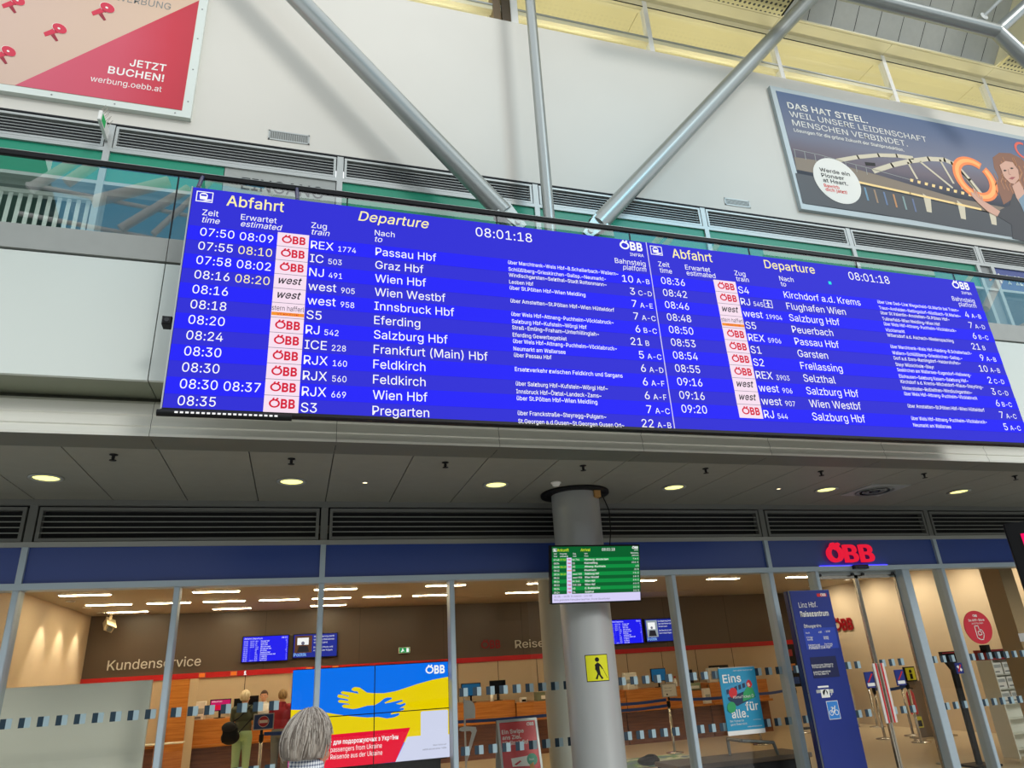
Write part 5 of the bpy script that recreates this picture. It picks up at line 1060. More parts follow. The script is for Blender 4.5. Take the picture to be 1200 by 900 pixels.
colwrap([(.0+.024*math.cos(k*.52), zc+.082+.024*math.sin(k*.52)) for k in range(12)], .005, 'black', b)
colwrap([(-.03, zc+.03), (.002, zc+.055), (.022, zc+.04), (.02, zc-.03), (-.022, zc-.03)], .005, 'black', b)
colwrap([(-.02, zc-.028), (.018, zc-.028), (-.012, zc-.115), (-.034, zc-.11), (-.008, zc-.06)], .005, 'black', b)
colwrap([(-.0, zc-.03), (.022, zc-.03), (.026, zc-.07), (.055, zc-.11), (.035, zc-.118), (.004, zc-.07)], .005, 'black', b)
colwrap([(.018, zc+.045), (.034, zc+.03), (.06, zc-.012), (.05, zc-.018), (.02, zc+.02)], .005, 'black', b)
colwrap([(-.026, zc+.035), (-.03, zc-.022), (-.02, zc-.022), (-.014, zc+.03)], .005, 'black', b)
colwrap([(.054, zc-.012), (.058, zc-.012), (.108, zc-.108), (.103, zc-.11)], .005, 'black', b); b.build('pictogram', t)

# the totem
TX0, TX1, TY = 5.94, 6.53, 7.8
t = thing('totem', 'tall dark blue information totem titled Reisezentrum by the entrance', 'sign', (6.23, TY, FL))
b = MB(); b.box(TX0-.02, TX1, TY+.035, TY+.10, FL, 2.28, 'navydk'); b.build('body', t)
b = MB(); b.box(TX0-.005, TX1+.003, TY+.01, TY+.035, FL, 2.283, 'alu')
for z in (.2, 1.1, 2.1): b.tube((TX0-.012, TY+.022, z), (TX0-.004, TY+.022, z), .008, 'aludk', 10)
b.build('edge_profile', t)
b = MB(); b.box(TX0, TX1, TY, TY+.01, FL, 2.28, 'navy'); b.build('front_panel', t)
T8 = lambda x, y: (920+x/5.456, 685+y/5.456)
yt = TY-.001
def pr(b, x0, y0, x1, y1, m, lift=.002):
    p, q = at(*T8(x0, y0), yt), at(*T8(x1, y1), yt); b.box(min(p.x, q.x), max(p.x, q.x), yt-lift, yt, min(p.z, q.z), max(p.z, q.z), m)
b = MB(); pr(b, 205, 78, 262, 56, 'red'); pr(b, 112, 282, 345, 405, mat('totem_blue', (30, 62, 170), .4)); b.build('info_field', t); b = MB(); pr(b, 158, 466, 350, 588, mat('totem_night', (22, 30, 76), .35), .003); b.build('info_field', t)
b = MB(); W_ = 'white'
b.logo(at(*T8(225, 76), yt).x, at(*T8(225, 74), yt).z, yt-.004, .03, W_)
b.ptext('Linz Hbf.', T8(90, 150), T8(206, 142), yt-.003, .062, W_); b.ptext('Reisezentrum', T8(100, 207), T8(279, 198), yt-.003, .062, W_, bold=.02)
b.ptext('Öffnungszeiten', T8(122, 278), T8(230, 272), yt-.003, .035, W_, bold=.01)
for s, a, c in (('Mo-Fr', (133, 316), (158, 315)), ('6:30', (214, 310), (234, 309)), ('- 20:00', (252, 305), (288, 304)), ('Feiertage', (138, 344), (178, 342)), ('Sonntag', (142, 358), (176, 356)), ('Samstag', (246, 340), (276, 338)), ('Sonntag', (248, 351), (278, 349)),
                ('Fahrkarten und', (150, 393), (222, 390)), ('Reservierung', (252, 386), (302, 383)), ('Auskunft Reisezentrum', (152, 404), (300, 397)), ('Fundbüro Linz Hbf', (154, 415), (290, 406)),
                ('Kundenservice Fahrkarten', (170, 522), (306, 514)), ('Telefon 05 1717 Halle 2', (174, 537), (306, 527)), ('Auskunft Kundendienst', (180, 566), (290, 559)), ('Telefon Halle 1', (184, 581), (278, 574))):
    b.ptext(s, T8(*a), T8(*c), yt-.004, .02, W_, bold=.01)
b.build('lettering', t)
b = MB(); pr(b, 210, 662, 276, 645, W_); pr(b, 236, 725, 278, 668, W_); pr(b, 202, 695, 230, 672, 'alu', .001); pr(b, 284, 694, 306, 668, 'alu', .001)
p = at(*T8(256, 692), yt); b.disc(p.x, p.z, .035, yt-.004, yt-.002, 'black', 20); b.plate([(p.x-.03, p.z-.04), (p.x+.03, p.z-.04), (p.x+.01, p.z+.03)], yt-.005, yt-.002, W_); p = at(*T8(295, 690), yt); b.text('7', p.x-.015, p.z-.03, yt-.003, .06, W_); b.build('pictogram', t)
b = MB(); sb_ = mat('bicycle_sign_blue', (50, 130, 210), .4); p = at(*T8(309, 802), yt); x, z = p.x, p.z
b.box(x-.082, x+.082, yt-.002, yt, z-.1, z+.1, W_); b.box(x-.076, x+.076, yt-.003, yt, z-.094, z+.094, sb_)
for s in (-1, 1): b.ring(x+.036*s, z-.028, .03, .007, yt-.005, yt-.003, W_)
b.plate([(x-.04, z-.026), (x-.016, z+.024), (x+.022, z+.024), (x+.03, z+.018), (x-.01, z+.014), (x-.03, z-.03)], yt-.005, yt-.003, W_); b.plate([(x-.01, z-.03), (x+.02, z+.02), (x+.03, z+.02), (x+.002, z-.03)], yt-.005, yt-.003, W_); b.plate([(x-.03, z+.026), (x-.005, z+.026), (x-.005, z+.034), (x-.03, z+.034)], yt-.005, yt-.003, W_); b.plate([(x+.018, z+.02), (x+.022, z+.046), (x+.034, z+.046), (x+.028, z+.02)], yt-.005, yt-.003, W_)
b.build('bicycle_symbol', t)

# entrance letters, sensor, stickers
t = thing('lit_sign', 'glowing red three-letter railway sign on the blue fascia over the entrance', 'sign', (7.6, 8.44, 2.7))
xx0, xx1, zb, hg = 7.20, 8.00, 2.715, .235
b = MB(); r = hg*.5; sx = 1.0
b.ring(xx0+.13, zb+r, .13, .05, 8.43, 8.49, 'e_sign', 0, 2*math.pi, 32, r)
b.plate([(xx0+.132, zb+hg*.86), (xx0+.158, zb+hg*.74), (xx0+.23, zb+hg*1.06), (xx0+.19, zb+hg*1.16)], 8.425, 8.49, 'e_sign'); b.plate([(xx0+.07, zb+hg*.98), (xx0+.1, zb+hg*.92), (xx0+.135, zb+hg*1.14), (xx0+.105, zb+hg*1.16)], 8.425, 8.49, 'e_sign')
b.text('BB', xx0+.285, zb, 8.43, hg, 'e_sign', w=.5, bold=.014)
for q in range(5): b.text('BB', xx0+.285, zb, 8.435+.01*q, hg, 'e_sign', w=.5, bold=.014)
b.build('letters', t)
b = MB(); b.box(7.05, 8.22, 8.475, 8.5, 2.662, 2.672, 'e_glow'); b.build('light_strip', t)
t = thing('door_sensor', 'small black motion sensor centred over the sliding doors', 'sensor', (7.68, 8.4, 2.6))
b = MB(); b.cbox(7.56, 7.80, 8.38, 8.45, 2.61, 2.665, 'blackgl', .012); b.build('body', t)
b = MB(); b.box(7.6, 7.76, 8.376, 8.38, 2.622, 2.64, 'navydk'); b.build('lens', t)
t = thing('round_sticker', 'round red sticker with a white phone and hand drawing on the end window', 'sticker', (9.6, D+.015, 1.75))
rc = at(1147, 735, D); rw = (at(1163, 735, D).x-at(1132, 735, D).x)/2*1.02; y = D+.012
b = MB(); b.disc(rc.x, rc.z, rw, y-.004, y+.008, mat('sticker_red', (206, 40, 58), .4), 48, rw*.92); b.build('sheet', t)
b = MB(); yy = y-.006
b.logo(rc.x-.05, rc.z+.145, yy, .03, W_); b.text('Im APP-Store', rc.x, rc.z+.085, yy, .03, W_, w=.3, align='C', bold=.02); b.text('Jetzt buchen', rc.x, rc.z+.045, yy, .025, W_, w=.22, align='C')
for a_ in ([(-.07, .02), (.0, .02)], [(-.07, .02), (-.07, -.14)], [(.0, .02), (.0, -.03)], [(-.07, -.14), (-.02, -.17)], [(.0, -.03), (.05, -.04)], [(.05, -.04), (.07, -.1)], [(.07, -.1), (.03, -.17)], [(-.02, -.17), (.03, -.17)], [(-.035, -.06), (.02, -.05)], [(.02, -.05), (.03, -.1)], [(-.035, -.06), (-.03, -.11)], [(-.03, -.11), (.03, -.1)]):
    (xa, za), (xb, zb_) = a_; d = Vector((xb-xa, zb_-za)).normalized()*.006; n_ = Vector((-d.y, d.x))
    b.plate([(rc.x+xa-d.x+n_.x, rc.z+za-d.y+n_.y), (rc.x+xa-d.x-n_.x, rc.z+za-d.y-n_.y), (rc.x+xb+d.x-n_.x, rc.z+zb_+d.y-n_.y), (rc.x+xb+d.x+n_.x, rc.z+zb_+d.y+n_.y)], yy-.001, yy, W_)
b.build('drawing', t)
t = thing('window_sticker', 'small dark blue square sticker low on the mullion bay near the ticket terminal', 'sticker', (9.0, D, 1.2))
p = at(1124, 783, D+.01); b = MB(); b.box(p.x-.06, p.x+.06, D+.005, D+.018, p.z-.07, p.z+.07, 'navy'); b.build('sheet', t)
b = MB(); b.plate([(p.x-.04, p.z-.04), (p.x-.02, p.z-.05), (p.x+.04, p.z+.04), (p.x+.02, p.z+.05)], D+.002, D+.005, 'red'); b.plate([(p.x-.045, p.z+.02), (p.x-.02, p.z+.04), (p.x+.045, p.z-.02), (p.x+.02, p.z-.045)], D+.003, D+.005, W_); b.build('symbol', t)
# hanging poster
t = thing('poster', 'blue poster lettered Eins für alle hung on the shop window', 'poster', (5.4, 8.5, .69))
PX0, PX1, PZ0, PZ1 = 5.16, 5.69, .66, 1.428; y = 8.47
cy = mat('poster_cyan', (34, 148, 190), .45)
b = MB(); b.box(PX0, PX1, y, y+.012, PZ0+.05, PZ1, cy); b.build('sheet', t)
b = MB(); b.box(PX0, PX1, y-.003, y+.014, PZ0, PZ0+.05, 'white'); b.box(PX0, PX1, y-.002, y+.014, PZ1-.004, PZ1+.006, 'alu'); b.build('rail', t)
F5 = lambda x, y_: (835+x/6.92, 770+y_/6.92)
b = MB(); yy = y-.001
b.ptext('Eins', F5(86, 214), F5(232, 196), yy, .092, W_, bold=.014); b.ptext('für', F5(272, 434), F5(374, 424), yy, .092, W_, bold=.014); b.ptext('alle.', F5(160, 497), F5(292, 484), yy, .092, W_, bold=.014)
b.ptext('Ein Ticket für', F5(144, 530), F5(256, 521), yy, .022, W_); b.ptext('ganz Österreich.', F5(148, 556), F5(284, 546), yy, .022, W_); b.ptext('Jetzt gleich buchen auf', F5(165, 116), F5(322, 104), yy, .014, W_); b.ptext('oebb.at/klimaticket', F5(285, 570), F5(402, 558), yy, .014, W_); b.ptext('Heute. Für morgen.', F5(332, 512), F5(394, 506), yy, .012, W_)
b.build('lettering', t)
b = MB(); nv = mat('poster_navy', (24, 50, 84), .5); gr = mat('poster_green', (40, 160, 96), .5); rdp = mat('poster_red', (206, 34, 44), .5)
b.pplate([F5(*p) for p in ((96, 256), (250, 200), (350, 320), (200, 398), (130, 350))], y-.001, nv); b.pplate([F5(*p) for p in ((96, 256), (298, 168), (330, 250), (120, 330))], y-.003, mat('poster_mid', (60, 150, 196), .5), .001)
for k in range(5): b.pplate([F5(110+32*k, 268-13*k), F5(132+32*k, 259-13*k), F5(138+32*k, 296-13*k), F5(116+32*k, 305-13*k)], y-.004, nv, .001)
c = [F5(166+34*math.cos(k*.52), 290+42*math.sin(k*.52)) for k in range(12)]; b.pplate(c, y-.006, rdp); c = [F5(154+36*math.cos(k*.52), 408+46*math.sin(k*.52)) for k in range(12)]; b.pplate(c, y-.006, gr)
b.pplate([F5(*p) for p in ((246, 360), (250, 290), (280, 236), (318, 240), (345, 300), (338, 330))], y-.006, gr); b.pplate([F5(*p) for p in ((272, 210), (286, 184), (306, 190), (322, 222), (308, 250), (284, 240))], y-.007, rdp); b.pplate([F5(*p) for p in ((278, 214), (292, 206), (306, 232), (288, 240))], y-.009, mat('poster_skin', (236, 190, 170), .5))
b.build('illustration', t)
b = MB(); b.ptext('KlimaTicket Ö', F5(172, 362), F5(330, 300), y-.009, .03, W_); b.build('card_lettering', t)

# screen kiosk whose flank is just in view
t = thing('advertising_kiosk', 'tall black screen kiosk with hot pink display, half out of view beside the shop front', 'kiosk', (7.56, 6.0, FL))
KX = Matrix.Translation((7.55, 6.0, 0)) @ Matrix.Rotation(R(-50), 4, 'Z')
b = MB(KX); b.box(0, 1.3, 0, .25, FL, 2.76, 'black'); b.build('body', t, bevel=.012)
b = MB(KX); b.box(.13, 1.17, -.008, 0, .75, 2.63, 'e_hot'); b.build('screen', t)
p = at(1197, 747, 5.9); b = MB(); b.box(p.x-.03, p.x+.25, 5.72, 5.9, p.z-.04, p.z+.04, 'white'); b.build('side_tray', t)

# ------------------------------------------------------------------ just inside the glass
VY = 9.0; VX0, VX1, VZ0, VZ1 = -.01, 1.795, .668, 1.703
t = thing('video_wall', 'video wall of four screens showing two hugging hands in blue and yellow', 'screen', ((VX0+VX1)/2, VY+.1, FL))
b = MB(); b.box(VX0+.03, VX1-.03, VY+.03, VY+.16, VZ0-.01, VZ1+.005, 'black'); b.build('housing', t)
b = MB(); b.box(VX0+.1, VX1-.1, VY+.06, VY+.4, FL, VZ0-.01, 'blackgl'); b.build('plinth', t)
xm, zm = .917, 1.189
Z3 = lambda p: (330+p[0]/6, 750+p[1]/6)
def pic(b, pts, m, lift):
    P = [at(*Z3(p), VY) for p in pts]; b.plate([(min(max(q.x, VX0+.004), VX1-.004), min(max(q.z, VZ0+.004), VZ1-.004)) for q in P], VY-lift, VY, m)
for x0, x1 in ((VX0, xm), (xm, VX1)):
    for z0, z1 in ((VZ0, zm), (zm, VZ1)):
        b = MB(); b.box(x0, x1, VY+.001, VY+.03, z0, z1, 'black'); b.box(x0+.004, x1-.004, VY, VY+.001, z0+.004, z1-.004, 'e_ublue'); b.build('display_panel', t)
b = MB()
pic(b, [(1200, 252), (1175, 258), (1060, 280), (960, 308), (870, 338), (800, 360), (720, 374), (650, 374), (600, 370), (575, 352), (548, 334), (515, 330), (496, 340), (492, 352), (510, 360), (535, 362), (540, 378), (490, 368), (430, 360), (416, 368), (424, 380), (470, 392), (474, 400), (420, 384), (398, 384), (392, 398), (402, 406), (468, 418), (468, 428), (412, 420), (396, 428), (402, 440), (470, 448), (480, 454), (438, 454), (424, 464), (434, 476), (500, 486), (540, 480), (580, 468), (620, 462), (655, 460), (760, 440), (1200, 520)], 'e_uyel', .001)
pic(b, [(40, 492), (65, 490), (180, 492), (250, 498), (370, 520), (480, 535), (600, 545), (690, 540), (760, 520), (900, 440), (1200, 400), (1200, 700), (40, 760)], 'e_uyel', .001)
pic(b, [(600, 462), (655, 458), (690, 438), (720, 412), (742, 404), (772, 404), (776, 414), (748, 428), (724, 440), (730, 448), (780, 436), (846, 420), (854, 430), (790, 454), (784, 464), (840, 452), (868, 442), (872, 454), (862, 462), (790, 484), (788, 492), (850, 476), (864, 482), (856, 492), (770, 514), (768, 524), (822, 514), (830, 520), (822, 530), (790, 544), (740, 552), (700, 544), (650, 536), (560, 540), (480, 534), (400, 520), (560, 478)], 'e_ublue', .002)
pic(b, [(40, 700), (370, 664), (905, 615), (800, 856), (640, 880), (40, 980)], 'e_ured', .003); pic(b, [(885, 680), (978, 672), (1200, 660), (1200, 830), (800, 858)], 'e_uwhite', .003)
pic(b, [(978, 510), (985, 502), (1160, 490), (1170, 496), (1170, 730), (1160, 740), (985, 752), (978, 744)], 'e_uwhite', .0035)
b.build('picture', t)
b = MB(); b.logo(at(*Z3((1012, 240)), VY).x, at(*Z3((1012, 238)), VY).z, VY-.004, .085, 'e_white')
b.ptext('Допомога для подорожуючих з України', Z3((190, 752)), Z3((820, 694)), VY-.003, .046, 'e_white', bold=.02); b.ptext('Help for passengers from Ukraine', Z3((215, 800)), Z3((705, 758)), VY-.003, .048, 'e_white'); b.ptext('Hilfe für Reisende aus der Ukraine', Z3((215, 852)), Z3((708, 806)), VY-.003, .048, 'e_white')
b.ptext('Mehr Infos auf', Z3((1066, 745)), Z3((1158, 736)), VY-.004, .016, 'e_grey'); b.ptext('oebb.at/ukraine-hilfe', Z3((992, 778)), Z3((1158, 760)), VY-.004, .018, 'e_grey'); b.build('lettering', t)
b = MB(); b.box(xm-.005, xm+.005, VY-.006, VY+.002, VZ0, VZ1, 'black'); b.box(VX0, VX1, VY-.006, VY+.002, zm-.005, zm+.005, 'black'); b.build('bezel', t)

t = thing('partition_panel', 'pale frosted partition screen behind the Kundenservice window', 'partition', (-2.8, 9.3, FL))
b = MB(); b.cbox(-4.6, -1.513, 9.3, 9.34, FL+.04, 1.69, 'frost', .006); b.build('sheet', t)
b = MB(); 
for x in (-3.6, -1.9): b.box(x-.15, x+.15, 9.2, 9.44, FL, FL+.04, 'alu')
b.build('foot', t)

# A-frame stand
t = thing('a_frame_stand', 'red folding poster stand reading Ein Swipe ans Ziel inside the window', 'sign stand', (2.82, 9.4, FL))
def lean(yb, zb, yt_, zt_):
    return lambda x, z: (x, yb+(yt_-yb)*(z-zb)/(zt_-zb), z)
ax0, ax1 = 2.50, 3.03; az = .975
tilt = math.atan(.28/(az-FL))
for k, (nm) in enumerate(('front', 'rear')):
    X = Matrix.Translation((2.765, 9.5, az)) @ Matrix.Rotation(-tilt if k == 0 else tilt, 4, 'X') @ Matrix.Rotation(0 if k == 0 else math.pi, 4, 'Z')
    L_ = (az-FL)/math.cos(tilt); w = .265
    b = MB(X); e_ = .028
    b.box(-w, w, -.02, 0, -e_, 0, 'alu'); b.box(-w, w, -.02, 0, -L_+.03, -L_+.06, 'alu'); b.box(-w, -w+e_, -.02, 0, -L_, -e_, 'alu'); b.box(w-e_, w, -.02, 0, -L_, -e_, 'alu'); b.box(-w+e_, w-e_, -.012, -.004, -L_+.06, -e_, 'alu'); b.build('frame', t)
    if k == 0:
        b = MB(X); b.box(-w+e_, w-e_, -.015, -.012, -L_+.06, -e_, mat('stand_red', (206, 44, 50), .4)); b.build('poster_sheet', t)
        b = MB(X); y = -.017
        b.logo(.12, -.085, y, .035, W_)
        for s, z in (('Ein Swipe', -.16), ('ans Ziel.', -.225)): b.text(s, -.215, z, y, .045, 'paper', bold=.014)
        b.text('Mit SimplyGo!', -.215, -.29, y, .045, 'paper', w=.33, bold=.02); b.build('lettering', t)
        b = MB(X); b.plate([(-.13, -.44), (.15, -.42), (.2, -.49), (.14, -.54), (-.12, -.53)], -.017, -.015, 'paper'); b.disc(.14, -.47, .068, -.02, -.017, 'green', 28); b.text('Start', .1, -.48, -.021, .022, W_); b.plate([(-.1, -.51), (-.02, -.47), (.0, -.48), (-.07, -.52)], -.018, -.017, 'red'); b.plate([(.1, -.53), (.15, -.5), (.17, -.66), (.1, -.72)], -.022, -.017, mat('print_ochre', (190, 130, 50), .5)); b.build('picture', t)
# slim white stand with two fins
t = thing('leaflet_stand', 'slim white stand with two curved white fins behind the shop window', 'stand', (2.2, 10, FL))
b = MB(); b.tube((2.2, 10, FL), (2.2, 10, 1.25), .012, 'white', 12); b.lathe([(0, 0), (.16, 0), (.16, .015), (0, .02)], (2.2, 10, FL), 'white', 28); b.build('pole', t)
b = MB(); b.plate([(2.19, 1.0), (2.34, 1.0), (2.345, 1.12), (2.33, 1.18), (2.29, 1.215), (2.19, 1.23)], 9.985, 10.0, 'white'); b.build('fin', t)
b = MB(); b.plate([(2.12, .87), (2.13, .9), (2.2, .915), (2.345, .895), (2.355, .85), (2.30, .72), (2.215, .5), (2.205, .5), (2.25, .7), (2.29, .83), (2.27, .855), (2.16, .855)], 9.985, 10.0, 'white'); b.build('fin', t)

# low dark bench and grey arm rail
zb = .27; y0 = atz(835, 894, zb).y; y1 = atz(880, 880.5, zb).y
xr = atz(953, 881.5, zb).x; xl = atz(800, 890, zb).x
t = thing('bench', 'low dark padded bench behind the shop window under the blue poster', 'bench', ((xl+xr)/2, (y0+y1)/2, FL))
b = MB(); b.box(xl-.4, xr, y0, y1, zb-.06, zb, mat('bench_top', (96, 80, 66), .5)); b.build('seat', t, bevel=.01)
b = MB(); b.box(xl-.37, xr-.03, y0+.03, y1-.03, FL+.06, zb-.06, 'darkback'); b.box(xl-.3, xr-.1, y0+.1, y1-.1, FL, FL+.06, 'black'); b.build('base', t)
b = MB(); ya = y0+.1; pa, pb, pc = at(869, 868, ya), at(906, 870, ya), at(915, 906, ya)
pc = Vector((pb.x+.05, ya, zb-.02))
for a_, c_ in ((pa, pb), (pb, pc)):
    b.tube(tuple(a_), tuple(c_), .022, 'aludk', 12)
b.ell(tuple(pb), .022, .022, .022, 'aludk', 12, 8); b.tube(tuple(pa), (pa.x, ya+.35, pa.z), .022, 'aludk', 12); b.tube((pa.x, ya+.35, pa.z), (pa.x, ya+.35, zb-.02), .022, 'aludk', 12); b.build('arm_rail', t)

# ------------------------------------------------------------------ inside the office (own scale, see INT)
FI = 0.0
# ceiling lamps
li = [(-3.10, 12.38), (-3.08, 13.84), (-3.05, 15.2), (-1.25, 12.38), (-1.25, 13.84), (-1.22, 15.2), (.6, 12.45), (.6, 13.84), (.6, 15.18), (2.45, 12.35), (2.45, 13.84), (4.3, 12.38), (4.3, 13.84), (6.15, 12.38), (8.0, 12.43), (9.85, 12.47), (6.15, 13.84), (-.32, 13.86), (1.52, 13.82), (-2.15, 13.85)]
for i, (x, y) in enumerate(li):
    p = I(x, y, 3.0)
    t = thing('linear_lamp', 'long white strip lamp recessed in the office ceiling', 'lamp', tuple(p), 'strip lamps in the office ceiling')
    b = IMB(); b.box(x-.36, x+.36, y-.06, y+.06, 2.985, 3.0, 'white'); b.build('trim', t)
    b = IMB(); b.box(x-.34, x+.34, y-.045, y+.045, 2.978, 2.985, 'e_lamp'); b.build('tube', t)
for y in (9.6, 10.8, 12.0, 13.2, 14.4):  # added lamps, no fixtures seen here; they brighten the end wall
    p = I(11.6, y, 2.99)
    t = thing('wall_washer', 'unseen ceiling spotlight added to brighten the beige end wall', 'lamp', tuple(p), 'added spotlights along the beige end wall')
    b = IMB(); b.lathe([(.04, .01), (.07, 0), (.07, -.012), (.045, -.012)], (11.6, y, 2.99), 'white', 20); b.build('rim', t)
    l = bpy.data.lights.new('lamp_light', 'SPOT'); l.energy = 75; l.spot_size = R(150); l.spot_blend = 1.0; l.color = (1, .87, .68); l.shadow_soft_size = .06
    o = bpy.data.objects.new('lamp_light', l); COL.objects.link(o); o.parent = t; o.location = (0, 0, -.03); o.rotation_euler = Vector((.5, 0, -1)).to_track_quat('-Z', 'Y').to_euler()
for y in (13.2, 14.2, 15.2):
    p = I(-3.5, y, 2.99)
    t = thing('wall_washer', 'small round wall-washing spotlight in the ceiling by the beige side wall', 'lamp', tuple(p), 'wall washers along the beige side wall')
    b = IMB(); b.lathe([(.04, .01), (.07, 0), (.07, -.012), (.045, -.012)], (-3.5, y, 2.99), 'white', 20); b.build('rim', t)
    l = bpy.data.lights.new('lamp_light', 'SPOT'); l.energy = 55; l.spot_size = R(62); l.spot_blend = .5; l.color = (1, .87, .68); l.shadow_soft_size = .04
    o = bpy.data.objects.new('lamp_light', l); COL.objects.link(o); o.parent = t; o.location = (0, 0, -.03); o.rotation_euler = Vector((-.28, 0, -1)).to_track_quat('-Z', 'Y').to_euler()

# wall lettering
def wtext(name, s, x, z, w, cap, m, label, bold=0.0):
    b = IMB(); b.text(s, x, z, 15.955, cap, m, w=w, bold=bold); b.text(s, x, z, 15.965, cap, m, w=w, bold=bold); b.text(s, x, z, 15.975, cap, m, w=w, bold=bold)
    return tag(b.build(name, loc=tuple(I(x, 15.97, z))), label, 'lettering')
wtext('wall_lettering', 'Kundenservice', -3.42, 2.0, 1.65, .175, 'white', 'white letters Kundenservice on the brown office wall')
wtext('wall_lettering', 'Reisezentrum', 4.71, 2.015, 1.75, .165, 'paper', 'pale letters beginning Reise on the brown wall next to the pale pillar')
b = IMB(); b.logo(3.93, 2.04, 15.965, .16, 'darkred'); b.logo(3.93, 2.04, 15.975, .16, 'darkred'); tag(b.build('wall_lettering', loc=tuple(I(3.93, 15.97, 2.04))), 'dark red three-letter railway mark before the word Reise', 'lettering')
b = IMB(); b.text('1', -.95, 1.785, 15.955, .07, 'e_white', bold=.03); tag(b.build('counter_number', loc=tuple(I(-.93, 15.96, 1.8))), 'small white number 1 on the red wall band over the counter', 'number')
for x, w in ((-1.72, 'above the dark pink monitor'), (-1.14, 'next to the number 1'), (.3, 'beside the shop-window mullion'), (.82, 'over the video wall')):
    t = thing('counter_lamp', 'small orange glowing square on the red wall band, '+w, 'lamp', tuple(I(x, 15.93, 1.82)))
    b = IMB(); b.box(x-.06, x+.06, 15.94, 15.97, 1.78, 1.86, 'aludk'); b.build('case', t)
    b = IMB(); b.box(x-.055, x+.055, 15.935, 15.94, 1.785, 1.855, 'e_amber'); b.build('lens', t)
t = thing('emergency_sign', 'small green emergency exit sign on the brown wall above the video wall', 'sign', tuple(I(2.24, 15.93, 2.1)))
b = IMB(); b.box(2.12, 2.36, 15.93, 15.99, 2.03, 2.15, 'white'); b.build('case', t)
b = IMB(); b.box(2.13, 2.35, 15.925, 15.93, 2.04, 2.14, 'e_exit'); b.box(2.28, 2.33, 15.922, 15.925, 2.05, 2.13, 'e_white'); b.disc(2.2, 2.115, .014, 15.922, 15.925, 'e_white', 12); b.plate([(2.16, 2.06), (2.19, 2.1), (2.22, 2.1), (2.24, 2.06), (2.215, 2.08), (2.18, 2.05)], 15.922, 15.925, 'e_white'); b.build('face', t)
# office screens
def timetable(x0, x1, z0, z1, label):
    t = thing('wall_screen', label, 'screen', tuple(I((x0+x1)/2, 15.95, z0)))
    b = IMB(); b.box(x0-.015, x1+.015, 15.91, 15.99, z0-.015, z1+.015, 'black'); b.build('housing', t)
    b = IMB(); b.box(x0, x1, 15.9, 15.91, z0, z1, 'e_b1'); s = b.build('screen', t)
    b = IMB(); y = 15.898; h = (z1-z0-.07)/11
    b.text('Abfahrt Departure', x0+.02, z1-.05, y, .03, 'e_white'); b.text('08:01', x1-.02, z1-.05, y, .03, 'e_white', align='R')
    for i, r_ in enumerate(Lrows[:11]):
        z = z1-.07-h*(i+1)+.008
        b.text(r_[0], x0+.02, z, y, .02, 'e_white'); b.text(r_[1] or '-', x0+.14, z, y, .02, 'e_white'); b.text(r_[3], x0+.24, z, y, .02, 'e_white'); b.text(r_[5], x0+.34, z, y, .022, 'e_white', bold=.01); b.text(r_[8], x1-.02, z, y, .02, 'e_white', align='R')
    b.build('lettering', s)
def news(x0, x1, z0, z1, photo, label):
    t = thing('wall_screen', label, 'screen', tuple(I((x0+x1)/2, 15.95, z0)))
    b = IMB(); b.box(x0-.015, x1+.015, 15.91, 15.99, z0-.015, z1+.015, 'black'); b.build('housing', t)
    w = x1-x0; h = z1-z0
    b = IMB(); b.box(x0, x1, 15.9, 15.91, z0, z1, 'e_navy'); s = b.build('screen', t)
    b = IMB(); y = 15.899
    b.box(x0+.02, x0+w*.42, y-.001, y, z0+h*.2, z1-.02, photo); b.box(x0+w*.08, x0+w*.34, y-.002, y-.001, z0+h*.55, z1-h*.14, 'e_white'); b.plate([(x0+w*.08, z0+h*.24), (x0+w*.36, z0+h*.24), (x0+w*.32, z0+h*.5), (x0+w*.12, z0+h*.5)], y-.002, y-.001, 'e_blk'); b.disc(x0+w*.21, z0+h*.62, w*.04, y-.003, y-.002, 'e_grey', 14); b.build('news_photo', s)
    b = IMB(); b.text('Politik', x0+.01, z0+.025, y, .06, 'e_sky', bold=.02)
    for k, q in enumerate(('Die Regierung berät', 'über neue Maßnahmen', 'für das Land.', 'Der Beschluss soll', 'noch heute folgen.')): b.text(q, x0+w*.46, z1-.06-.06*k-(.03 if k > 2 else 0), y, .03, 'e_white', w=w*.5*(len(q)/20))
    b.build('lettering', s)
timetable(-1.01, -.14, 2.02, 2.49, 'blue timetable screen on the brown wall above the counter with the people')
news(-.03, .83, 2.05, 2.49, 'e_photo2', 'screen titled Politik half hidden by the mullion, brown photo')
timetable(7.0, 7.83, 1.99, 2.51, 'blue timetable screen just beyond the round column')
news(7.93, 8.66, 2.0, 2.495, 'e_photo', 'screen titled Politik with grey snowy photo beyond the column')
# side letters on the beige end wall
XW = INT @ Matrix.Translation((12.29, 14.78, 0)) @ Matrix.Rotation(R(-90), 4, 'Z')
b = MB(XW)
for y in (0, -.01, -.02): b.logo(0, 1.99, y, .24, 'darkred')
tag(b.build('wall_lettering', loc=tuple(XW @ Vector((.3, 0, 2)))), 'dark red railway letters on the beige end wall behind the sliding doors', 'lettering')

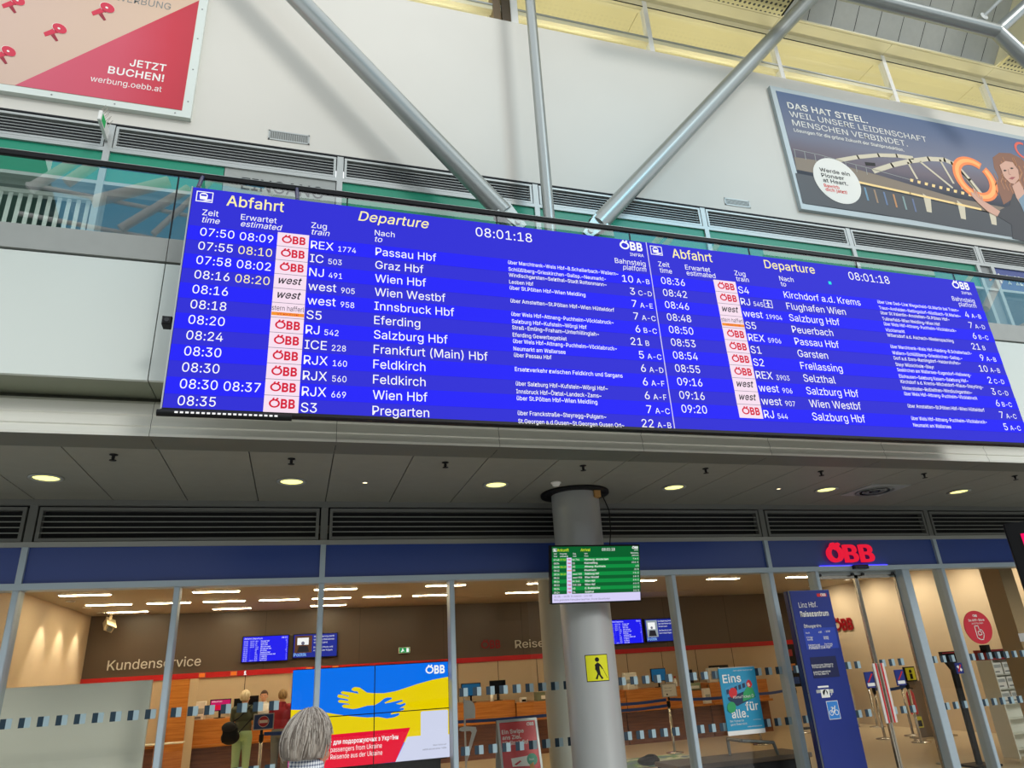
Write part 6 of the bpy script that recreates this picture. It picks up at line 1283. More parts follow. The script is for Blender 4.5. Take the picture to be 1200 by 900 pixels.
# counters
def counter(x0, x1, zt, yf, label, low=False):
    t = thing('service_counter', label, 'counter', tuple(I((x0+x1)/2, yf+.4, 0)))
    b = IMB(); b.box(x0, x1, yf+.12, yf+.16, 0, .62, 'woodb'); b.box(x0, x1, yf+.2, yf+.24, 0, .1, 'black'); b.build('lower_panel', t)
    b = IMB(); b.box(x0, x1, yf-.06, yf+.3, .62, .66, 'woodo'); b.build('ledge', t)
    b = IMB(); b.box(x0+.004, x1-.004, yf+.05, yf+.09, .66, zt, 'woodo'); b.build('front_panel', t)
    b = IMB(); b.box(x0, x1, yf+.05, yf+.72, zt, zt+.03, 'woodo'); b.box(x0, x0+.03, yf+.16, yf+.7, 0, zt, 'woodo'); b.box(x1-.03, x1, yf+.16, yf+.7, 0, zt, 'woodo'); b.build('worktop', t)
counter(-1.95, .28, 1.03, 14.75, 'orange wooden service counter where two people stand')
counter(.3, 3.0, 1.03, 14.75, 'orange wooden service counter mostly behind the video wall')
counter(3.02, 4.3, .98, 14.75, 'orange wooden service counter behind the slim white stand')
counter(4.32, 5.75, .92, 14.75, 'lower wooden service counter next to the pale pillar')
counter(6.3, 6.72, .86, 14.75, 'narrow low wooden counter emerging past the round column')
counter(6.74, 8.2, 1.01, 14.75, 'orange wooden service counter behind the notice post')
counter(8.22, 8.72, .9, 14.75, 'low wooden counter gap behind the slanting mullion')
counter(8.74, 10.2, 1.03, 14.75, 'orange wooden service counter behind the blue poster, last in the row')
t = thing('side_desk', 'small wooden side desk with a glass ledge at the frosted partition', 'desk', tuple(I(-2.3, 14.6, 0)))
b = IMB(); b.box(-2.88, -2.13, 14.2, 14.9, .7, .735, 'woodo'); b.build('top', t)
b = IMB(); b.box(-2.83, -2.18, 14.25, 14.3, 0, .7, 'woodb'); b.box(-2.83, -2.79, 14.3, 14.9, 0, .7, 'woodo'); b.box(-2.22, -2.18, 14.3, 14.9, 0, .7, 'woodo'); b.build('body', t)
b = IMB(); b.box(-2.5, -1.7, 13.9, 14.25, .76, .775, 'frost'); b.box(-2.4, -2.36, 14.2, 14.25, .735, .76, 'alu'); b.build('glass_ledge', t)
t = thing('wood_screen', 'upright orange wooden privacy panel beside the counter', 'partition', tuple(I(-1.94, 14.62, 0)))
b = IMB(); b.box(-2.10, -1.765, 14.60, 14.65, 0, 1.746, 'woodo'); b.build('panel', t)
b = IMB(); b.box(-1.765, -1.63, 14.62, 14.65, 0, 1.746, 'beige'); b.build('post', t)

def monitor(x, y, z, w, h, scr, label, rot=0.0):
    p = I(x, y, z); X = Matrix.Translation(p) @ Matrix.Rotation(rot, 4, 'Z') @ Matrix.Scale(K, 4)
    t = thing('computer_monitor', label, 'monitor', tuple(p))
    b = MB(X); b.cbox(-w/2, w/2, 0, .03, .12, .12+h, 'black', .006); b.build('housing', t)
    b = MB(X); b.box(-w/2+.015, w/2-.015, -.002, 0, .135, .105+h, scr); b.build('screen', t)
    b = MB(X); b.tube((0, .03, 0), (0, .03, .2), .02, 'black', 12); b.lathe([(0, 0), (.1, 0), (.1, .01), (0, .015)], (0, .03, 0), 'black', 24); b.build('stand', t)
    return t
t = monitor(-1.26, 15.05, 1.06, .36, .2, 'e_mag', 'monitor with dark pink screen on the counter by the woman with the black bag')
b = MB(Matrix.Translation(I(-1.26, 15.05, 1.06)) @ Matrix.Scale(K, 4)); b.text('Willkommen', -.15, .27, -.004, .022, 'e_white'); b.box(-.15, .0, -.004, -.002, .15, .22, 'e_red'); b.build('lettering', t)
monitor(-.92, 15.2, 1.06, .24, .19, 'blackgl', 'black monitor beside the head of the woman with the black bag')
monitor(-.72, 15.3, 1.06, .22, .22, 'blackgl', 'black monitor next to the clerk')
monitor(3.45, 15.0, 1.01, .4, .24, 'e_teal', 'teal lit monitor behind the slim white stand')
monitor(4.05, 15.15, 1.01, .34, .26, 'blackgl', 'black monitor on the counter near the pale pillar')
monitor(7.65, 15.0, 1.04, .36, .26, 'e_teal', 'teal lit monitor behind the notice post')
monitor(9.35, 15.3, 1.06, .5, .22, 'blackgl', 'wide black monitor behind the blue poster')
monitor(8.45, 15.2, .93, .3, .3, 'blackgl', 'black monitor in the gap behind the slanting mullion')
def boxy(name, x, y, z, w, d, h, m, label, cat, lid='paper'):
    t = thing(name, label, cat, tuple(I(x, y, z)))
    b = IMB(); b.cbox(x-w/2, x+w/2, y-d/2, y+d/2, z, z+h, m, .01); b.build('body', t)
    b = IMB(); b.box(x-w*.35, x+w*.35, y-d/2-.004, y-d/2, z+h*.2, z+h*.6, lid); b.build('front', t)
    return t
boxy('card_terminal', -1.62, 15.0, 1.06, .16, .15, .09, 'white', 'small white box on the counter near the wooden privacy panel', 'terminal', 'aludk')
boxy('ticket_printer', -.95, 14.95, 1.06, .22, .2, .1, 'white', 'white ticket printer below the black monitors', 'printer', 'black')
boxy('leaflet_holder', -1.62, 15.25, 1.06, .2, .1, .3, 'paper', 'white leaflet holder beside the pink monitor', 'holder', 'alu')
boxy('hand_scanner', 4.5, 14.9, .95, .12, .12, .09, 'white', 'small white scanner on the lower counter', 'scanner', 'black')
boxy('brochure_tray', 5.1, 15.0, .95, .6, .2, .17, mat('tray_green', (120, 130, 104), .5), 'flat greenish brochure tray on the lower counter by the pale pillar', 'tray', 'paper')
boxy('notice_stand', 6.95, 15.0, 1.04, .3, .1, .33, 'paper', 'white framed notice on the counter just past the column', 'notice', 'alu')
boxy('leaflet_stack', 6.88, 14.87, 1.04, .16, .12, .12, 'white', 'small stack of white leaflets in front of the framed notice', 'leaflets', 'paper')
boxy('tissue_box', 8.42, 14.95, .94, .3, .16, .14, mat('box_sage', (140, 160, 130), .5), 'pale green box with white leaflets behind the notice post', 'box', 'paper')
boxy('notice_stand', 9.0, 15.0, 1.06, .3, .1, .3, 'paper', 'white framed notice beside the blue poster edge', 'notice', 'alu')
boxy('letter_rack', 8.6, 14.745, .662, .16, .1, .3, 'paper', 'white paper hanging on the counter right behind the slanting mullion', 'notice', 'alu')
for x, y, z, lab in ((3.86, 14.95, 1.01, 'white spray bottle on the counter behind the slim white stand'), (7.98, 14.9, 1.04, 'white pump bottle with red cap behind the notice post'), (-2.45, 14.6, .737, 'dark bottle on the side desk')):
    t = thing('bottle', lab, 'bottle', tuple(I(x, y, z))); dkb = 'dark' in lab
    b = IMB(); b.lathe([(0, 0), (.038, 0), (.04, .02), (.038, .12), (.016, .15), (.016, .165), (0, .165)], (x, y, z), 'black' if dkb else 'white', 20); b.build('body', t)
    b = IMB(); b.lathe([(0, .165), (.02, .165), (.02, .2), (0, .2)], (x, y, z), 'black' if dkb else 'red', 14); b.build('cap', t)

# queue posts and belts
def post(x, y, label, h=.86):
    t = thing('queue_post', label, 'barrier post', tuple(I(x, y, 0)))
    b = IMB(); b.lathe([(0, 0), (.16, 0), (.16, .012), (.05, .03), (0, .03)], (x, y, 0), 'steel', 32); b.build('base', t)
    b = IMB(); b.lathe([(.025, .03), (.025, h-.06), (0, h-.06)], (x, y, 0), 'steel', 20); b.build('pole', t)
    b = IMB(); b.lathe([(0, h-.09), (.034, h-.09), (.034, h), (.02, h+.01), (0, h+.01)], (x, y, 0), 'black', 20); b.build('belt_head', t)
    return t
def belt(p, q, label):
    p, q = Vector(p), Vector(q); d = (q-p); p, q = p+d.normalized()*.037, q-d.normalized()*.037; n_ = Vector((-d.y, d.x, 0)).normalized()*.003; k = 10
    b = IMB(); vs_ = []
    for i in range(k+1):
        c = p.lerp(q, i/k); c.z -= .03*math.sin(math.pi*i/k)
        for s in (-1, 1):
            for dz in (-.025, .025): vs_.append((c.x+s*n_.x, c.y+s*n_.y, c.z+dz))
    fs = []
    for i in range(k):
        a = 4*i; e_ = a+4; fs += [(a, a+1, e_+1, e_), (a+3, a+2, e_+2, e_+3), (a+1, a+3, e_+3, e_+1), (a+2, a, e_, e_+2)]
    fs += [(0, 2, 3, 1), (4*k, 4*k+1, 4*k+3, 4*k+2)]
    b.add(vs_, fs, 'belt'); return tag(b.build('queue_belt', loc=tuple(I(*p.lerp(q, .5)))), label, 'belt', )
post(6.74, 12.96, 'steel queue post carrying the white notice'); post(8.54, 12.9, 'steel queue post behind the blue poster'); post(10.3, 14.0, 'steel queue post at the end of the counters')
post(-.42, 12.5, 'steel queue post carrying the no-entry sign', .87)
post(1.7, 13.0, 'steel queue post behind the video wall'); post(5.1, 13.0, 'steel queue post behind the pale pillar')
post(10.52, 11.94, 'steel queue post seen through the gap of the sliding doors'); post(12.0, 13.76, 'steel queue post farthest back by the beige end wall'); post(10.51, 11.09, 'steel queue post nearest beside the brown upright board', .95); post(11.2, 11.97, 'steel queue post behind the brown upright board', .9)
belt((1.7, 13.0, .83), (5.1, 13.0, .80), 'blue belt in front of the counter behind the red folding stand')
belt((5.1, 13.0, .90), (6.74, 12.96, .89), 'upper blue belt from the column to the notice post'); belt((5.1, 13.0, .80), (6.74, 12.96, .79), 'lower blue belt from the column to the notice post')
belt((6.74, 12.96, .89), (8.54, 12.9, .87), 'blue belt from the notice post to the blue poster'); belt((8.54, 12.9, .87), (10.3, 14.0, .87), 'blue belt from the blue poster to the end of the counters')
belt((-.42, 12.5, .88), (1.7, 13.0, .86), 'blue belt from the no-entry post towards the video wall')
belt((10.52, 11.94, .84), (10.51, 11.09, .9), 'blue belt behind the sliding doors')
boxy('cabinet', 11.5, 14.3, 0, .7, .4, .85, mat('cabinet_grey', (176, 176, 166), .5), 'pale grey low cabinet at the end of the counters', 'cabinet', 'paper')
t = thing('info_board', 'dark board with yellow notices at the far end of the counters', 'board', tuple(I(11.0, 14.6, 0)))
b = IMB(); b.box(10.6, 11.25, 14.6, 14.68, .86, 1.75, 'black'); b.box(10.7, 10.76, 14.62, 14.66, 0, .9, 'black'); b.box(10.62, 11.0, 14.58, 14.78, 0, .03, 'black'); b.build('frame', t)
b = IMB()
for k, (x, z) in enumerate(((10.7, 1.5), (10.95, 1.42), (10.72, 1.2), (10.98, 1.12), (10.75, .92))): b.box(x, x+.16, 14.592, 14.6, z, z+.14, ('darkred', ys, 'woodo', 'aludk', 'belt')[k])
b.build('notices', t)
# signs on posts
t = thing('post_sign', 'white notice in a frame on top of a queue post', 'sign', tuple(I(6.75, 12.92, .9)))
b = IMB(); b.box(6.61, 6.91, 12.90, 12.925, .935, 1.165, 'alu'); b.box(6.73, 6.76, 12.925, 12.95, .875, .95, 'black'); b.build('frame', t)
b = IMB(); b.box(6.625, 6.895, 12.895, 12.90, .95, 1.15, 'paper'); b.text('Bitte warten', 6.66, 1.08, 12.893, .02, 'aludk'); b.text('Please wait', 6.66, 1.03, 12.893, .02, 'aludk'); b.disc(6.7, .98, .015, 12.89, 12.895, 'black', 14); b.build('sheet', t)
t = thing('no_entry_sign', 'blue framed no-entry sign with red disc on a steel post', 'sign', tuple(I(-.41, 12.46, .9)))
b = IMB(); b.box(-.55, -.25, 12.44, 12.465, .94, 1.165, 'alu'); b.box(-.44, -.40, 12.45, 12.48, .88, .95, 'black'); b.build('frame', t)
b = IMB(); b.box(-.535, -.265, 12.435, 12.44, .955, 1.15, mat('sign_blue', (34, 66, 130), .4)); b.build('plate', t)
b = IMB(); b.disc(-.4, 1.055, .078, 12.43, 12.435, 'white', 32); b.disc(-.4, 1.055, .072, 12.427, 12.431, mat('no_entry_red', (180, 40, 60), .4), 32); b.box(-.46, -.34, 12.423, 12.427, 1.035, 1.075, 'white'); b.build('disc', t)
# camera under the office ceiling
c = I(-3.40, 15.5, 2.79)
t = thing('security_camera', 'cream bullet camera hanging from the office ceiling before the brown wall', 'camera', tuple(c))
X = Matrix.Translation(c) @ Matrix.Rotation(R(24), 4, 'Y') @ Matrix.Rotation(R(25), 4, 'Z') @ Matrix.Rotation(R(14), 4, 'X')
cw = mat('camera_cream', (206, 192, 162), .5)
b = MB(X); b.cbox(-.085, .085, -.26, .22, -.07, .07, cw, .03); b.box(-.1, .1, -.3, .2, .07, .085, cw); b.build('body', t)
b = MB(X); b.disc(0, 0, .055, -.27, -.26, 'aludk', 24); b.build('lens', t)
b = MB(); top = I(-3.40, 15.55, 3.0); b.tube((c.x, c.y+.05, c.z+.06), tuple(top), .028, cw, 14); b.tube((top.x, top.y, top.z-.02), tuple(top), .07, cw, 18); b.build('bracket', t)
# right end: stands, terminal, brochures
t = thing('queue_sign_board', 'brown upright board with yellow pictograms beside the queue posts', 'board', tuple(I(11.05, 11.5, 0)))
tb = mat('board_taupe', (120, 104, 84), .5)
b = IMB(); b.box(10.9, 11.55, 11.5, 11.54, .03, .95, tb); b.box(10.85, 11.6, 11.35, 11.7, 0, .03, 'steel'); b.build('panel', t)
b = IMB(); b.box(10.88, 11.12, 11.46, 11.5, .95, 1.2, 'black'); b.box(10.9, 11.1, 11.455, 11.46, .97, 1.18, ys); b.disc(11.0, 1.12, .03, 11.45, 11.455, 'black', 14); b.box(10.97, 11.03, 11.45, 11.455, .99, 1.08, 'black'); b.build('pictogram', t)
b = IMB(); b.box(10.86, 11.0, 11.46, 11.5, .18, .36, ys); b.box(10.88, 10.98, 11.455, 11.46, .2, .3, 'black'); b.build('low_pictogram', t)
t = thing('fire_extinguisher', 'red upright cylinder beside the queue post with the blue belt', 'cylinder', tuple(I(10.75, 11.3, .5)))
b = IMB(); b.lathe([(0, 0), (.06, 0), (.065, .03), (.065, .34), (.03, .4), (0, .4)], (10.72, 11.3, .42), 'red', 20); b.build('cylinder', t)
b = IMB(); b.tube((10.72, 11.3, .82), (10.72, 11.3, .88), .02, 'black', 10); b.tube((10.72, 11.3, .86), (10.79, 11.28, .84), .012, 'black', 8); b.tube((10.72, 11.33, 0), (10.72, 11.33, .82), .015, 'steel', 10); b.lathe([(0, 0), (.1, 0), (.1, .012), (0, .02)], (10.72, 11.33, 0), 'steel', 20); b.build('handle', t)
t = thing('ticket_terminal', 'black ticket terminal screen on an angled stand by the entrance window', 'terminal', (10.1, 9.65, FL))
b = MB(); b.box(9.92, 10.32, 9.6, 9.66, 1.29, 1.44, 'blackgl'); b.build('screen_head', t, bevel=.006)
b = MB(); b.plate([(9.98, 1.29), (10.26, 1.29), (10.24, 1.22), (10.17, 1.16), (10.15, FL), (10.07, FL), (10.07, 1.16)], 9.61, 9.66, 'black'); b.box(9.9, 10.35, 9.45, 9.85, FL, FL+.03, 'black'); b.build('stand', t)
b = MB(); b.box(9.935, 10.305, 9.597, 9.6, 1.41, 1.425, 'darkred'); b.build('stripe', t)
t = thing('notice_stand', 'grey white notice holder beside the black ticket terminal', 'notice', (9.98, 10.12, FL))
b = MB(); b.box(9.85, 10.11, 10.1, 10.12, 1.06, 1.28, 'paper'); b.build('sheet', t)
b = MB(); b.tube((9.98, 10.14, FL), (9.98, 10.14, 1.1), .014, 'alu', 12); b.lathe([(0, 0), (.14, 0), (.14, .012), (0, .016)], (9.98, 10.14, FL), 'alu', 24); b.build('pole', t)
t = thing('brochure_rack', 'dark red topped rack holding rows of white brochures behind the end window', 'rack', (11.9, 9.9, FL))
b = MB(); b.box(11.12, 13.0, 9.85, 10.1, 1.26, 1.42, 'darkred'); b.box(11.15, 13.0, 9.846, 9.85, 1.29, 1.39, 'black'); b.box(11.12, 11.2, 9.82, 9.95, 1.38, 1.5, 'black'); b.build('header', t)
b = MB(); b.box(11.12, 13.0, 10.0, 10.1, FL, 1.26, 'frost'); b.box(11.12, 11.14, 9.8, 10.0, FL, 1.26, 'frost')
for k in range(6): b.box(11.14, 13.0, 9.82, 10.0, 1.02-.22*k, 1.03-.22*k, 'frost')
b.build('shelving', t)
for k in range(3):
    for j in range(7):
        x = 11.17+.22*j; z = 1.035-.22*k
        br = tag(MB().plate([(x, z), (x+.19, z), (x+.19, z+.18), (x, z+.18)], 9.85, 9.88, 'paper').box(x+.02, x+.17, 9.848, 9.85, z+.1, z+.15, 'alu').box(x+.02, x+.12, 9.848, 9.85, z+.03, z+.05, 'aludk').build('brochure', loc=(x, 9.865, z)), 'white folded brochure in the rack behind the end window', 'brochure', 'brochures in the rack')
# rug and bag
t = thing('floor_mat', 'printed landscape floor mat in blue, green and white', 'mat', tuple(I(6.0, 12.4, 0)))
rug = mat('printed_mat', (120, 150, 160), .7); nt = rug.node_tree; nz = nt.nodes.new('ShaderNodeTexNoise'); nz.inputs['Scale'].default_value = 2.2; nz.inputs['Detail'].default_value = 3; rr = nt.nodes.new('ShaderNodeValToRGB')
for k, (p_, c_) in enumerate(((0, (70, 100, 110)), (.42, (120, 150, 165)), (.5, (120, 170, 110)), (.58, (220, 224, 200)), (.7, (110, 140, 160)))):
    if k > 1: rr.color_ramp.elements.new(p_)
    rr.color_ramp.elements[k].position = p_; rr.color_ramp.elements[k].color = (*lin(c_), 1)
tc = nt.nodes.new('ShaderNodeTexCoord'); nt.links.new(tc.outputs['Object'], nz.inputs['Vector']); nt.links.new(nz.outputs['Fac'], rr.inputs[0]); nt.links.new(rr.outputs[0], nt.nodes['Principled BSDF'].inputs['Base Color'])
b = IMB(); b.box(4.9, 6.72, 11.6, 12.75, .002, .012, rug); b.build('sheet', t)
b = IMB(); b.box(4.87, 6.75, 11.57, 12.78, 0, .006, 'aludk'); b.build('border', t)

# ------------------------------------------------------------------ people
def remesh(o, vox, smooth=4):
    m = o.modifiers.new('r', 'REMESH'); m.mode = 'VOXEL'; m.voxel_size = vox; m.use_smooth_shade = True
    if smooth: s = o.modifiers.new('s', 'SMOOTH'); s.iterations = smooth; s.factor = .5
    dg = bpy.context.evaluated_depsgraph_get(); dg.update()
    me = bpy.data.meshes.new_from_object(o.evaluated_get(dg)); old = o.data; mats_ = list(old.materials)
    o.modifiers.clear(); o.data = me; me.materials.clear()
    for k in mats_: me.materials.append(k)
    me.polygons.foreach_set('material_index', [0]*len(me.polygons)); me.polygons.foreach_set('use_smooth', [True]*len(me.polygons))
    me.name = o.name; bpy.data.meshes.remove(old)
    return o
def limb(b, pts, rs, m):
    for (a, c), (r0, r1) in zip(zip(pts, pts[1:]), zip(rs, rs[1:])): b.tube(a, c, r0, m, 14, r1)
    for p, r in zip(pts, rs): b.ell(p, r, r, r, m, 14, 8)
def hand(b, w, d, side, m):
    """palm, four bent fingers and a thumb, starting at the wrist w, pointing along d"""
    w, d = Vector(w), Vector(d).normalized(); up = Vector((0, 0, 1)); 
    if abs(d.z) > .8: up = Vector((0, 1, 0))
    s = d.cross(up).normalized(); n_ = s.cross(d).normalized()
    for k in range(4):
        o = (k-1.5)*.019
        k0 = w+d*.02+s*o*.8; k1 = w+d*.085+s*o
        b.tube(k0, k1, .014, m, 8, .012); L = (.062, .075, .07, .055)[k]
        k2 = k1+d*L*.55-n_*.012; k3 = k2+d*L*.42-n_*.026
        limb(b, [k1, k2, k3], [.0105, .0095, .008], m)
    t0 = w+d*.03-s*.03*side; t1 = t0+d*.03-s*.032*side-n_*.008; t2 = t1+d*.03-s*.008*side-n_*.01
    limb(b, [w+d*.015-s*.012*side, t0, t1, t2], [.015, .014, .011, .009], m)
SK = mat('skin', (222, 170, 140), .5)
def person(label, loc, rotz, H, hairm, shirtm, pantm, arms, sleeve='short', skin_=SK, hairstyle='short', head_turn=0.0, vox=.009, shoe=None, collar=1.485):
    t = thing('person', label, 'person', loc); t.rotation_euler = (0, 0, rotz); org = tuple(t['_org']); t['_org'] = (0, 0, 0)
    S_ = H/1.70; X = Matrix.Scale(S_, 4)
    HT = X @ Matrix.Translation((0, 0, 1.5)) @ Matrix.Rotation(head_turn, 4, 'Z') @ Matrix.Translation((0, 0, -1.5))
    def torso(b, g, m, low):
        b.ell((0, 0, 1.27), .165+g, .112+g, .175+g, m, 24, 16); b.ell((0, 0, 1.08), .145+g, .105+g, .16+g, m, 24, 16)
        for s in (-1, 1): b.ell((s*.125, -.01, 1.375), .085+g, .07+g, .06+g, m)
        if low: b.ell((0, -.01, .95), .168+g, .122+g, .12+g, m, 24, 14)
    b = MB(X); m = skin_
    torso(b, 0, m, True); b.tube((0, -.015, 1.38), (0, .005, 1.53), .06, m, 16, .053)
    for s in (-1, 1):
        limb(b, [(s*.09, 0, .9), (s*.095, .01, .48), (s*.1, -.015, .09)], [.088, .056, .038], m); b.ell((s*.1, .05, .04), .042, .12, .038, m)
        el, wr = arms[0 if s < 0 else 1]
        limb(b, [(s*.185, -.01, 1.375), el, wr], [.05, .04, .028], m)
        hand(b, wr, Vector(wr)-Vector(el), s, m)
    b.xf = HT
    b.ell((0, .0, 1.605), .075, .094, .097, m, 24, 16); b.ell((0, .03, 1.548), .056, .062, .075, m, 20, 14); b.ell((0, .072, 1.503), .025, .02, .018, m)
    b.tube((0, .09, 1.6), (0, .112, 1.565), .009, m, 10, .015); b.ell((0, .108, 1.562), .018, .013, .011, m)
    for s in (-1, 1):
        b.ell((s*.077, -.005, 1.58), .011, .022, .034, m); b.ell((s*.032, .082, 1.613), .024, .012, .009, m); b.ell((s*.04, .07, 1.56), .02, .02, .02, m)
    b.ell((0, .09, 1.53), .024, .01, .007, m); b.ell((0, .088, 1.518), .02, .01, .007, m)
    body = remesh(b.build('body', t), vox, 3)
    b = MB(HT)
    for s in (-1, 1): b.ell((s*.03, .088, 1.597), .013, .008, .007, 'white', 12, 8); b.ell((s*.03, .094, 1.597), .006, .004, .006, 'black', 10, 6)
    b.build('eyes', t)
    b = MB(X); torso(b, .016, shirtm, False); b.ell((0, -.005, .99), .165, .122, .09, shirtm, 24, 12); b.tube((0, -.012, 1.4), (0, -.004, collar), .09, shirtm, 18, .068)
    if collar > 1.5: b.ell((0, -.03, 1.44), .15, .085, .085, shirtm, 24, 14); b.tube((0, -.012, collar-.02), (0, -.004, collar+.002), .078, shirtm, 20, .076)
    for s in (-1, 1):
        el, wr = arms[0 if s < 0 else 1]; a = Vector((s*.185, -.01, 1.375)); el, wr = Vector(el), Vector(wr)
        if sleeve == 'short': limb(b, [a, a.lerp(el, .6)], [.066, .058], shirtm)
        else: limb(b, [a, el, el.lerp(wr, .93)], [.066, .054, .042], shirtm)
    remesh(b.build('shirt', t), .011, 4)
    b = MB(X); b.ell((0, -.01, .94), .178, .132, .125, pantm, 24, 14)
    for s in (-1, 1): limb(b, [(s*.09, 0, .88), (s*.096, .01, .48), (s*.1, -.01, .1)], [.1, .072, .06], pantm)
    remesh(b.build('trousers', t), .011, 4)
    for s in (-1, 1):
        b = MB(X); b.ell((s*.1, .05, .045), .052, .135, .045, shoe or M['black'], 18, 10); b.box(s*.1-.045, s*.1+.045, -.07, .17, 0, .02, 'black'); b.build('shoe', t)
    # hair: a closed cap whose front is drawn back into the head
    vs_ = []; n, k = 40, 26; rn = random.Random(11); big = 1.0 if hairstyle == 'crop' else 1.07 if hairstyle == 'short' else 1.15
    for j in range(k+1):
        th_ = math.pi*j/k
        for i in range(n):
            ph = 2*math.pi*i/n; d = Vector((math.sin(th_)*math.cos(ph), math.sin(th_)*math.sin(ph), math.cos(th_)))
            r = big*(1+.025*math.sin(ph*9+th_*3)*math.sin(th_)+rn.uniform(-.012, .012))
            p = Vector((d.x*(.088 if hairstyle == 'swept' else .083)*r, -.006+d.y*.102*r, 1.612+d.z*.105*r))
            if hairstyle == 'swept': p.z += .02*max(0, d.z)*(1+d.x); p.y -= .012*max(0, -d.y)
            low = {'crop': 1.585, 'short': 1.535, 'fluffy': 1.53, 'swept': 1.548}[hairstyle]
            if p.z < low or (p.y > .045 and p.z < 1.645) or (p.y > .005 and p.z < 1.60):
                p = Vector((d.x*.055, -.006+d.y*.07, max(low-.01, 1.6+d.z*.07)))
            vs_.append(p)
    b = MB(HT); b.add(vs_, [(j*n+i, (j+1)*n+i, (j+1)*n+(i+1) % n, j*n+(i+1) % n) for j in range(k) for i in range(n)], hairm, True)
    if hairstyle == 'swept':
        for q in range(420):
            ph = rn.uniform(R(150), R(395)) if q % 3 else rn.uniform(R(-30), R(210)); pts = []
            t0 = rn.uniform(.1, .9); ln = rn.uniform(.5, 1.3); drift = rn.uniform(-.35, .1); lift = rn.uniform(1.0, 1.035)
            for c_ in range(6):
                th_ = t0+ln*c_/5; a_ = ph+drift*c_/5
                d = Vector((math.sin(th_)*math.cos(a_), math.sin(th_)*math.sin(a_), math.cos(th_)))
                p = Vector((d.x*.088*big*lift, -.006+d.y*.102*big*lift, 1.612+d.z*.105*big*lift)); p.z += .02*max(0, d.z)*(1+d.x); p.y -= .012*max(0, -d.y)
                if p.z < 1.54 or (p.y > .03 and p.z < 1.64): break
                pts.append(p)
            if len(pts) > 2:
                for a_, c_ in zip(pts, pts[1:]): b.tube(a_, c_, .0016, hair_l if q % 2 else hair_d, 4)
    b.build('hair', t)
    t['_org'] = org
    return t
def streak(name, c1, c2, sc=40):
    m = mat(name, c1, .55); nt = m.node_tree; tc = nt.nodes.new('ShaderNodeTexCoord'); mp = nt.nodes.new('ShaderNodeMapping'); mp.inputs['Scale'].default_value = (1, 1, .18)
    nz = nt.nodes.new('ShaderNodeTexNoise'); nz.inputs['Scale'].default_value = sc; nz.inputs['Detail'].default_value = 5; r = nt.nodes.new('ShaderNodeValToRGB')
    r.color_ramp.elements[0].position = .38; r.color_ramp.elements[1].position = .62; r.color_ramp.elements[0].color = (*lin(c1), 1); r.color_ramp.elements[1].color = (*lin(c2), 1)
    nt.links.new(tc.outputs['Object'], mp.inputs[0]); nt.links.new(mp.outputs[0], nz.inputs['Vector']); nt.links.new(nz.outputs['Fac'], r.inputs[0]); nt.links.new(r.outputs[0], nt.nodes['Principled BSDF'].inputs['Base Color'])
    return m
grey = streak('grey_hair', (98, 88, 78), (172, 162, 150)); hair_l = mat('grey_strand', (178, 170, 160), .55); hair_d = mat('grey_strand_dark', (112, 102, 92), .55)
blond = streak('blond_hair', (206, 186, 148), (242, 230, 204)); brown_h = streak('brown_hair', (52, 34, 24), (80, 54, 38)); tawny = streak('tawny_hair', (130, 100, 64), (176, 146, 100))
chk = mat('checked_shirt', (226, 230, 236), .7); nt = chk.node_tree; L = nt.links.new
tc = nt.nodes.new('ShaderNodeTexCoord'); sp = nt.nodes.new('ShaderNodeSeparateXYZ'); L(tc.outputs['Object'], sp.inputs[0])
def grid(out, f):
    a = nt.nodes.new('ShaderNodeMath'); a.operation = 'MULTIPLY'; a.inputs[1].default_value = f; L(out, a.inputs[0]); c = nt.nodes.new('ShaderNodeMath'); c.operation = 'FRACT'; L(a.outputs[0], c.inputs[0]); d = nt.nodes.new('ShaderNodeMath'); d.operation = 'LESS_THAN'; d.inputs[1].default_value = .42; L(c.outputs[0], d.inputs[0]); return d
s1 = nt.nodes.new('ShaderNodeMath'); s1.operation = 'ADD'; L(sp.outputs[0], s1.inputs[0]); L(sp.outputs[1], s1.inputs[1])
g1, g2 = grid(s1.outputs[0], 70), grid(sp.outputs[2], 70); ad = nt.nodes.new('ShaderNodeMath'); ad.operation = 'ADD'; L(g1.outputs[0], ad.inputs[0]); L(g2.outputs[0], ad.inputs[1])
hf = nt.nodes.new('ShaderNodeMath'); hf.operation = 'MULTIPLY'; hf.inputs[1].default_value = .5; L(ad.outputs[0], hf.inputs[0])
rp = nt.nodes.new('ShaderNodeValToRGB'); rp.color_ramp.elements[0].color = (*lin((232, 236, 240)), 1); rp.color_ramp.elements[1].color = (*lin((60, 80, 120)), 1); L(hf.outputs[0], rp.inputs[0]); L(rp.outputs[0], nt.nodes['Principled BSDF'].inputs['Base Color'])

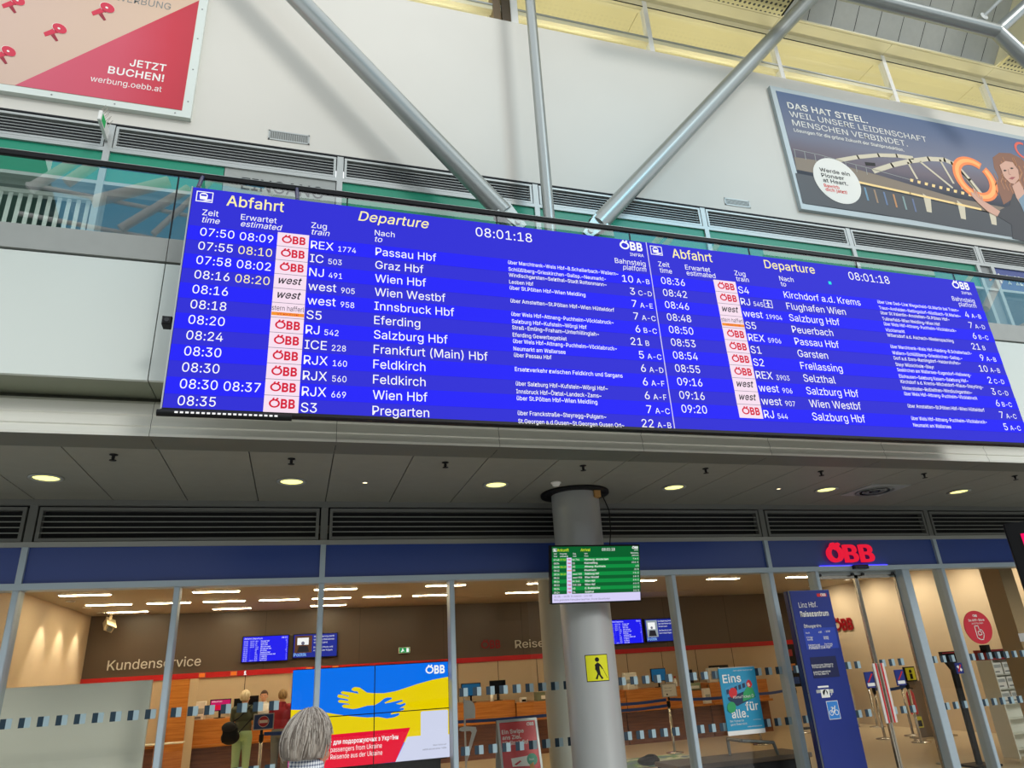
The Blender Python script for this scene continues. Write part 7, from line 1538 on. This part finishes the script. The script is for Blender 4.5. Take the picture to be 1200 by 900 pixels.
fwd_arms = [((-.22, .03, 1.1), (-.15, .27, 1.06)), ((.22, .03, 1.1), (.15, .27, 1.06))]
hang = [((-.235, -.03, 1.1), (-.24, .03, .86)), ((.235, -.03, 1.1), (.24, .03, .86))]
p = I(-.78, 14.05, 0)
person('blond person in olive T-shirt and pale green trousers with a black backpack at the counter', (p.x, p.y, FL), R(-8), 1.68, blond, mat('olive_cloth', (78, 84, 66), .8), mat('pale_green_cloth', (170, 206, 160), .8), fwd_arms, hairstyle='fluffy', head_turn=R(-20))
w = thing('backpack', 'slack black backpack slung low from one shoulder of the person in olive', 'bag', tuple(p+Vector((-.17, -.2, 1.0))))
b = MB(); c = p+Vector((-.2, -.26, .0)); c.z = FL
b.box(c.x-.14, c.x+.13, c.y-.07, c.y+.07, c.z+.82, c.z+1.06, 'black'); b.ell((c.x, c.y, c.z+.9), .17, .09, .13, 'black', 22, 14); b.ell((c.x-.03, c.y-.01, c.z+1.07), .14, .09, .1, 'black', 22, 14); remesh(b.build('bag_body', w), .012, 9)
b = MB(); b.ell((c.x-.03, c.y-.1, c.z+1.08), .13, .04, .08, 'darkback', 18, 10); b.build('flap', w)
b = MB(); b.path([(c.x, c.y+.02, c.z+1.14), (p.x-.05, p.y-.14, c.z+1.25), (p.x+.06, p.y-.13, c.z+1.36), (p.x+.13, p.y-.06, c.z+1.43)], .014, 'black'); b.path([(c.x+.12, c.y+.02, c.z+.95), (p.x+.05, p.y-.15, c.z+1.08), (p.x+.16, p.y-.12, c.z+1.2)], .012, 'black'); b.build('strap', w)
p = I(-.53, 15.74, 0)
person('dark-haired clerk in a white shirt looking down behind the counter', (p.x, p.y, FL), R(176), 1.66, brown_h, M['white'], mat('dark_cloth', (40, 42, 50), .8), fwd_arms, sleeve='long', hairstyle='crop')
p = I(-.16, 14.0, 0)
person('short-haired person in a dark red top and grey trousers at the counter', (p.x, p.y, FL), R(-12), 1.66, tawny, mat('crimson_cloth', (150, 24, 44), .8), mat('grey_cloth', (112, 116, 116), .8), fwd_arms, sleeve='long', hairstyle='short', head_turn=R(12))
mp = at(362, 860, 3.35)
person('grey-haired man in a checked shirt walking past the video wall, seen from behind', (mp.x, 3.35, FL), R(-32), 1.605, grey, chk, mat('beige_cloth', (150, 140, 120), .8), hang, sleeve='short', hairstyle='swept', head_turn=R(-8), vox=.006, collar=1.545, skin_=mat('skin_tan', (196, 128, 100), .5))
# black bag lying on the printed mat
c = I(5.62, 11.75, 0)
t = thing('hand_bag', 'slack black bag lying on the printed floor mat', 'bag', tuple(c))
b = MB(); b.ell((c.x, c.y, c.z+.085), .22, .15, .08, 'black', 22, 12); b.ell((c.x+.05, c.y, c.z+.12), .14, .12, .07, 'black', 20, 12); remesh(b.build('bag_body', t), .015, 4)
b = MB(); b.path([(c.x-.14, c.y-.02, c.z+.14), (c.x-.06, c.y-.1, c.z+.17), (c.x+.06, c.y-.1, c.z+.17), (c.x+.15, c.y-.02, c.z+.15)], .014, 'black'); b.build('strap', t)
# clerestory uplights standing on the wall head
for x in (-6, -1.5, 1.5, 4.6, 7.6, 10.6, 13.6, 16.6):
    t = thing('uplight', 'slim uplight batten behind the wall head of the clerestory', 'lamp', (x, 9.6, 12.0), 'uplights behind the upper wall head')
    b = MB(); b.box(x-1.2, x+1.2, 9.55, 9.65, 12.0, 12.06, 'alu'); b.build('body', t)
    lamp_area(t, (x, 9.6, 12.08), 2.2, .08, 20, (1.0, .93, .66), (math.pi, 0, 0))

# ------------------------------------------------------------------ lift everything so the hall floor lies at zero, tidy up
for o in scene.objects:
    if o.parent is None: o.location.z += .2
    if '_org' in o: del o['_org']
